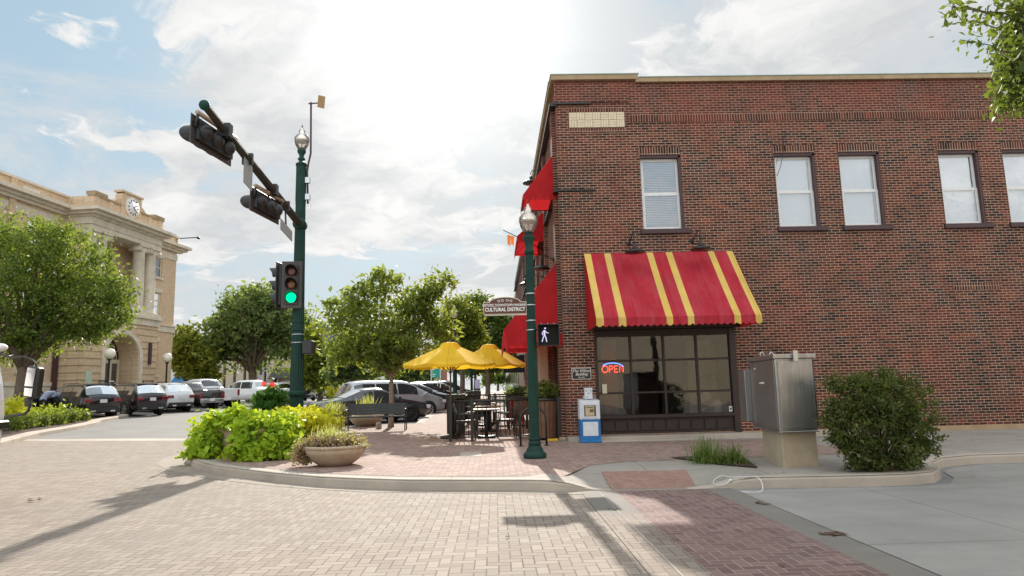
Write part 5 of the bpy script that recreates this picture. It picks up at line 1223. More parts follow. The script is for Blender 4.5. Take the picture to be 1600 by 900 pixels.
make_car('pickup', P_wht, 'tall white crew-cab pickup truck beside the dark pickup', cpos(356, 638, -2.9, HD, 48), HD, LG, hs=1.03)
make_car('pickup', P_wht, 'long white pickup truck behind the red hibiscus flowers', cpos(412, 633, -1.2, -78, 52), -78, LG, hs=.98)
make_car('suv', P_wht, 'white suv half hidden behind the green signal pole', cpos(446, 630, -2.2, HD, 60), HD, LG)
jp = make_car('suv', P_wht, 'white off-road suv with a dark spare wheel on its back beside the signal pole', cpos(478, 628, -2.2, -30, 66), -30, LG)
m = MB(); m.lathe([(.2, 0), (.38, .02), (.38, .2), (.2, .22)], (-2.45, 0, 1.0), 20, M=Matrix.Rotation(R_(-90), 4, 'Y')); o = jp.part('spare_wheel', m, m_tyre)
make_car('van', P_wht, 'tall white cargo van parked across the square', cpos(500, 627, -2.8, -15, 82), -15, 'cars parked across the square')
make_car('suv', P_char, 'small dark red car beside the white cargo van', cpos(515, 624, -2.0, -15, 86), -15, 'cars parked across the square', L=4.2, hs=.9)
# open door of the black suv and the person
M1 = s1.M
m = MB(); m.prism([(0, 0, .35), (-1.0, 0, .35), (-1.05, 0, .95), (-.85, 0, 1.45), (-.35, 0, 1.62), (0, 0, 1.1)], (0, .06, 0)); Md = Matrix.Translation((1.05, .95, 0)) @ Matrix.Rotation(R_(-70), 4, 'Z')
m2 = MB(); m2.prism([(-.08, -.012, 1.02), (-.92, -.012, .98), (-.78, -.012, 1.40), (-.36, -.012, 1.53)], (0, .085, 0))
Md = Matrix.Translation((1.15, .95, 0)) @ Matrix.Rotation(R_(100), 4, 'Z') @ Matrix.Scale(-1, 4, (1, 0, 0))
for q in (m, m2): q.v = [tuple(Md @ Vector((p[0]+0, p[1], p[2]))) for p in q.v]
dr = s1.part('door', m, P_blk, label='open front door'); s1.part('door_window', m2, m_glass_dark, parent=dr)
def person(loc, rz, label, joints, bones, rad, mats_fn, name='person'):
    pass
def skin_mesh(name, joints, bones, radii, mats, root=0, sub=1, face_mat=None):
    me = bpy.data.meshes.new(name); me.from_pydata(joints, bones, []); o = bpy.data.objects.new(name, me); COL.objects.link(o)
    md = o.modifiers.new('skin', 'SKIN'); md.use_smooth_shade = True
    for i, v in enumerate(me.skin_vertices[0].data): v.radius = radii[i] if hasattr(radii[i], '__len__') else (radii[i], radii[i]); v.use_root = i == root
    s_ = o.modifiers.new('sub', 'SUBSURF'); s_.levels = sub; s_.render_levels = sub
    dg = bpy.context.evaluated_depsgraph_get(); m2 = bpy.data.meshes.new_from_object(o.evaluated_get(dg)); bpy.data.objects.remove(o); m2.name = name
    m2.materials.clear()
    for q in mats: m2.materials.append(q)
    if face_mat:
        for p in m2.polygons: p.material_index = face_mat(p.center)
    for p in m2.polygons: p.use_smooth = True
    return m2
m_skin = noisy('skin', (.45, .27, .19), .55, .06, 8); m_shirt = noisy('pale_blue_shirt', (.42, .46, .68), .8, .12, 5, bump=.3, bscale=8, bdist=.02); m_trous = noisy('dark_trousers', (.02, .022, .03), .85, .2, 8); m_hair = noisy('dark_hair', (.03, .02, .015), .7, .3, 40)
pp = M1 @ Vector((.45, 1.35, 0)); pp.z = T(pp.x, pp.y)
J = [(0, 0, .92), (.0, 0, 1.05), (.22, 0, 1.25), (.42, 0, 1.36), (.52, 0, 1.34), (.66, 0, 1.30), (.72, 0, 1.24),   # pelvis .. head, bent forward along +x
     (.0, .11, .88), (.02, .12, .48), (-.04, .13, .09), (.10, .13, .04), (.0, -.11, .88), (.10, -.12, .48), (.06, -.13, .09), (.20, -.13, .04),
     (.40, .20, 1.32), (.52, .26, 1.08), (.72, .22, .98), (.82, .21, .97), (.40, -.20, 1.32), (.50, -.24, 1.06), (.68, -.2, .95), (.78, -.19, .93)]
Bn = [(0, 1), (1, 2), (2, 3), (3, 4), (4, 5), (5, 6), (0, 7), (7, 8), (8, 9), (9, 10), (0, 11), (11, 12), (12, 13), (13, 14), (3, 15), (15, 16), (16, 17), (17, 18), (3, 19), (19, 20), (20, 21), (21, 22)]
Rd = [(.15, .13), (.15, .13), (.17, .14), (.15, .12), .055, .095, .075, .10, .065, .045, .04, .10, .065, .045, .04, .07, .045, .035, .03, .07, .045, .035, .03]
def fm(c):
    if c.x > .575 and abs(c.y) < .13: return 2
    if c.z < .98 and c.x < .45: return 1
    if c.x > .66: return 2
    return 0
me = skin_mesh('person', J, Bn, Rd, [m_shirt, m_trous, m_skin], face_mat=fm)
pr_ = bpy.data.objects.new('person', me); COL.objects.link(pr_); pr_.location = pp; pr_.rotation_euler = (0, 0, R_(90-HD)-R_(75))
tag(pr_, 'person in pale blue shirt leaning into the open door of the black suv', 'person')
hm = MB(); hm.ell((.66, 0, 1.335), .115, .10, .085, 12, 7); ho = bpy.data.objects.new('hair', hm.mesh('hair', m_hair)); COL.objects.link(ho); ho.parent = pr_
# right-hand row, noses towards the patio pavement
RG = 'cars parked nose-in along the side street'; HR = 56
make_car('sedan', P_gry, 'slate grey sedan nearest, behind the black bench', cpos(655, 657, 2.3, HR, 30.3), HR, RG, L=4.85, darkwheel=True)
make_car('minivan', P_slv, 'silver minivan parked beside the grey sedan', cpos(682, 645, 2.5, HR, 34.6), HR, RG)
make_car('suv', P_slate, 'dark teal suv third from the bench in the side street row', cpos(697, 641, 2.35, HR, 38.4), HR, RG, hs=.95)
make_car('sedan', P_wht, 'white car fourth in the side street row', cpos(703, 638, 2.35, HR, 41.8), HR, RG, hs=1.06)
make_car('suv', P_plum, 'dark plum suv fifth in the side street row', cpos(711, 636, 2.35, HR, 45.4), HR, RG, hs=.95)
make_car('suv', P_wht, 'white suv with chrome roof rail near the patio fence', cpos(724, 633, 2.35, HR, 49), HR, RG, hs=.98)
make_car('suv', P_blk, 'black suv behind the umbrella pole, farthest in the row', cpos(735, 630, 2.35, HR, 53), HR, RG)
make_car('suv', P_slv, 'light blue suv whose roof shows beyond the silver minivan', cpos(585, 625, 0, 80, 52), 80, 'cars parked across the square', hs=1.05)
# white truck entering from the left edge (its far front corner shows)
TD = 10.0
tk = Thing('box_truck', 'white truck whose nose and big door mirror enter at the left edge', 'truck', (-10, 9, 0))
prof = [(-15.5, .45), (-15.5, 3.2), (-8.2, 3.2), (-7.75, 2.7)]+[(PY(x, y, TD).x-.02, PY(x, y, TD).z) for x, y in ((-8, 540), (0, 553), (6, 575), (10, 600), (12, 625), (12, 650), (9, 668), (6, 690), (2, 712), (-2, 730))]+[(-8.0, .40)]
tr_m = MB(); tr_m.prism([(x, TD-2.15, z) for x, z in prof], (0, 2.15, 0)); tk.part('body', tr_m, P_wht, world=True, bevel=.04)
def fpt(px, py, y, o=.015):   # a point of the nose profile carried across the width
    q = PY(px, py, TD); return (q.x+o, y, q.z)
m = MB(); rows = ((-7, 543), (0, 556), (6, 577), (9.5, 600), (11, 625), (11, 640))
for a, b in zip(rows, rows[1:]): m.quad(fpt(*a, TD-2.0), fpt(*b, TD-2.0), fpt(*b, TD-.16), fpt(*a, TD-.16))
tk.part('windscreen', m, m_glass_dark, world=True)
m = MB(); a = PY(-8, 657, TD); b = PY(10, 671, TD); m.box(b.x-.25, b.x+.03, TD-2.17, TD+.02, b.z, a.z); tk.part('trim_band', m, m_black, world=True, bevel=.02)
m = MB(); m.box(-9.6, -8.4, TD-2.165, TD-2.15, 1.35, 2.1); tk.part('door_window', m, m_glass_dark, world=True)
for y in (TD-1.95, TD-.45): m = MB(); q = PY(4, 700, TD); m.obox((q.x+.01, y+.1, q.z), .05, .28, .14); tk.part('headlamp', m, m_lens, world=True, bevel=.01)
for x in (-9.4, -13.9):
    for y, sg in ((TD-2.0, 1), (TD-.15, 1)):
        m = MB(); m.lathe([(.2, 0), (.42, .02), (.42, .25), (.2, .27)], (x, y+.1, .42), 20, M=Matrix.Rotation(R_(90), 4, 'X')); tk.part('wheel', m, m_tyre, world=True)
MD = TD+.28
m = MB(); m.prism([PY(x, y, MD) for x, y in ((42, 571), (60, 574), (61, 580), (55, 621), (51, 623), (37, 620), (36, 616))], (.02, .12, 0)); ho = tk.part('mirror_housing', m, m_black, world=True, bevel=.02)
m = MB(); m.prism([PY(x, y, MD-.015) for x, y in ((43, 574), (56, 576), (51, 604), (38, 603))], (0, .01, 0)); tk.part('mirror_glass', m, m_chrome, parent=ho, world=True)
m = MB(); m.prism([PY(x, y, MD-.015) for x, y in ((38, 606), (51, 607), (49, 620), (37, 618))], (0, .01, 0)); tk.part('mirror_glass', m, m_chrome, parent=ho, world=True)
m = MB(); m.prism([PY(x, y, MD+.03) for x, y in ((38, 622), (46, 622), (44, 636), (38, 634))], (0, .03, 0)); tk.part('mirror_flap', m, m_plastic, world=True)
m = MB(); m.tube([PY(x, y, MD+.05) for x, y in ((-2, 551), (8, 556), (20, 559), (38, 557), (50, 562), (56, 568), (57, 574))], .012, 8)
m.tube([PY(x, y, MD+.05) for x, y in ((6, 656), (12, 650), (25, 649), (38, 647), (44, 642), (47, 634), (48, 622))], .020, 8); m.tube([PY(0, 551, MD), PY(12, 557, MD), PY(20, 555, MD+.2)], .010, 6)
tk.part('mirror_arm', m, m_black, world=True)
m = MB(); m.ell(PY(-1, 543, TD-.3), .10, .10, .06, 10, 6); tk.part('marker_light', m, m_white, world=True)

# ------------------------------------------------------------------ street lamps and signals
m_lampglass = None
mm, n = newmat('lamp_globe_glass')
g_ = n.n('ShaderNodeBsdfGlossy'); g_.inputs['Roughness'].default_value = .05; tt = n.n('ShaderNodeBsdfTransparent'); n.put(tt.inputs[0], (.93, .93, .92)); df = n.n('ShaderNodeBsdfTranslucent'); n.put(df.inputs[0], (.8, .8, .78))
x1 = n.n('ShaderNodeMixShader'); x1.inputs[0].default_value = .28; n.nt.links.new(tt.outputs[0], x1.inputs[1]); n.nt.links.new(df.outputs[0], x1.inputs[2])
x2 = n.n('ShaderNodeMixShader'); fr = n.n('ShaderNodeFresnel'); fr.inputs[0].default_value = 1.5; n.nt.links.new(n.m('ADD', fr.outputs[0], .06), x2.inputs[0]); n.nt.links.new(x1.outputs[0], x2.inputs[1]); n.nt.links.new(g_.outputs[0], x2.inputs[2]); n.out(x2.outputs[0]); m_lampglass = mm
m_refl = noisy('lamp_reflector', (.58, .50, .44), .4, .1)
def lantern(t, z, s=1.0):
    m = MB(); m.lathe([(.085*s, 0), (.11*s, .03*s), (.16*s, .12*s), (.185*s, .24*s), (.180*s, .30*s), (.12*s, .38*s), (.075*s, .41*s), (.07*s, .43*s), (.085*s, .47*s), (.06*s, .51*s), (.03*s, .53*s), (.035*s, .56*s), (.008*s, .60*s)], (0, 0, z), 28)
    g = t.part('lantern', m, m_lampglass)
    m = MB(); m.lathe([(.155*s, .20*s), (.165*s, .225*s), (.12*s, .27*s), (.03*s, .29*s)], (0, 0, z), 24); m.tube([(0, 0, z), (0, 0, z+.2*s)], .02*s, 8); t.part('reflector', m, m_refl, parent=g)
    m = MB(); m.lathe([(.012*s, .58*s), (.018*s, .60*s), (.004*s, .66*s)], (0, 0, z), 8); t.part('finial', m, m_black, parent=g)
def lamp_post(name, loc, H_, label, s=1.0, rb=.088, group='green street lamps'):
    t = Thing(name, label, 'street lamp', loc, group=group)
    m = MB(); m.lathe([(.205*s, 0), (.215*s, .03), (.215*s, .07), (.195*s, .105), (.165*s, .12), (.16*s, .15), (.125*s, .21), (.112*s, .25), (.12*s, .255), (.12*s, .29), (.105*s, .30), (.105*s, .34), (.118*s, .345), (.118*s, .37), (.10*s, .38)], (0, 0, 0), 16); t.part('base', m, m_green)
    m = MB(); m.lathe([(rb*s*1.12, .38), (rb*s*1.05, H_*.45), (rb*s*.86, H_-.42)], (0, 0, 0), 32, flute=.10); t.part('post', m, m_green)
    m = MB(); m.lathe([(.085*s, H_-.43), (.10*s, H_-.41), (.10*s, H_-.36), (.075*s, H_-.33), (.085*s, H_-.20), (.11*s, H_-.12), (.115*s, H_-.08), (.07*s, H_-.06), (.075*s, H_-.02), (.10*s, H_)], (0, 0, 0), 24); t.part('capital', m, m_green)
    lantern(t, H_, s); return t
LPZ = SZ(.70, 13.03); lp = lamp_post('street_lamp', (.715, 13.03, LPZ), 4.30, 'green fluted street lamp in front of the red awnings')
m = MB()
for z in (2.38, 2.56, 2.86, 3.08): m.lathe([(.098, z), (.098, z+.02)], (0, 0, 0), 20)
lp.part('steel_strap', m, m_alum)
lp2 = lamp_post('street_lamp', (PY(711, 600, 30).x, 30, SZ(-2, 30)), 4.25, 'middle green street lamp rising behind the yellow umbrellas', 1.0)
lp3 = lamp_post('street_lamp', (PY(737, 600, 52).x, 52, SZ(-2, 52)), 4.35, 'farther green street lamp beside the small white sign', 1.0)
t = Thing('street_sign', 'small blank white sign on a pole beside the far street lamp', 'sign', (PY(729, 545, 51).x, 51, .6)); m = MB(); a = PY(722, 540, 51); b = PY(736, 548, 51); m.box(a.x-t.o.location.x, b.x-t.o.location.x, -.02, .02, b.z-.6, a.z-.6); t.part('panel', m, m_alum)
m = MB(); m.tube([(.3, .04, -.1), (.3, .04, a.z-.6)], .03, 8); t.part('pole', m, m_green)
# hanging cultural district sign
sg = Thing('street_sign', 'brown HISTORIC DOWNTOWN CULTURAL DISTRICT sign hung on the corner lamp', 'sign', (.22, 13.03, 3.01))
def signshape(sx, sz, top):
    pts = [(-sx, -sz), (sx, -sz), (sx, top*.62)]
    for a in np.linspace(0, math.pi, 15): pts.append((sx*.72*math.cos(a), top*.62+.095*math.sin(a)))
    pts.append((-sx, top*.62)); return pts
m = MB(); m.prism([(x, -.012, z) for x, z in signshape(.415, .155, .14)], (0, .024, 0)); bo = sg.part('border', m, m_cream)
m = MB(); m.prism([(x, -.0155, z) for x, z in signshape(.402, .143, .118)], (0, .031, 0)); sg.part('board', m, noisy('brown_sign', (.10, .030, .016), .5, .08))
mw = noisy('sign_white', (.85, .84, .82), .5, .02)
sg.part('lettering', shift(text_mb('HISTORIC DOWNTOWN McKINNEY', .072, .001, .0008, sx=.735), (0, -.018, .02)), mw)
sg.part('lettering', shift(text_mb('CULTURAL DISTRICT', .098, .001, .0022, sx=.83), (0, -.018, -.065)), mw)
m = MB()
for q in (-1, 1):
    for k in (0, 1):
        cx_ = q*(.045+.07*k); m.tube([(cx_+q*.028*math.cos(a)*(1-.05*a), -.019, .108-.01*k+.024*math.sin(a)*(1-.05*a)) for a in np.linspace(0, 7, 16)], .004, 5)
sg.part('scroll', m, mw)
m = MB(); m.box(-.40, .45, -.01, .01, -.175, -.162); m.tube([(.42, 0, .10), (.50, 0, .10)], .012, 6); m.tube([(.42, 0, -.12), (.50, 0, -.12)], .012, 6); sg.part('bracket', m, m_alum)
# pedestrian signal
ps = Thing('pedestrian_signal', 'black pedestrian signal with a lit white walking figure on the corner lamp', 'pedestrian signal', (1.03, 12.93, 2.43))
m = MB(); m.box(-.21, .20, -.02, .16, -.20, .20); m.box(-.20, .19, -.12, .0, .185, .205); m.box(-.21, -.195, -.12, .0, -.2, .205); m.box(.185, .20, -.12, .0, -.2, .205)
for q in (-.12, .0, .12): m.tube([(q, .02, .2), (q, .05, .225)], .02, 6)
ps.part('housing', m, m_plastic, bevel=.012)
m = MB(); m.box(-.19, .18, -.03, -.018, -.18, .18); ps.part('screen', m, noisy('dark_lens', (.012, .012, .010), .7, .1, 60, bump=.5, bscale=150, spec=.15))
mw2 = emit('signal_white', (.72, .66, .95), .42); m = MB(); cx_ = -.07
m.tube([(cx_+.008, -.036, .128), (cx_+.008, -.040, .128)], .017, 12)
def limb(pts, r):
    for (a, b), (c, d_) in zip(pts, pts[1:]):
        v = Vector((c-a, 0, d_-b)); m.obox(((a+c)/2+cx_, -.038, (b+d_)/2), r*2, .006, v.length+r, ry=math.atan2(v.x, v.z))
limb([(-.005, .085), (-.008, .01)], .017); limb([(-.008, .0), (-.035, -.055), (-.055, -.12)], .009); limb([(-.002, .0), (.022, -.06), (.03, -.125)], .009); limb([(-.018, .08), (-.048, .045), (-.042, .0)], .007); limb([(.008, .075), (.04, .045), (.068, .038)], .007)
ps.part('walking_figure', m, mw2)
m = MB(); m.tube([(-.21, .06, .12), (-.32, .1, .12)], .018, 8); m.tube([(-.21, .06, -.14), (-.32, .1, -.14)], .018, 8); ps.part('bracket', m, m_black)
# big signal pole with mast arm
PB = Vector((-5.30, 18.57, SZ(-5.3, 18.57)))
tp = Thing('traffic_signal_pole', 'tall dark green fluted signal pole with a long mast arm', 'signal pole', tuple(PB))
m = MB(); m.lathe([(.34, 0), (.34, .1), (.29, .25), (.22, .55), (.21, .7), (.2, .9)], (0, 0, 0), 20); m.lathe([(.20, 1.18), (.235, 1.2), (.235, 1.3), (.20, 1.33)], (0, 0, 0), 20)
for a in range(6): m.obox((.23*math.cos(a*1.05), .23*math.sin(a*1.05), 1.25), .06, .06, .07, rz=a*1.05)
tp.part('base', m, m_green)
m = MB(); m.lathe([(.185, .85), (.16, 3.2), (.145, 5.4), (.135, 6.4)], (0, 0, 0), 32, flute=.09); m.lathe([(.135, 6.4), (.145, 6.6), (.14, 7.2), (.14, 7.58)], (0, 0, 0), 32, flute=.06); tp.part('shaft', m, m_green)
m = MB(); m.lathe([(.15, 7.56), (.155, 7.62), (.08, 7.66), (.075, 7.72), (.11, 7.76), (.07, 7.80), (.065, 7.88), (.115, 7.95), (.12, 8.02), (.09, 8.04)], (0, 0, 0), 24)
for z in (3.15, 2.93): m.lathe([(.167, z), (.167, z+.03)], (0, 0, 0), 20)
tp.part('capital', m, m_green); lantern(tp, 8.04, 1.12)
m = MB()
for z in (2.60, 2.82): m.lathe([(.172, z), (.172, z+.02)], (0, 0, 0), 20)
tp.part('steel_strap', m, m_alum)
AR0 = Vector((-5.30, 18.57, 6.07)); AR1 = Vector((-5.10, 11.75, 6.60)); ad = (AR1-AR0).normalized()
m = MB(); Ma = ad.to_track_quat('Z', 'Y').to_matrix().to_4x4(); Lm = (AR1-AR0).length
m.lathe([(.105, 0), (.09, Lm*.5), (.068, Lm)], tuple(AR0), 24, M=Ma, flute=.08); m.cur = 1; m.lathe([(.18, -.1), (.18, .12), (.12, .2)], tuple(AR0), 16, M=Ma); m.ell(AR1, .095, .095, .095, 16, 10)
arm = tp.part('mast_arm', m, [noisy('bronze_arm', (.050, .045, .036), .75, .15, 6, spec=.15), m_green], world=True)
m = MB(); m.prism([PY(437, 352, 16.6), PY(452, 372, 17.2), PY(452, 366, 17.2), PY(437, 347, 16.6)], (.02, 0, 0)) ; 
m_bplate = noisy('backplate_grey', (.055, .046, .042), .5, .15, 6)
m_head = noisy('signal_black', (.022, .022, .024), .45, .15, 8)
def red_off(c): return noisy('lens_dim', c, .3, .1, 40)
L_R, L_Y = noisy('lens_red_dim', (.15, .055, .05), .3, .1, 60), noisy('lens_amber_dim', (.20, .075, .03), .3, .1, 60); L_G = emit('lens_green_lit', (.0, .52, .20), 1.0)
def signal(loc, M3, label, lit=True, back=True, group='traffic signal heads'):
    """head facing local -y, sections stacked along local z, top = red"""
    t = Thing('traffic_signal', label, 'traffic signal', tuple(loc), group=group); t.o.matrix_world = Matrix.Translation(loc) @ M3
    m = MB(); m.box(-.27, .27, -.012, .012, -.64, .64); t.part('backplate', m, m_bplate, bevel=.02)
    m = MB(); m.box(-.17, .17, -.06, .10, -.53, .53)
    for k in (-1, 0, 1): m.ell((0, .10, k*.355), .145, .12, .16, 16, 8)
    t.part('housing', m, m_head)
    for k, c in ((1, L_R), (0, L_Y), (-1, L_G if lit else L_R)):
        m = MB(); m.lathe([(.135, 0), (.08, .02), (.01, .03)], (0, -.062, k*.355), 22, M=Matrix.Rotation(R_(90), 4, 'X')); ln = t.part('lens', m, c)
        m = MB(); n_ = 20
        for i in range(n_):
            a0 = R_(-50)+R_(280)*i/n_; a1 = R_(-50)+R_(280)*(i+1)/n_; ro = .155
            f0 = .24*(.45+.55*max(0, math.sin((a0+R_(0))))); f1 = .24*(.45+.55*max(0, math.sin(a1)))
            p = [(ro*math.cos(a0), -.06, k*.355+ro*math.sin(a0)), (ro*math.cos(a1), -.06, k*.355+ro*math.sin(a1)), (ro*math.cos(a1), -.06-f1, k*.355+ro*math.sin(a1)), (ro*math.cos(a0), -.06-f0, k*.355+ro*math.sin(a0))]
            m.quad(*p); q = [(x*.97, y, z-(z-k*.355)*.03) for x, y, z in p]; m.quad(*q)
        t.part('visor', m, m_head, parent=ln)
    return t
I3 = Matrix.Identity(4)
pz = PY(456, 445, 18.28)
signal((pz.x, 18.28, pz.z), Matrix.Rotation(R_(6), 4, 'Z'), 'upright traffic signal on the pole facing us with its green light lit')
pz = PY(437, 446, 18.5); signal((pz.x-.02, 18.6, pz.z), Matrix.Rotation(R_(-97), 4, 'Z'), 'upright traffic signal on the pole seen from the side, facing left', lit=False)
def armhead(c, label):
    az = R_(10); zax = Vector((-math.sin(az), -math.cos(az), .02)).normalized(); yax = Vector((math.cos(az), -math.sin(az), 0)); xax = yax.cross(zax)
    M3 = Matrix((xax, yax, zax)).transposed().to_4x4() @ Matrix.Scale(1.07, 4)
    t = signal(c, M3, label, lit=False); hd = zax; a_ = AR0+ad*((Vector(c)-AR0).dot(ad))
    m = MB(); off = Vector((0, 0, .12))
    for s_ in (-.62, .62): m.tube([Vector(c)+hd*s_+off*.3+Vector((.05, 0, 0)), Vector(c)+hd*s_+Vector((.10, 0, .30))], .03, 8)
    m.cur = 1; m.tube([Vector(c)+hd*.66+Vector((.10, 0, .30)), Vector(c)-hd*.66+Vector((.10, 0, .30))], .045, 8); m.cur = 0; m.tube([Vector(c)+Vector((.10, 0, .30)), a_], .05, 8); m.obox(a_, .24, .18, .26)
    me = m.mesh('bracket', [m_head, noisy('tan_tube', (.42, .30, .20), .5, .1)], t.o.matrix_world.inverted()); o = bpy.data.objects.new('bracket', me); COL.objects.link(o); o.parent = t.o
armhead(PY(331, 220, 12.75)+Vector((0, 0, 0)), 'sideways traffic signal hanging near the tip of the mast arm')
armhead(PY(414, 322, 15.9), 'sideways traffic signal hanging halfway along the mast arm')
def armplate(px, py, Y, hw, hh, label):
    c = PY(px, py, Y); t = Thing('street_sign', label, 'sign', tuple(c), group='signs on the mast arm')
    m = MB(); a = Vector(c)
    m.prism([a-ad*hw-Vector((0, 0, hh)), a+ad*hw-Vector((0, 0, hh)), a+ad*hw+Vector((0, 0, hh)), a-ad*hw+Vector((0, 0, hh))], (.02, 0, 0)); t.part('plate', m, noisy('sign_back', (.26, .27, .25), .45, .1), world=True)
    q = AR0+ad*((a-AR0).dot(ad)); m = MB(); m.tube([a, q], .025, 6); m.obox(q, .22, .08, .24); t.part('clamp', m, m_head, world=True)
armplate(387, 268, 14.1, .26, .33, 'flat grey sign plate under the mast arm, between the two signals')
armplate(447, 360, 17.0, .52, .13, 'long narrow grey sign plate under the mast arm beside the pole')
# pedestrian box on the big pole
t = Thing('pedestrian_signal', 'black pedestrian signal box on the right of the tall signal pole', 'pedestrian signal', tuple(PY(482, 543, 18.5)))
m = MB(); m.box(-.12, .14, -.2, .2, -.18, .18); t.part('housing', m, m_plastic, bevel=.02); m = MB(); m.tube([(-.22, 0, .1), (-.1, 0, .1)], .02, 6); m.tube([(-.22, 0, -.1), (-.1, 0, -.1)], .02, 6); t.part('bracket', m, m_black)
m = MB(); m.box(.14, .15, -.17, .17, -.15, .15); t.part('screen', m, m_head)
# antenna
an = Thing('antenna_mast', 'thin antenna mast with a small yellow panel clamped to the signal pole top', 'antenna', tuple(PY(481, 318, 18.57)))
m = MB(); m.tube([PY(x, y, 18.57) for x, y in ((481, 318), (480, 268), (482, 255), (485.5, 240), (486, 160))], .028, 8); m.tube([PY(482, 162, 18.57), PY(497, 161, 18.57)], .02, 8); an.part('mast', m, m_plum, world=True)
m = MB(); c = PY(502, 159, 18.5); m.obox(c, .04, .20, .34, rz=R_(-55), ry=R_(12)); an.part('panel', m, noisy('yellow_panel', (.36, .24, .10), .6, .15), world=True, bevel=.01)
m = MB()
for y_ in (282, 308): a = PY(470, y_, 18.57); b = PY(481, y_, 18.57); m.tube([a, b], .03, 8); m.obox(b, .12, .12, .16)
m.tube([PY(481, 312, 18.5), PY(486, 320, 18.5), PY(484, 326, 18.5), PY(480, 318, 18.5)], .008, 6); an.part('clamp', m, m_alum, world=True)
# ------------------------------------------------------------------ planters
def bowl(t, r, h, mat=None, name='bowl', foot=.45):
    m = MB(); m.lathe([(r*foot, 0), (r*foot*1.15, .01), (r*.72, h*.25), (r*.90, h*.58), (r*.965, h*.80), (r*.955, h*.82), (r*.975, h*.86), (r*1.0, h*.88), (r*1.0, h*.97), (r*.985, h), (r*.90, h), (r*.88, h*.88), (.02, h*.87)], (0, 0, 0), 36)
    return t.part(name, m, mat or m_terra)
def soil(t, r, z):
    m = MB(); m.lathe([(r, z), (r*.5, z+.03), (.01, z+.04)], seg=20); t.part('soil', m, m_mulch)
def ground(px, py, off=.15):
    p = G(px, py, .15); return Vector((p.x, p.y, SZ(p.x, p.y)+.004))
def blades(name, n, r, h, mat, droop=.5, wd=.012, spread=.8, seed=1):
    rg = np.random.default_rng(seed); mb = MB()
    for i in range(n):
        a = rg.random()*6.283; tilt = rg.random()**.7*spread; L = h*(.65+.45*rg.random()); x0, y0 = .25*r*rg.normal(), .25*r*rg.normal()
        pts = []; p = Vector((x0, y0, 0)); ang = tilt*.35
        for k in range(6):
            pts.append(p.copy()); ang += tilt*droop*.45; p = p+Vector((math.cos(a)*math.sin(ang), math.sin(a)*math.sin(ang), math.cos(ang)))*L/5
        s = Vector((-math.sin(a), math.cos(a), 0))*wd*(.7+.6*rg.random())
        vs = [];
        for k, q in enumerate(pts): f = (1-(k/5)**2)*.5+.02; vs += [q-s*f, q+s*f]
        mb.add(vs, [[2*k, 2*k+1, 2*k+3, 2*k+2] for k in range(5)])
    return mb.mesh(name, mat)
# tall cast-stone pots smothered in lime vine
def vine_pot(loc, r, h, label, lobes, mat, n, per, lsize, gap=None, potmat=None, sig=.07, group='vine-covered planters'):
    t = Thing('planter', label, 'planter', tuple(loc), group=group)
    bowl(t, r, h, potmat, 'pot', .6); soil(t, r*.9, h*.88)
    cl, L = lobecloud(lobes, n, per, sig, .75)
    k = L[:, 2] > .015
    if gap: k &= ~gap(L)
    t.part('vines', leaves('vines', L[k], lsize, mat, 1.15, up=.15), None)
    return t
vp = ground(366, 712); vp.z = SZ(vp.x, vp.y)+.004
def gA(L): return (L[:, 0] > -.10) & (L[:, 1] < -.0) & (L[:, 2] < .58)
vine_pot(vp, .47, .62, 'left stone pot overgrown with lime-green vine spilling over the kerb',
   [(-.1, 0, .62, .55, .5, .30), (-.42, -.15, .45, .30, .42, .42), (-.52, -.3, .22, .30, .38, .30), (-.30, .3, .5, .4, .35, .4), (-.62, -.2, .10, .30, .42, .14), (-.25, -.45, .16, .28, .30, .22), (.0, .05, .84, .22, .2, .14)],
   lf_lime, 400, 17, .095, gA)
vq = ground(416, 716)
vine_pot(vq, .47, .62, 'right stone pot fully buried in lime-green vine beside the kerb',
   [(0, 0, .62, .55, .5, .22), (0, -.38, .45, .50, .22, .40), (-.12, -.5, .16, .50, .22, .20), (.30, -.3, .35, .28, .35, .38), (-.38, -.2, .5, .22, .35, .32), (.1, -.5, .12, .50, .25, .14), (.38, .1, .5, .25, .4, .35), (0, .3, .5, .5, .3, .35)],
   lf_lime, 420, 17, .098)
vr = ground(466, 706)
vine_pot(vr, .50, .58, 'dark pot of golden-yellow vine behind the flower bowl',
   [(0, 0, .66, .60, .5, .20), (-.35, .1, .70, .40, .4, .22), (.25, -.2, .58, .38, .35, .22), (.1, .35, .72, .5, .35, .2), (-.2, -.38, .50, .35, .2, .22), (.42, .0, .52, .28, .3, .2)],
   lf_yel, 420, 20, .07, potmat=noisy('dark_glazed_pot', (.05, .02, .018), .4))
vs_ = ground(497, 690)
vine_pot(vs_, .42, .45, 'low pot of yellow-green vine behind the golden one', [(0, 0, .50, .48, .45, .18), (-.3, .1, .55, .3, .3, .16)], lf_yel, 160, 18, .07, potmat=m_terra)
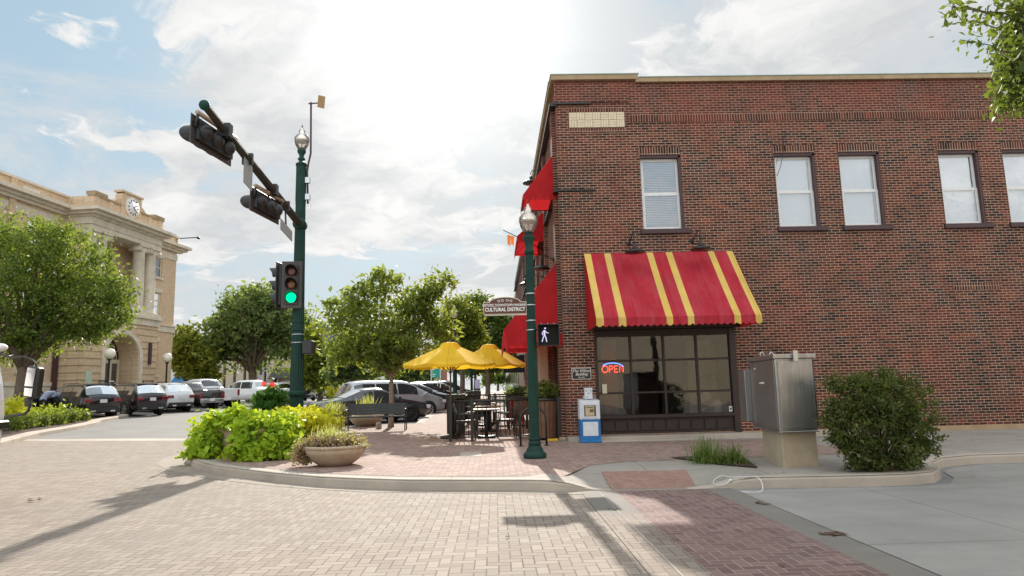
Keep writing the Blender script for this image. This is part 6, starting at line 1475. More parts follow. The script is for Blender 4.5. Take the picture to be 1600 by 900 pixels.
# hibiscus and reeds
hp = Vector((PY(422, 690, 17.6).x, 17.6, 0)); hp.z = SZ(hp.x, hp.y)
t = Thing('hibiscus', 'tall green hibiscus shrub with two red-orange blooms beside the signal pole', 'shrub', tuple(hp))
bowl(t, .38, .45, m_terra, 'pot'); soil(t, .34, .38)
def L_(px, py, Y, r): p = PY(px, py, Y)-hp; R = r*Y/FPX; return (p.x, p.y, p.z, R, R, R)
lob = [L_(420, 632, 17.6, 17), L_(408, 645, 17.6, 14), L_(437, 645, 17.6, 13), L_(425, 615, 17.6, 11), L_(440, 622, 17.6, 9), L_(405, 628, 17.6, 7), L_(422, 655, 17.6, 16), L_(398, 652, 17.6, 7)]
cl, L = lobecloud(lob, 150, 15, .06, .4); t.part('foliage', leaves('foliage', L, .085, lf_hib, 1.7), None)
m = MB()
for c in cl[::9]: m.tube([(0, 0, .4), (c[0]*.4, c[1]*.4, .4+(c[2]-.4)*.5), tuple(c)], [.014, .009, .004], 5)
t.part('stems', m, m_bark)
m_bloom = cloth_mat('bloom_red', (.85, .06, .02), .3)
for px, py in ((426, 601), (413, 600)):
    c = PY(px, py, 17.45)-hp; m = MB()
    for k in range(7):
        a = k*.9; m.quad(tuple(c), tuple(c+Vector((.055*math.cos(a-.4), -.04, .055*math.sin(a-.4)))), tuple(c+Vector((.085*math.cos(a), -.02, .085*math.sin(a)))), tuple(c+Vector((.055*math.cos(a+.4), -.04, .055*math.sin(a+.4)))))
    t.part('bloom', m, m_bloom)
rp = Vector((PY(382, 690, 16.8).x, 16.8, 0)); rp.z = SZ(rp.x, rp.y)
t = Thing('reed_plant', 'thin upright reeds rising behind the lime-green vines', 'plant', tuple(rp)); bowl(t, .3, .5, m_terra, 'pot')
o = t.part('blades', blades('blades', 42, .5, .72, lf_grass, .06, .012, .25, 5), None); o.location = (0, 0, .45)
# flower bowl
fp = ground(524, 727)
t = Thing('planter', 'wide tan stone bowl of pink and green flowers with striped grass', 'planter', tuple(fp), group='stone bowl planters')
bowl(t, .57, .36); soil(t, .5, .31)
cl, L = lobecloud([(-.05, 0, .38, .50, .42, .13), (-.42, -.1, .34, .22, .25, .16), (.35, 0, .38, .24, .3, .10), (0, -.2, .40, .45, .2, .10)], 230, 20, .05, .3); L = L[L[:, 2] > .30]
_, L2 = lobecloud([(-.56, -.12, .27, .15, .16, .19), (-.55, -.16, .16, .14, .14, .14)], 70, 20, .06, .1); L = np.vstack([L, L2[L2[:, 2] > .02]])
t.part('flowers', leaves('flowers', L, .036, lf_mix, 1.2), None)
o = t.part('striped_grass', blades('striped_grass', 190, .5, .40, lf_stripe, .5, .017, 1.0, 3), None); o.location = (-.08, .05, .36)
# planters near the bench
fp = Vector((PY(521, 665, 23.2).x, 23.2, 0)); fp.z = SZ(fp.x, fp.y)
t = Thing('planter', 'round tan planter of striped grass between the signal pole and bench', 'planter', tuple(fp), group='stone bowl planters')
bowl(t, .52, .42); soil(t, .45, .37)
cl, L = lobecloud([(0, 0, .45, .52, .5, .12), (.35, 0, .5, .25, .3, .15), (-.3, 0, .48, .3, .3, .12)], 120, 18, .06, .3); t.part('flowers', leaves('flowers', L, .055, leaf_mat('leaf_mixed', [(.12, .17, .04), (.26, .30, .10), (.30, .24, .18)], .3), 1.3), None)
o = t.part('striped_grass', blades('striped_grass', 150, .5, .58, lf_stripe, .45, .028, .95, 8), None); o.location = (-.05, 0, .42)
fp = Vector((PY(572, 665, 24.6).x, 24.6, 0)); fp.z = SZ(fp.x, fp.y)
t = Thing('planter', 'shallow stone bowl with pale grass seen through and above the black bench', 'planter', tuple(fp), group='stone bowl planters')
bowl(t, .62, .40); soil(t, .54, .35)
o = t.part('striped_grass', blades('striped_grass', 120, .5, .72, lf_stripe, .3, .03, .7, 4), None); o.location = (0, 0, .38)
# stone block under the bench
p = Vector((PY(592, 664, 22.9).x, 22.9, 0)); p.z = SZ(p.x, p.y)
m = MB(); m.obox((0, 0, .10), .16, .14, .20, rz=.4); solo('stone_block', 'small stone block on the paving beside the street tree', 'block', m, m_conc_plain, loc=tuple(p), bevel=.02)
# bench
bp = Vector((PY(588, 670, 22.0).x, 22.0, 0)); bp.z = SZ(bp.x, bp.y)
t = Thing('bench', 'long black metal bench in front of the slim street tree', 'bench', tuple(bp), R_(2))
BW = .90
m = MB()
for k in range(6): m.obox((0, -.26+.085*k, .43+.004*k), BW*2, .065, .02)
t.part('seat', m, m_black, bevel=.004)
m = MB()
for k in range(4): m.obox((0, .23+.025*k, .54+.087*k), BW*2, .02, .084, rx=R_(-14))
t.part('backrest', m, m_black, bevel=.004)
for s_ in (-1, 1):
    m = MB(); x = s_*(BW+.02)
    m.tube([(x, -.30, 0), (x, -.27, .42), (x, -.26, .62), (x, -.20, .66), (x, .1, .66), (x, .26, .64)], .018, 8); m.tube([(x, .26, 0), (x, .22, .42), (x, .32, .86)], .018, 8); m.tube([(x, -.27, .42), (x, .22, .42)], .018, 8)
    t.part('leg', m, m_black)
# round clipped bush and island planting
p = G(525, 621, 0) if False else Vector((PY(525, 615, 60).x, 60, .75))
t = Thing('round_bush', 'small round yellow-green bush left of the silver minivan', 'bush', tuple(p)); cl, L = lobecloud([(0, 0, .75, .72, .7, .8)], 70, 26, .14, .6); t.part('foliage', leaves('foliage', L, .12, lf_yel, 1.4), None)
hb = [(6, 672, 24.8), (30, 668, 25.7), (52, 664, 26.8), (75, 660, 28), (98, 657, 29.4), (118, 653, 31)]
for i, (px, py, Y) in enumerate(hb):
    p = PY(px, py, Y); z0 = T(p.x, Y)+.12; t = Thing('hedge_shrub', f'clipped low shrub, number {i+1} counted from the truck mirror in the island hedge' if False else ['low shrub right beside the truck at the start of the island hedge', 'second low shrub of the island hedge, under the truck mirror', 'third low shrub of the island hedge, right of the truck mirror', 'fourth low shrub of the island hedge, before the black suv', 'fifth low shrub of the island hedge, in front of the black suv wheel', 'last low shrub at the right tip of the island hedge'][i], 'shrub', (p.x, Y, z0), group='low shrubs along the island kerb')
    cl, L = lobecloud([(0, 0, .22, .50, .42, .26), (.25, .1, .18, .35, .3, .22)], 60, 26, .08, .6); t.part('foliage', leaves('foliage', L[L[:, 2] > 0], .055, lf_hedge, 1.3), None)
cl, L = lobecloud([(PY(20, 640, 28).x, 28, .7, 1.3, 1.0, .38), (PY(50, 645, 29).x, 29, .7, 1.2, 1, .3), (PY(80, 645, 31).x, 31, .7, 1.4, 1, .3), (PY(10, 640, 32).x, 32, .8, 1.8, 1.6, .35), (PY(-20, 640, 27).x, 27, .65, 1.5, 1.3, .35)], 330, 26, .16, .4)
me = leaves('island_planting', L, .085, lf_yel and leaf_mat('leaf_groundcover', [(.09, .16, .025), (.18, .26, .03), (.32, .36, .05)], .35), 1.6); o = bpy.data.objects.new('island_planting', me); COL.objects.link(o); tag(o, 'bright green and yellow ground cover filling the island behind the low shrubs', 'ground cover', kind='stuff')
t = Thing('yellow_shrub', 'taller yellow-green shrub beside the truck windscreen', 'shrub', (PY(17, 640, 26.5).x, 26.5, .35)); cl, L = lobecloud([(0, 0, .75, .34, .34, .5), (0, 0, .35, .4, .4, .35)], 60, 26, .1, .5); t.part('foliage', leaves('foliage', L, .07, lf_yel, 1.5), None)
t = Thing('parking_sign', 'small pale green parking sign in front of the courthouse wall', 'sign', (PY(138, 600, 47).x, 47, .6)); a = PY(134, 580, 47); b = PY(143, 598, 47); m = MB(); m.box(-.2, .2, -.02, .0, b.z-.6, a.z-.6); t.part('panel', m, noisy('pale_green_sign', (.45, .55, .45))); m = MB(); m.tube([(0, .02, 0), (0, .02, a.z-.6)], .03, 8); t.part('pole', m, m_alum)
# ------------------------------------------------------------------ patio
FY = 17.30; FX0 = -1.13; FX1 = 1.02
def gz(x, y): return SZ(x, y)+.004
def fence(name, label, a, b, posts=(0, 1), h=.98, sp=.11):
    a, b = Vector((*a, gz(*a))), Vector((*b, gz(*b))); t = Thing(name, label, 'fence', tuple(a), group='black patio fence panels'); d_ = b-a; n = int(d_.length/sp); up = Vector((0, 0, 1))
    m = MB(); m.tube([a+up*h, b+up*h], .026, 6); m.tube([a+up*.10, b+up*.10], .018, 6); t.part('rail', m, m_black, world=True)
    m = MB()
    for i in range(1, n): q = a+d_*i/n; m.tube([q+up*.10, q+up*h], .0105, 5)
    t.part('picket', m, m_black, world=True); t.o.children[-1]['kind'] = 'stuff'
    for f in posts: q = a+d_*f; m = MB(); m.box(q.x-.036, q.x+.036, q.y-.036, q.y+.036, q.z, q.z+h+.05); t.part('post', m, m_black, world=True)
    return t
fence('patio_fence', 'front panel of the black patio fence nearest to us', (FX0, FY), (1.02, 17.22), (0, .25, 1))
fence('patio_fence', 'left side of the black patio fence running down the street', (FX0, FY+.02), (-1.0, 24.5), (.3, .62, 1))
fence('patio_fence', 'far cross panel of the black patio fence behind the tables', (-.98, 24.5), (.95, 24.4), (.5, 1))
fence('patio_fence', 'middle cross panel of the black patio fence between the tables', (-.2, 21.2), (.95, 21.15), (0, .5, 1))
def chair(loc, rz, label):
    t = Thing('patio_chair', label, 'chair', loc, rz, 'dark wicker patio chairs')
    m = MB(); m.obox((0, 0, .44), .46, .46, .06); t.part('seat', m, m_wicker, bevel=.01)
    m = MB(); m.smooth = True
    P = [(-.22, .20, .44), (-.23, .24, .65), (-.22, .30, .90), (.22, .30, .90), (.23, .24, .65), (.22, .20, .44)]
    m.prism([(-.22, .21, .44), (.22, .21, .44), (.23, .26, .68), (.22, .33, .92), (-.22, .33, .92), (-.23, .26, .68)], (0, .035, .01)); t.part('backrest', m, m_wicker)
    for sx in (-1, 1):
        for sy in (-1, 1):
            m = MB(); m.tube([(sx*.20, sy*.20, .43), (sx*.215, sy*.24, 0)], [.022, .016], 8); t.part('leg', m, m_wicker)
        m = MB(); m.tube([(sx*.22, -.20, .44), (sx*.24, -.16, .62), (sx*.24, .20, .64)], .016, 6); t.part('armrest', m, m_wicker)
    return t
def table(loc, label, s=.36):
    t = Thing('patio_table', label, 'table', loc, 0, 'slatted patio tables')
    m = MB()
    for k in range(7): m.box(-s, s, -s+k*2*s/7+.006, -s+(k+1)*2*s/7-.006, .72, .745)
    t.part('tabletop', m, m_woodtop); m = MB(); m.box(-s-.01, s+.01, -s-.01, s+.01, .70, .722); t.part('frame', m, m_black)
    m = MB(); m.tube([(0, 0, .02), (0, 0, .70)], .05, 10); m.obox((0, 0, .03), .6, .09, .05, rz=.78); m.obox((0, 0, .03), .6, .09, .05, rz=-.78); t.part('pedestal', m, m_black)
    return t
tx, ty = PY(760, 680, 18.15).x, 18.15
table((tx, ty, gz(tx, ty)), 'nearest slatted table between two dark chairs in the patio')
chair((tx-.52, ty-.05, gz(tx, ty)), R_(88), 'dark wicker chair left of the nearest patio table'); chair((tx+.52, ty+.0, gz(tx, ty)), R_(-85), 'dark wicker chair right of the nearest patio table')
tx2, ty2 = PY(763, 670, 20.3).x, 20.3
table((tx2, ty2, gz(tx2, ty2)), 'second slatted table farther back in the patio'); chair((tx2-.15, ty2+.62, gz(tx2, ty2)), R_(4), 'dark wicker chair behind the second patio table')
tx3, ty3 = PY(758, 650, 23.0).x, 23.0
table((tx3, ty3, gz(tx3, ty3)), 'third table at the back of the patio by the far fence'); chair((tx3-.5, ty3, gz(tx3, ty3)), R_(85), 'dark wicker chair left of the farthest patio table'); chair((tx3+.5, ty3, gz(tx3, ty3)), R_(-95), 'dark wicker chair right of the farthest patio table')
# red metal chair frame glimpsed by the wall
t = Thing('patio_chair', 'small red metal chair beside the lamp post near the wall', 'chair', (PY(812, 660, 21.8).x, 21.8, gz(.8, 21.8)), R_(60)); m = MB()
m_redp = noisy('red_paint', (.45, .04, .03), .5)
m.box(-.2, .2, -.2, .2, .42, .45); t.part('seat', m, m_redp)
for sx in (-1, 1):
    m = MB(); m.tube([(sx*.18, .2, 0), (sx*.18, .2, .85)], .015, 6); t.part('leg', m, m_redp); m = MB(); m.tube([(sx*.18, -.2, 0), (sx*.18, -.2, .44)], .015, 6); t.part('leg', m, m_redp)
m = MB(); m.box(-.18, .18, .19, .21, .6, .85); t.part('backrest', m, m_redp)
def umbrella(loc, r, zt, ze, label, rz=0.0):
    t = Thing('patio_umbrella', label, 'umbrella', loc, rz, 'yellow patio umbrellas'); N8 = 8; m = MB()
    def rim(k, rr, z, sag=0): a = k*2*math.pi/N8+R_(22.5); return Vector((rr*math.cos(a), rr*math.sin(a), z))
    for k in range(N8):
        for j in range(8):
            rows = []
            for f0 in (j/8, (j+1)/8):
                rr = r*.16+(r-r*.16)*f0; z = zt-.10-(zt-.10-ze)*f0**1.08; row = []
                for q in range(5):
                    u = q/4; p = rim(k, rr, z).lerp(rim(k+1, rr, z), u); p.z -= .05*f0*math.sin(math.pi*u)*1.0; p *= 1; row.append(p)
                rows.append(row)
            for q in range(4): m.quad(rows[0][q], rows[0][q+1], rows[1][q+1], rows[1][q])
        a, b = rim(k, r, ze), rim(k+1, r, ze)
        for q in range(4):
            p0, p1 = a.lerp(b, q/4), a.lerp(b, (q+1)/4); z0 = .05*math.sin(math.pi*q/4); z1 = .05*math.sin(math.pi*(q+1)/4)
            m.quad((p0.x, p0.y, p0.z-z0), (p1.x, p1.y, p1.z-z1), (p1.x*.995, p1.y*.995, p1.z-z1-.07), (p0.x*.995, p0.y*.995, p0.z-z0-.07))
    t.part('canopy', m, m_yellow)
    m = MB(); m.smooth = True
    for k in range(N8):
        a0, a1 = rim(k, r*.25, zt-.15), rim(k+1, r*.25, zt-.15); b0, b1 = rim(k, r*.17, zt-.02), rim(k+1, r*.17, zt-.02); c_ = Vector((0, 0, zt+.02)); e0, e1 = rim(k, r*.245, zt-.20), rim(k+1, r*.245, zt-.20)
        m.quad(a0, a1, b1, b0); m.add([b0, b1, c_], [[0, 1, 2]]); m.quad(a0, a1, e1, e0)
    t.part('vent_cap', m, m_yellow)
    m = MB(); m.tube([(0, 0, 0), (0, 0, zt)], .022, 10); m.ell((0, 0, zt+.03), .03, .03, .04, 8, 5); m.cur = 1; m.lathe([(.28, 0), (.28, .05), (.05, .09), (.04, .3)], seg=20); t.part('pole', m, [m_bark, m_black])
    for k in range(N8):
        m = MB(); e = rim(k, r*.99, ze-.01); h = Vector((0, 0, zt-.12)); m.tube([h, e], .010, 5); m.tube([(0, 0, ze-.25), h.lerp(e, .5)], .008, 5); t.part('rib', m, m_black)
    return t
ux = PY(704, 600, 18.4).x; z_ = gz(ux, 18.4); umbrella((ux, 18.4, z_), 1.30, PY(704, 535, 18.4).z-z_, PY(704, 569, 18.4).z-z_+.0, 'nearer yellow patio umbrella left of the other')
ux = PY(765, 600, 23.6).x; z_ = gz(ux, 23.6); umbrella((ux, 23.6, z_), 1.28, PY(765, 538, 23.6).z-z_, PY(765, 570, 23.6).z-z_, 'farther yellow patio umbrella near the hanging street sign', .2)
for px, Y, lb in ((712, 19.4, 'square black trash bin inside the patio fence corner'), (740, 25.5, 'square black trash bin beyond the patio behind the tables')):
    x = PY(px, 620, Y).x; t = Thing('trash_bin', lb, 'bin', (x, Y, gz(x, Y))); m = MB(); m.box(-.24, .24, -.24, .24, .04, .98); t.part('body', m, m_plastic, bevel=.02); m = MB(); m.box(-.27, .27, -.27, .27, .98, 1.12); m.box(-.2, .2, -.285, -.27, .99, 1.08); t.part('lid', m, m_black, bevel=.03)
x = PY(823, 640, 19.0).x; t = Thing('patio_planter', 'small dark wooden box planter beside the lamp post', 'planter', (x, 19.0, gz(x, 19))); m = MB(); m.box(-.34, .20, -.16, .16, .52, .98); m.box(-.30, -.26, -.12, -.08, 0, .52); m.box(.14, .18, -.12, -.08, 0, .52); m.box(-.30, -.26, .08, .12, 0, .52); m.box(.14, .18, .08, .12, 0, .52); t.part('box', m, m_wood, bevel=.01); m = MB(); m.box(-.37, .23, -.19, .19, .98, 1.02); t.part('lid', m, m_black)
# green guide sign with pale lettering lines, sandwich board
t = Thing('guide_sign', 'teal green guide sign with white lines under the nearer umbrella', 'sign', (PY(681, 600, 44).x, 44, .45)); a = PY(675, 570, 44); b = PY(688, 590, 44); m = MB(); hw = (b.x-a.x)/2
m.box(-hw, hw, -.02, .02, b.z-.45, a.z-.45); t.part('panel', m, noisy('teal_sign', (.0, .30, .22), .4, .05)); m = MB(); h_ = a.z-b.z
for k, (u, wd_) in enumerate(((.12, .10), (.24, .5), (.38, .34), (.6, .10), (.74, .55), (.88, .4))): z = a.z-.45-u*h_; m.box(-hw*.85, -hw*.85+wd_*hw*2*.8, -.026, -.02, z-.022, z+.022)
t.part('lettering', m, mw); m = MB()
for s_ in (-1, 1): m.box(s_*(hw+.03)-.03, s_*(hw+.03)+.03, -.03, .03, 0, a.z-.45)
t.part('post', m, m_alum)
t = Thing('poster_stand', 'pale lilac poster stand on the pavement past the patio', 'sign', (PY(746, 600, 34).x, 34, gz(-1, 34))); a = PY(743, 592, 34); b = PY(750, 606, 34); m = MB(); m.box(-.12, .12, -.02, .02, b.z-.4, a.z-.4); t.part('board', m, noisy('lilac', (.5, .48, .7))); m = MB(); m.box(-.14, .14, -.04, .04, 0, b.z-.4); t.part('stand', m, m_black)
# planter at the corner
p = Vector((1.20, 17.25, gz(1.2, 17.25)))
t = Thing('wooden_planter', 'tall brown wood-slat planter with a leafy shrub against the corner pier', 'planter', tuple(p))
for k in range(20):
    a0, a1 = 2*math.pi*k/20+.02, 2*math.pi*(k+1)/20-.02; m = MB()
    if k == 0: MM = MB()
    r0, r1 = .30, .37
    MM.prism([(r0*math.cos(a0), r0*math.sin(a0), .05), (r0*math.cos(a1), r0*math.sin(a1), .05), (r1*math.cos(a1), r1*math.sin(a1), .98), (r1*math.cos(a0), r1*math.sin(a0), .98)], (-.02*math.cos(a0), -.02*math.sin(a0), 0))
t.part('slats', MM, m_wood); m = MB(); m.lathe([(.27, .03), (.34, .96), (.34, .9), (.02, .9)], seg=20); m.lathe([(.385, .94), (.395, .96), (.395, 1.0), (.36, 1.0)], seg=24); t.part('band', m, m_black)
cl, L = lobecloud([(0, 0, 1.12, .40, .36, .20), (.1, 0, 1.25, .28, .28, .16), (-.2, 0, 1.15, .2, .2, .12)], 110, 18, .05, .5); t.part('foliage', leaves('foliage', L, .045, leaf_mat('leaf_planter', [(.06, .09, .02), (.12, .15, .035), (.22, .22, .07)], .3), 1.5), None)
m = MB(); m.box(1.50, 1.64, 17.0, 17.3, gz(1.5, 17)+0, 1.22); solo('bollard_box', 'narrow black metal box between the wood planter and the brick corner', 'box', m, m_black, loc=(1.57, 17.15, gz(1.5, 17)), world=True, bevel=.01)
m = MB(); m.box(-.13, .13, -.08, .08, 0, .05); p = ground(864, 690); solo('yellow_block', 'yellow painted block on the paving by the wood planter', 'block', m, noisy('yellow_paint', (.70, .42, .03)), loc=(p.x, 16.75, gz(p.x, 16.75)), rz=.2, bevel=.008)
m = MB(); m.box(-.1, .1, -.06, .06, 0, .07); solo('loose_brick', 'pale loose brick beside the yellow block', 'brick', m, m_terra, loc=(p.x+.28, 16.9, gz(p.x, 16.9)), rz=-.1, bevel=.008)
# shrub pot farther along the wall
t = Thing('wall_planter', 'dark pot of shrubs by the wall beyond the patio', 'planter', (PY(806, 620, 25.6).x, 25.6, gz(.9, 25.6))); bowl(t, .4, .7, m_plastic, 'pot', .7); cl, L = lobecloud([(0, 0, .95, .42, .4, .32)], 60, 20, .08, .5); t.part('foliage', leaves('foliage', L, .06, lf2, 1.5), None)
# bike rack
p = ground(834, 697); t = Thing('bike_rack', 'dark bronze inverted-U bike rack behind the corner street lamp', 'bike rack', tuple(p))
m = MB(); m.tube([(-.29, 0, 0), (-.29, 0, .58)]+[(-.29*math.cos(a), 0, .58+.27*math.sin(a)) for a in np.linspace(.2, math.pi-.2, 9)]+[(.29, 0, .58), (.29, 0, 0)], .024, 10); t.part('hoop', m, m_black); m = MB()
for s_ in (-1, 1): m.lathe([(.06, 0), (.06, .012)], (s_*.29, 0, 0), 12)
t.part('foot_plate', m, m_black)
# newspaper box
p = ground(924, 692); nb = Thing('newspaper_box', 'blue and white newspaper box with a coin mechanism beside the shop window', 'newspaper box', (p.x, p.y+.22, p.z), R_(0))
m_nb = noisy('blue_box_paint', (.01, .16, .42), .4, .12, 6); m_nw = noisy('white_box_paint', (.66, .68, .72), .4, .08, 6)
m = MB(); m.box(-.235, .235, -.20, .20, .03, .52); m.box(-.25, .25, -.22, .2, .0, .045); nb.part('base', m, m_nb, bevel=.012)
m = MB(); m.box(-.235, .235, -.20, .20, .525, .96); m.prism([(-.235, -.2, .96), (-.235, .2, .96), (-.235, .2, .99)], (.47, 0, 0)); tp_ = nb.part('body', m, m_nw, bevel=.01)
m = MB(); m.box(-.19, .19, -.216, -.20, .56, .91); d_ = nb.part('door', m, m_nw, bevel=.008)
m = MB(); m.box(-.135, .135, -.219, -.214, .60, .85); nb.part('door_window', m, m_plastic, parent=d_)
m = MB(); m.box(-.11, .10, -.223, -.218, .61, .84); m.cur = 1; m.box(-.01, .085, -.226, -.222, .69, .76); m.box(-.09, .08, -.2255, -.222, .79, .815); nb.part('newspaper', m, [noisy('newsprint', (.52, .42, .26), .8, .1, 30), noisy('news_photo', (.16, .12, .06), .8, .4, 40)], parent=d_)
m = MB(); m.box(-.175, .175, -.212, -.198, .15, .47); nb.part('advert_card', m, m_nw, bevel=.006)
m = MB(); m.box(-.09, .09, -.10, .06, .99, 1.24); m.box(-.105, .105, -.09, .05, 1.235, 1.25); cm = nb.part('coin_mechanism', m, m_nw, bevel=.01)
m = MB(); 
for x, z in ((-.05, 1.18), (.05, 1.18), (0, 1.12), (-.04, 1.035)): m.lathe([(.012, 0), (.012, .01)], (x, -.10, z), 10, M=Matrix.Rotation(R_(90), 4, 'X'))
nb.part('coin_slot', m, m_plastic, parent=cm); m = MB(); m.tube([(.09, -.05, 1.05), (.16, -.06, 1.05), (.16, -.06, 1.02), (.09, -.05, 1.02)], .008, 6); m.tube([(-.09, -.05, 1.03), (-.125, -.05, 1.03)], .03, 10); nb.part('handle', m, m_alum, parent=cm)
# ------------------------------------------------------------------ signal cabinet
mm, n = newmat('brushed_steel'); Pn = n.n('ShaderNodeTexCoord').outputs['Object']; x, y, z = n.xyz(Pn)
stv = n.noise(n.comb(n.m('MULTIPLY', x, 9.0), n.m('MULTIPLY', y, 9.0), n.m('MULTIPLY', z, .7)), 2.2, 6, .65); blot = n.noise(Pn, 2.1, 5, .6)
c = n.mix(n.mr(stv, .3, .7), (.30, .29, .28), (.44, .43, .42)); c = n.mix(n.mr(blot, .55, .75, 0, .35), c, (.30, .21, .14))
n.out(n.bsdf(c, n.mr(blot, .3, .7, .30, .46), .9, n.bump(n.m('ADD', n.noise(Pn, 3, 3), n.m('MULTIPLY', stv, .2)), .22, .03))); m_steel = mm
cb = Thing('traffic_cabinet', 'dented stainless steel signal cabinet on a tan concrete plinth', 'cabinet', (4.65, 11.15, .15))
def quadbox(mb, A, B, Cc, D, z0, z1): mb.prism([(q[0], q[1], z0) for q in (A, B, Cc, D)], (0, 0, z1-z0))
A, B = (4.36, 10.55), (4.93, 10.62); A2, B2 = (4.54, 11.78), (5.10, 11.80)
mb = MB(); quadbox(mb, A, B, B2, A2, .12, .68); cb.part('plinth', mb, noisy('tan_plinth', (.44, .35, .24), .85, .12, 5, bump=.3), world=True, bevel=.012)
Au, Bu = (4.30, 10.45), (4.92, 10.52); A2u, B2u = (4.48, 11.98), (5.10, 12.0)
mb = MB(); quadbox(mb, Au, Bu, B2u, A2u, .70, 1.80); cbo = cb.part('cabinet_body', mb, m_steel, world=True, bevel=.008)
mb = MB(); quadbox(mb, (Au[0]-.02, Au[1]-.02), (Bu[0]+.02, Bu[1]-.02), (B2u[0]+.02, B2u[1]+.02), (A2u[0]-.02, A2u[1]+.02), .68, .70); quadbox(mb, (Au[0]-.025, Au[1]-.025), (Bu[0]+.05, Bu[1]-.03), (B2u[0]+.03, B2u[1]+.03), (A2u[0]-.03, A2u[1]+.03), 1.80, 1.87); cb.part('lid', mb, m_steel, world=True, bevel=.006)
mb = MB(); dx_, dy_ = (A2u[0]-Au[0]), (A2u[1]-Au[1])
def sidept(u, z, o): return (Au[0]+dx_*u-o, Au[1]+dy_*u, z)
mb.prism([sidept(.03, .74, .012), sidept(.93, .74, .012), sidept(.93, 1.78, .012), sidept(.03, 1.78, .012)], (.012, 0, 0)); cb.part('side_door', mb, m_steel, world=True, bevel=.004)
mb = MB(); quadbox(mb, (4.38, 11.99), (4.52, 11.99), (4.56, 12.35), (4.40, 12.35), .78, 1.66); cb.part('meter_box', mb, m_steel, world=True, bevel=.006)
mb = MB(); fy = lambda x: Au[1]+(Bu[1]-Au[1])*(x-Au[0])/(Bu[0]-Au[0])
mb.prism([(4.34, fy(4.34)-.014, .74), (4.88, fy(4.88)-.014, .74), (4.88, fy(4.88)-.014, 1.77), (4.34, fy(4.34)-.014, 1.77)], (0, .014, 0)); cb.part('front_door', mb, m_steel, world=True, bevel=.004)
mb = MB(); mb.prism([sidept(.42, 1.42, .022), sidept(.58, 1.42, .022), sidept(.58, 1.45, .022), sidept(.42, 1.45, .022)], (.012, 0, 0)); mb.prism([sidept(.73, 1.66, .022), sidept(.76, 1.66, .022), sidept(.76, 1.69, .022), sidept(.73, 1.69, .022)], (.012, 0, 0))
cb.part('label', mb, m_white, world=True)
mb = MB()
for q in ((4.50, 11.5), (4.70, 11.6)): mb.tube([(q[0], q[1], 1.86), (q[0], q[1], 1.93), (q[0]+.03, q[1], 1.95), (q[0]+.06, q[1], 1.93), (q[0]+.06, q[1], 1.86)], .010, 6)
mb.obox((4.62, 10.42, 1.84), .07, .02, .16)
cb.part('lifting_eye', mb, m_alum, world=True)
mb = MB(); mb.tube([(Bu[0]+.01, Bu[1]+.02, .74), (Bu[0]+.01, Bu[1]+.02, 1.78)], .014, 8); cb.part('hinge', mb, m_plastic, world=True)
# ------------------------------------------------------------------ shrub on the corner island, grass clumps
bp = Vector((5.52, 9.95, SZ(5.5, 10)))
def B_(px, py, r, Y=9.95): p = PY(px, py, Y)-bp; R = r*Y/FPX; return (p.x, p.y, p.z, R, R*.9, R*.9)
t = Thing('shrub', 'dense dark green shrub beside the steel cabinet on the corner island', 'shrub', tuple(bp))
lob = [B_(1335, 615, 34), B_(1375, 625, 42), B_(1405, 650, 40), B_(1345, 670, 45), B_(1395, 700, 42), B_(1350, 710, 34), B_(1430, 705, 26), B_(1306, 596, 15), B_(1400, 608, 20), B_(1318, 640, 26), B_(1425, 665, 22), B_(1315, 690, 18), B_(1440, 690, 14), B_(1362, 594, 20), B_(1452, 700, 12), B_(1420, 640, 16), B_(1412, 730, 16), B_(1370, 728, 18), B_(1328, 722, 14)]
lob += [B_(1375+85*math.cos(a)+random.uniform(-8, 8), 662+78*math.sin(a)+random.uniform(-8, 8), random.uniform(6, 13)) for a in np.linspace(-3.4, .5, 15)]
cl, L = lobecloud(lob, 900, 24, .050, .45); L = L[L[:, 2] > .02]; t.part('foliage', leaves('foliage', L, .025, lf_bush, 2.2, up=.2), None)
m = MB()
for c in cl[::14]: m.tube([(random.uniform(-.1, .1), random.uniform(-.1, .1), 0), (c[0]*.5, c[1]*.5, c[2]*.55), tuple(c)], [.014, .009, .003], 5)
t.part('stems', m, m_bark)
for px, py, n_, r, h, lb, sd in ((1110, 724, 330, .34, .50, 'larger clump of green strappy grass in the mulch bed by the ramp', 2), (1152, 726, 240, .24, .40, 'smaller darker grass clump in the mulch bed next to the cabinet', 6)):
    p = ground(px, py); p.y += .12; t = Thing('grass_clump', lb, 'grass clump', tuple(p), group='grass clumps in the mulch bed'); t.part('blades', blades('blades', n_, r*1.3, h, lf_grass, .85, .013, 1.25, sd), None)
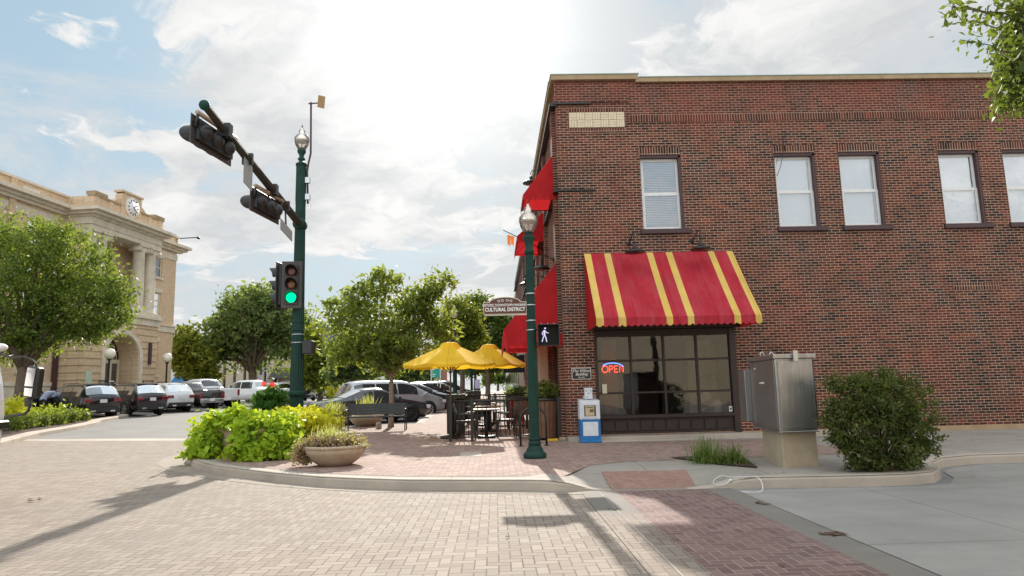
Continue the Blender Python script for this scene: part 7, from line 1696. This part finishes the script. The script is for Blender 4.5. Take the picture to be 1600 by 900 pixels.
# cord left on the ramp, debris
def catmull(P, k=5):
    out = []
    for i in range(len(P)-1):
        p0, p1, p2, p3 = P[max(0, i-1)], P[i], P[i+1], P[min(len(P)-1, i+2)]
        for j in range(k):
            t = j/k; out.append(.5*((2*p1)+(p2-p0)*t+(2*p0-5*p1+4*p2-p3)*t*t+(3*p1-p0-3*p2+p3)*t**3))
    return out+[P[-1]]
m = MB(); pts = [(1158, 767), (1190, 766), (1187, 763.5), (1165, 760.5), (1143, 758), (1128, 754.5), (1118, 756), (1115, 759), (1122, 762.5), (1134, 763), (1142, 761)]
W3 = [G(x, y, .03) for x, y in pts]; W3 = [Vector((q.x, q.y, max(SZ(q.x, q.y) if q.y > 9.4 else 0, 0)+.018)) for q in W3]
W3 = catmull(W3); m.tube(W3, .006, 6); m.ell(W3[-1], .022, .028, .018, 8, 5); solo('rope', 'loop of white cord lying on the ground at the foot of the ramp', 'cord', m, m_white, loc=tuple(W3[0]), world=True)
def litter(px, py, label, s=.05, n_=4, col=(.10, .05, .03)):
    p = G(px, py, 0); p.z = T(p.x, p.y)+.022; m = MB()
    for i in range(n_):
        a = random.random()*6.28; q = Vector((random.gauss(0, s*.6), random.gauss(0, s*.6), 0)); r = s*random.uniform(.5, 1)
        m.quad(q+Vector((r*math.cos(a), r*math.sin(a), .006)), q+Vector((-r*.4*math.sin(a), r*.4*math.cos(a), 0)), q-Vector((r*math.cos(a), r*math.sin(a), -.012)), q-Vector((-r*.4*math.sin(a), r*.4*math.cos(a), 0)))
    solo('dead_leaves', label, 'dead leaves', m, noisy('dead_leaf', col, .9, .3), loc=tuple(p))
litter(797, 845, 'single dry leaf lying in the middle of the buff pavers', .05, 2)
litter(1302, 838, 'clump of dark leaves on the concrete band edge right of the crosswalk', .09, 9)
litter(1192, 790, 'dark twig scrap where the crosswalk edge meets the street', .09, 3)
litter(1222, 889, 'dark leaf scrap near the bottom of the red crosswalk', .04, 3)
litter(55, 783, 'dark scrap on the pavers near the left edge', .10, 3)
litter(955, 798, 'small dark stain-like leaf on the crosswalk border', .06, 2, (.08, .07, .06))
# asphalt stain / joint line in front of the ramp is part of the street
sheet('street_patch', [(3.3, -25), (60, -25), (60, 11.6), (8.0, 11.4), (7.3, 11.1), (6.9, 10.7), (6.6, 10.0), (6.2, 9.5), (5.7, 9.35), (3.24, 9.5)], lift(.010), concrete_mat('street_slab', (.31, .29, .265), joint=3.4, stain=.35))
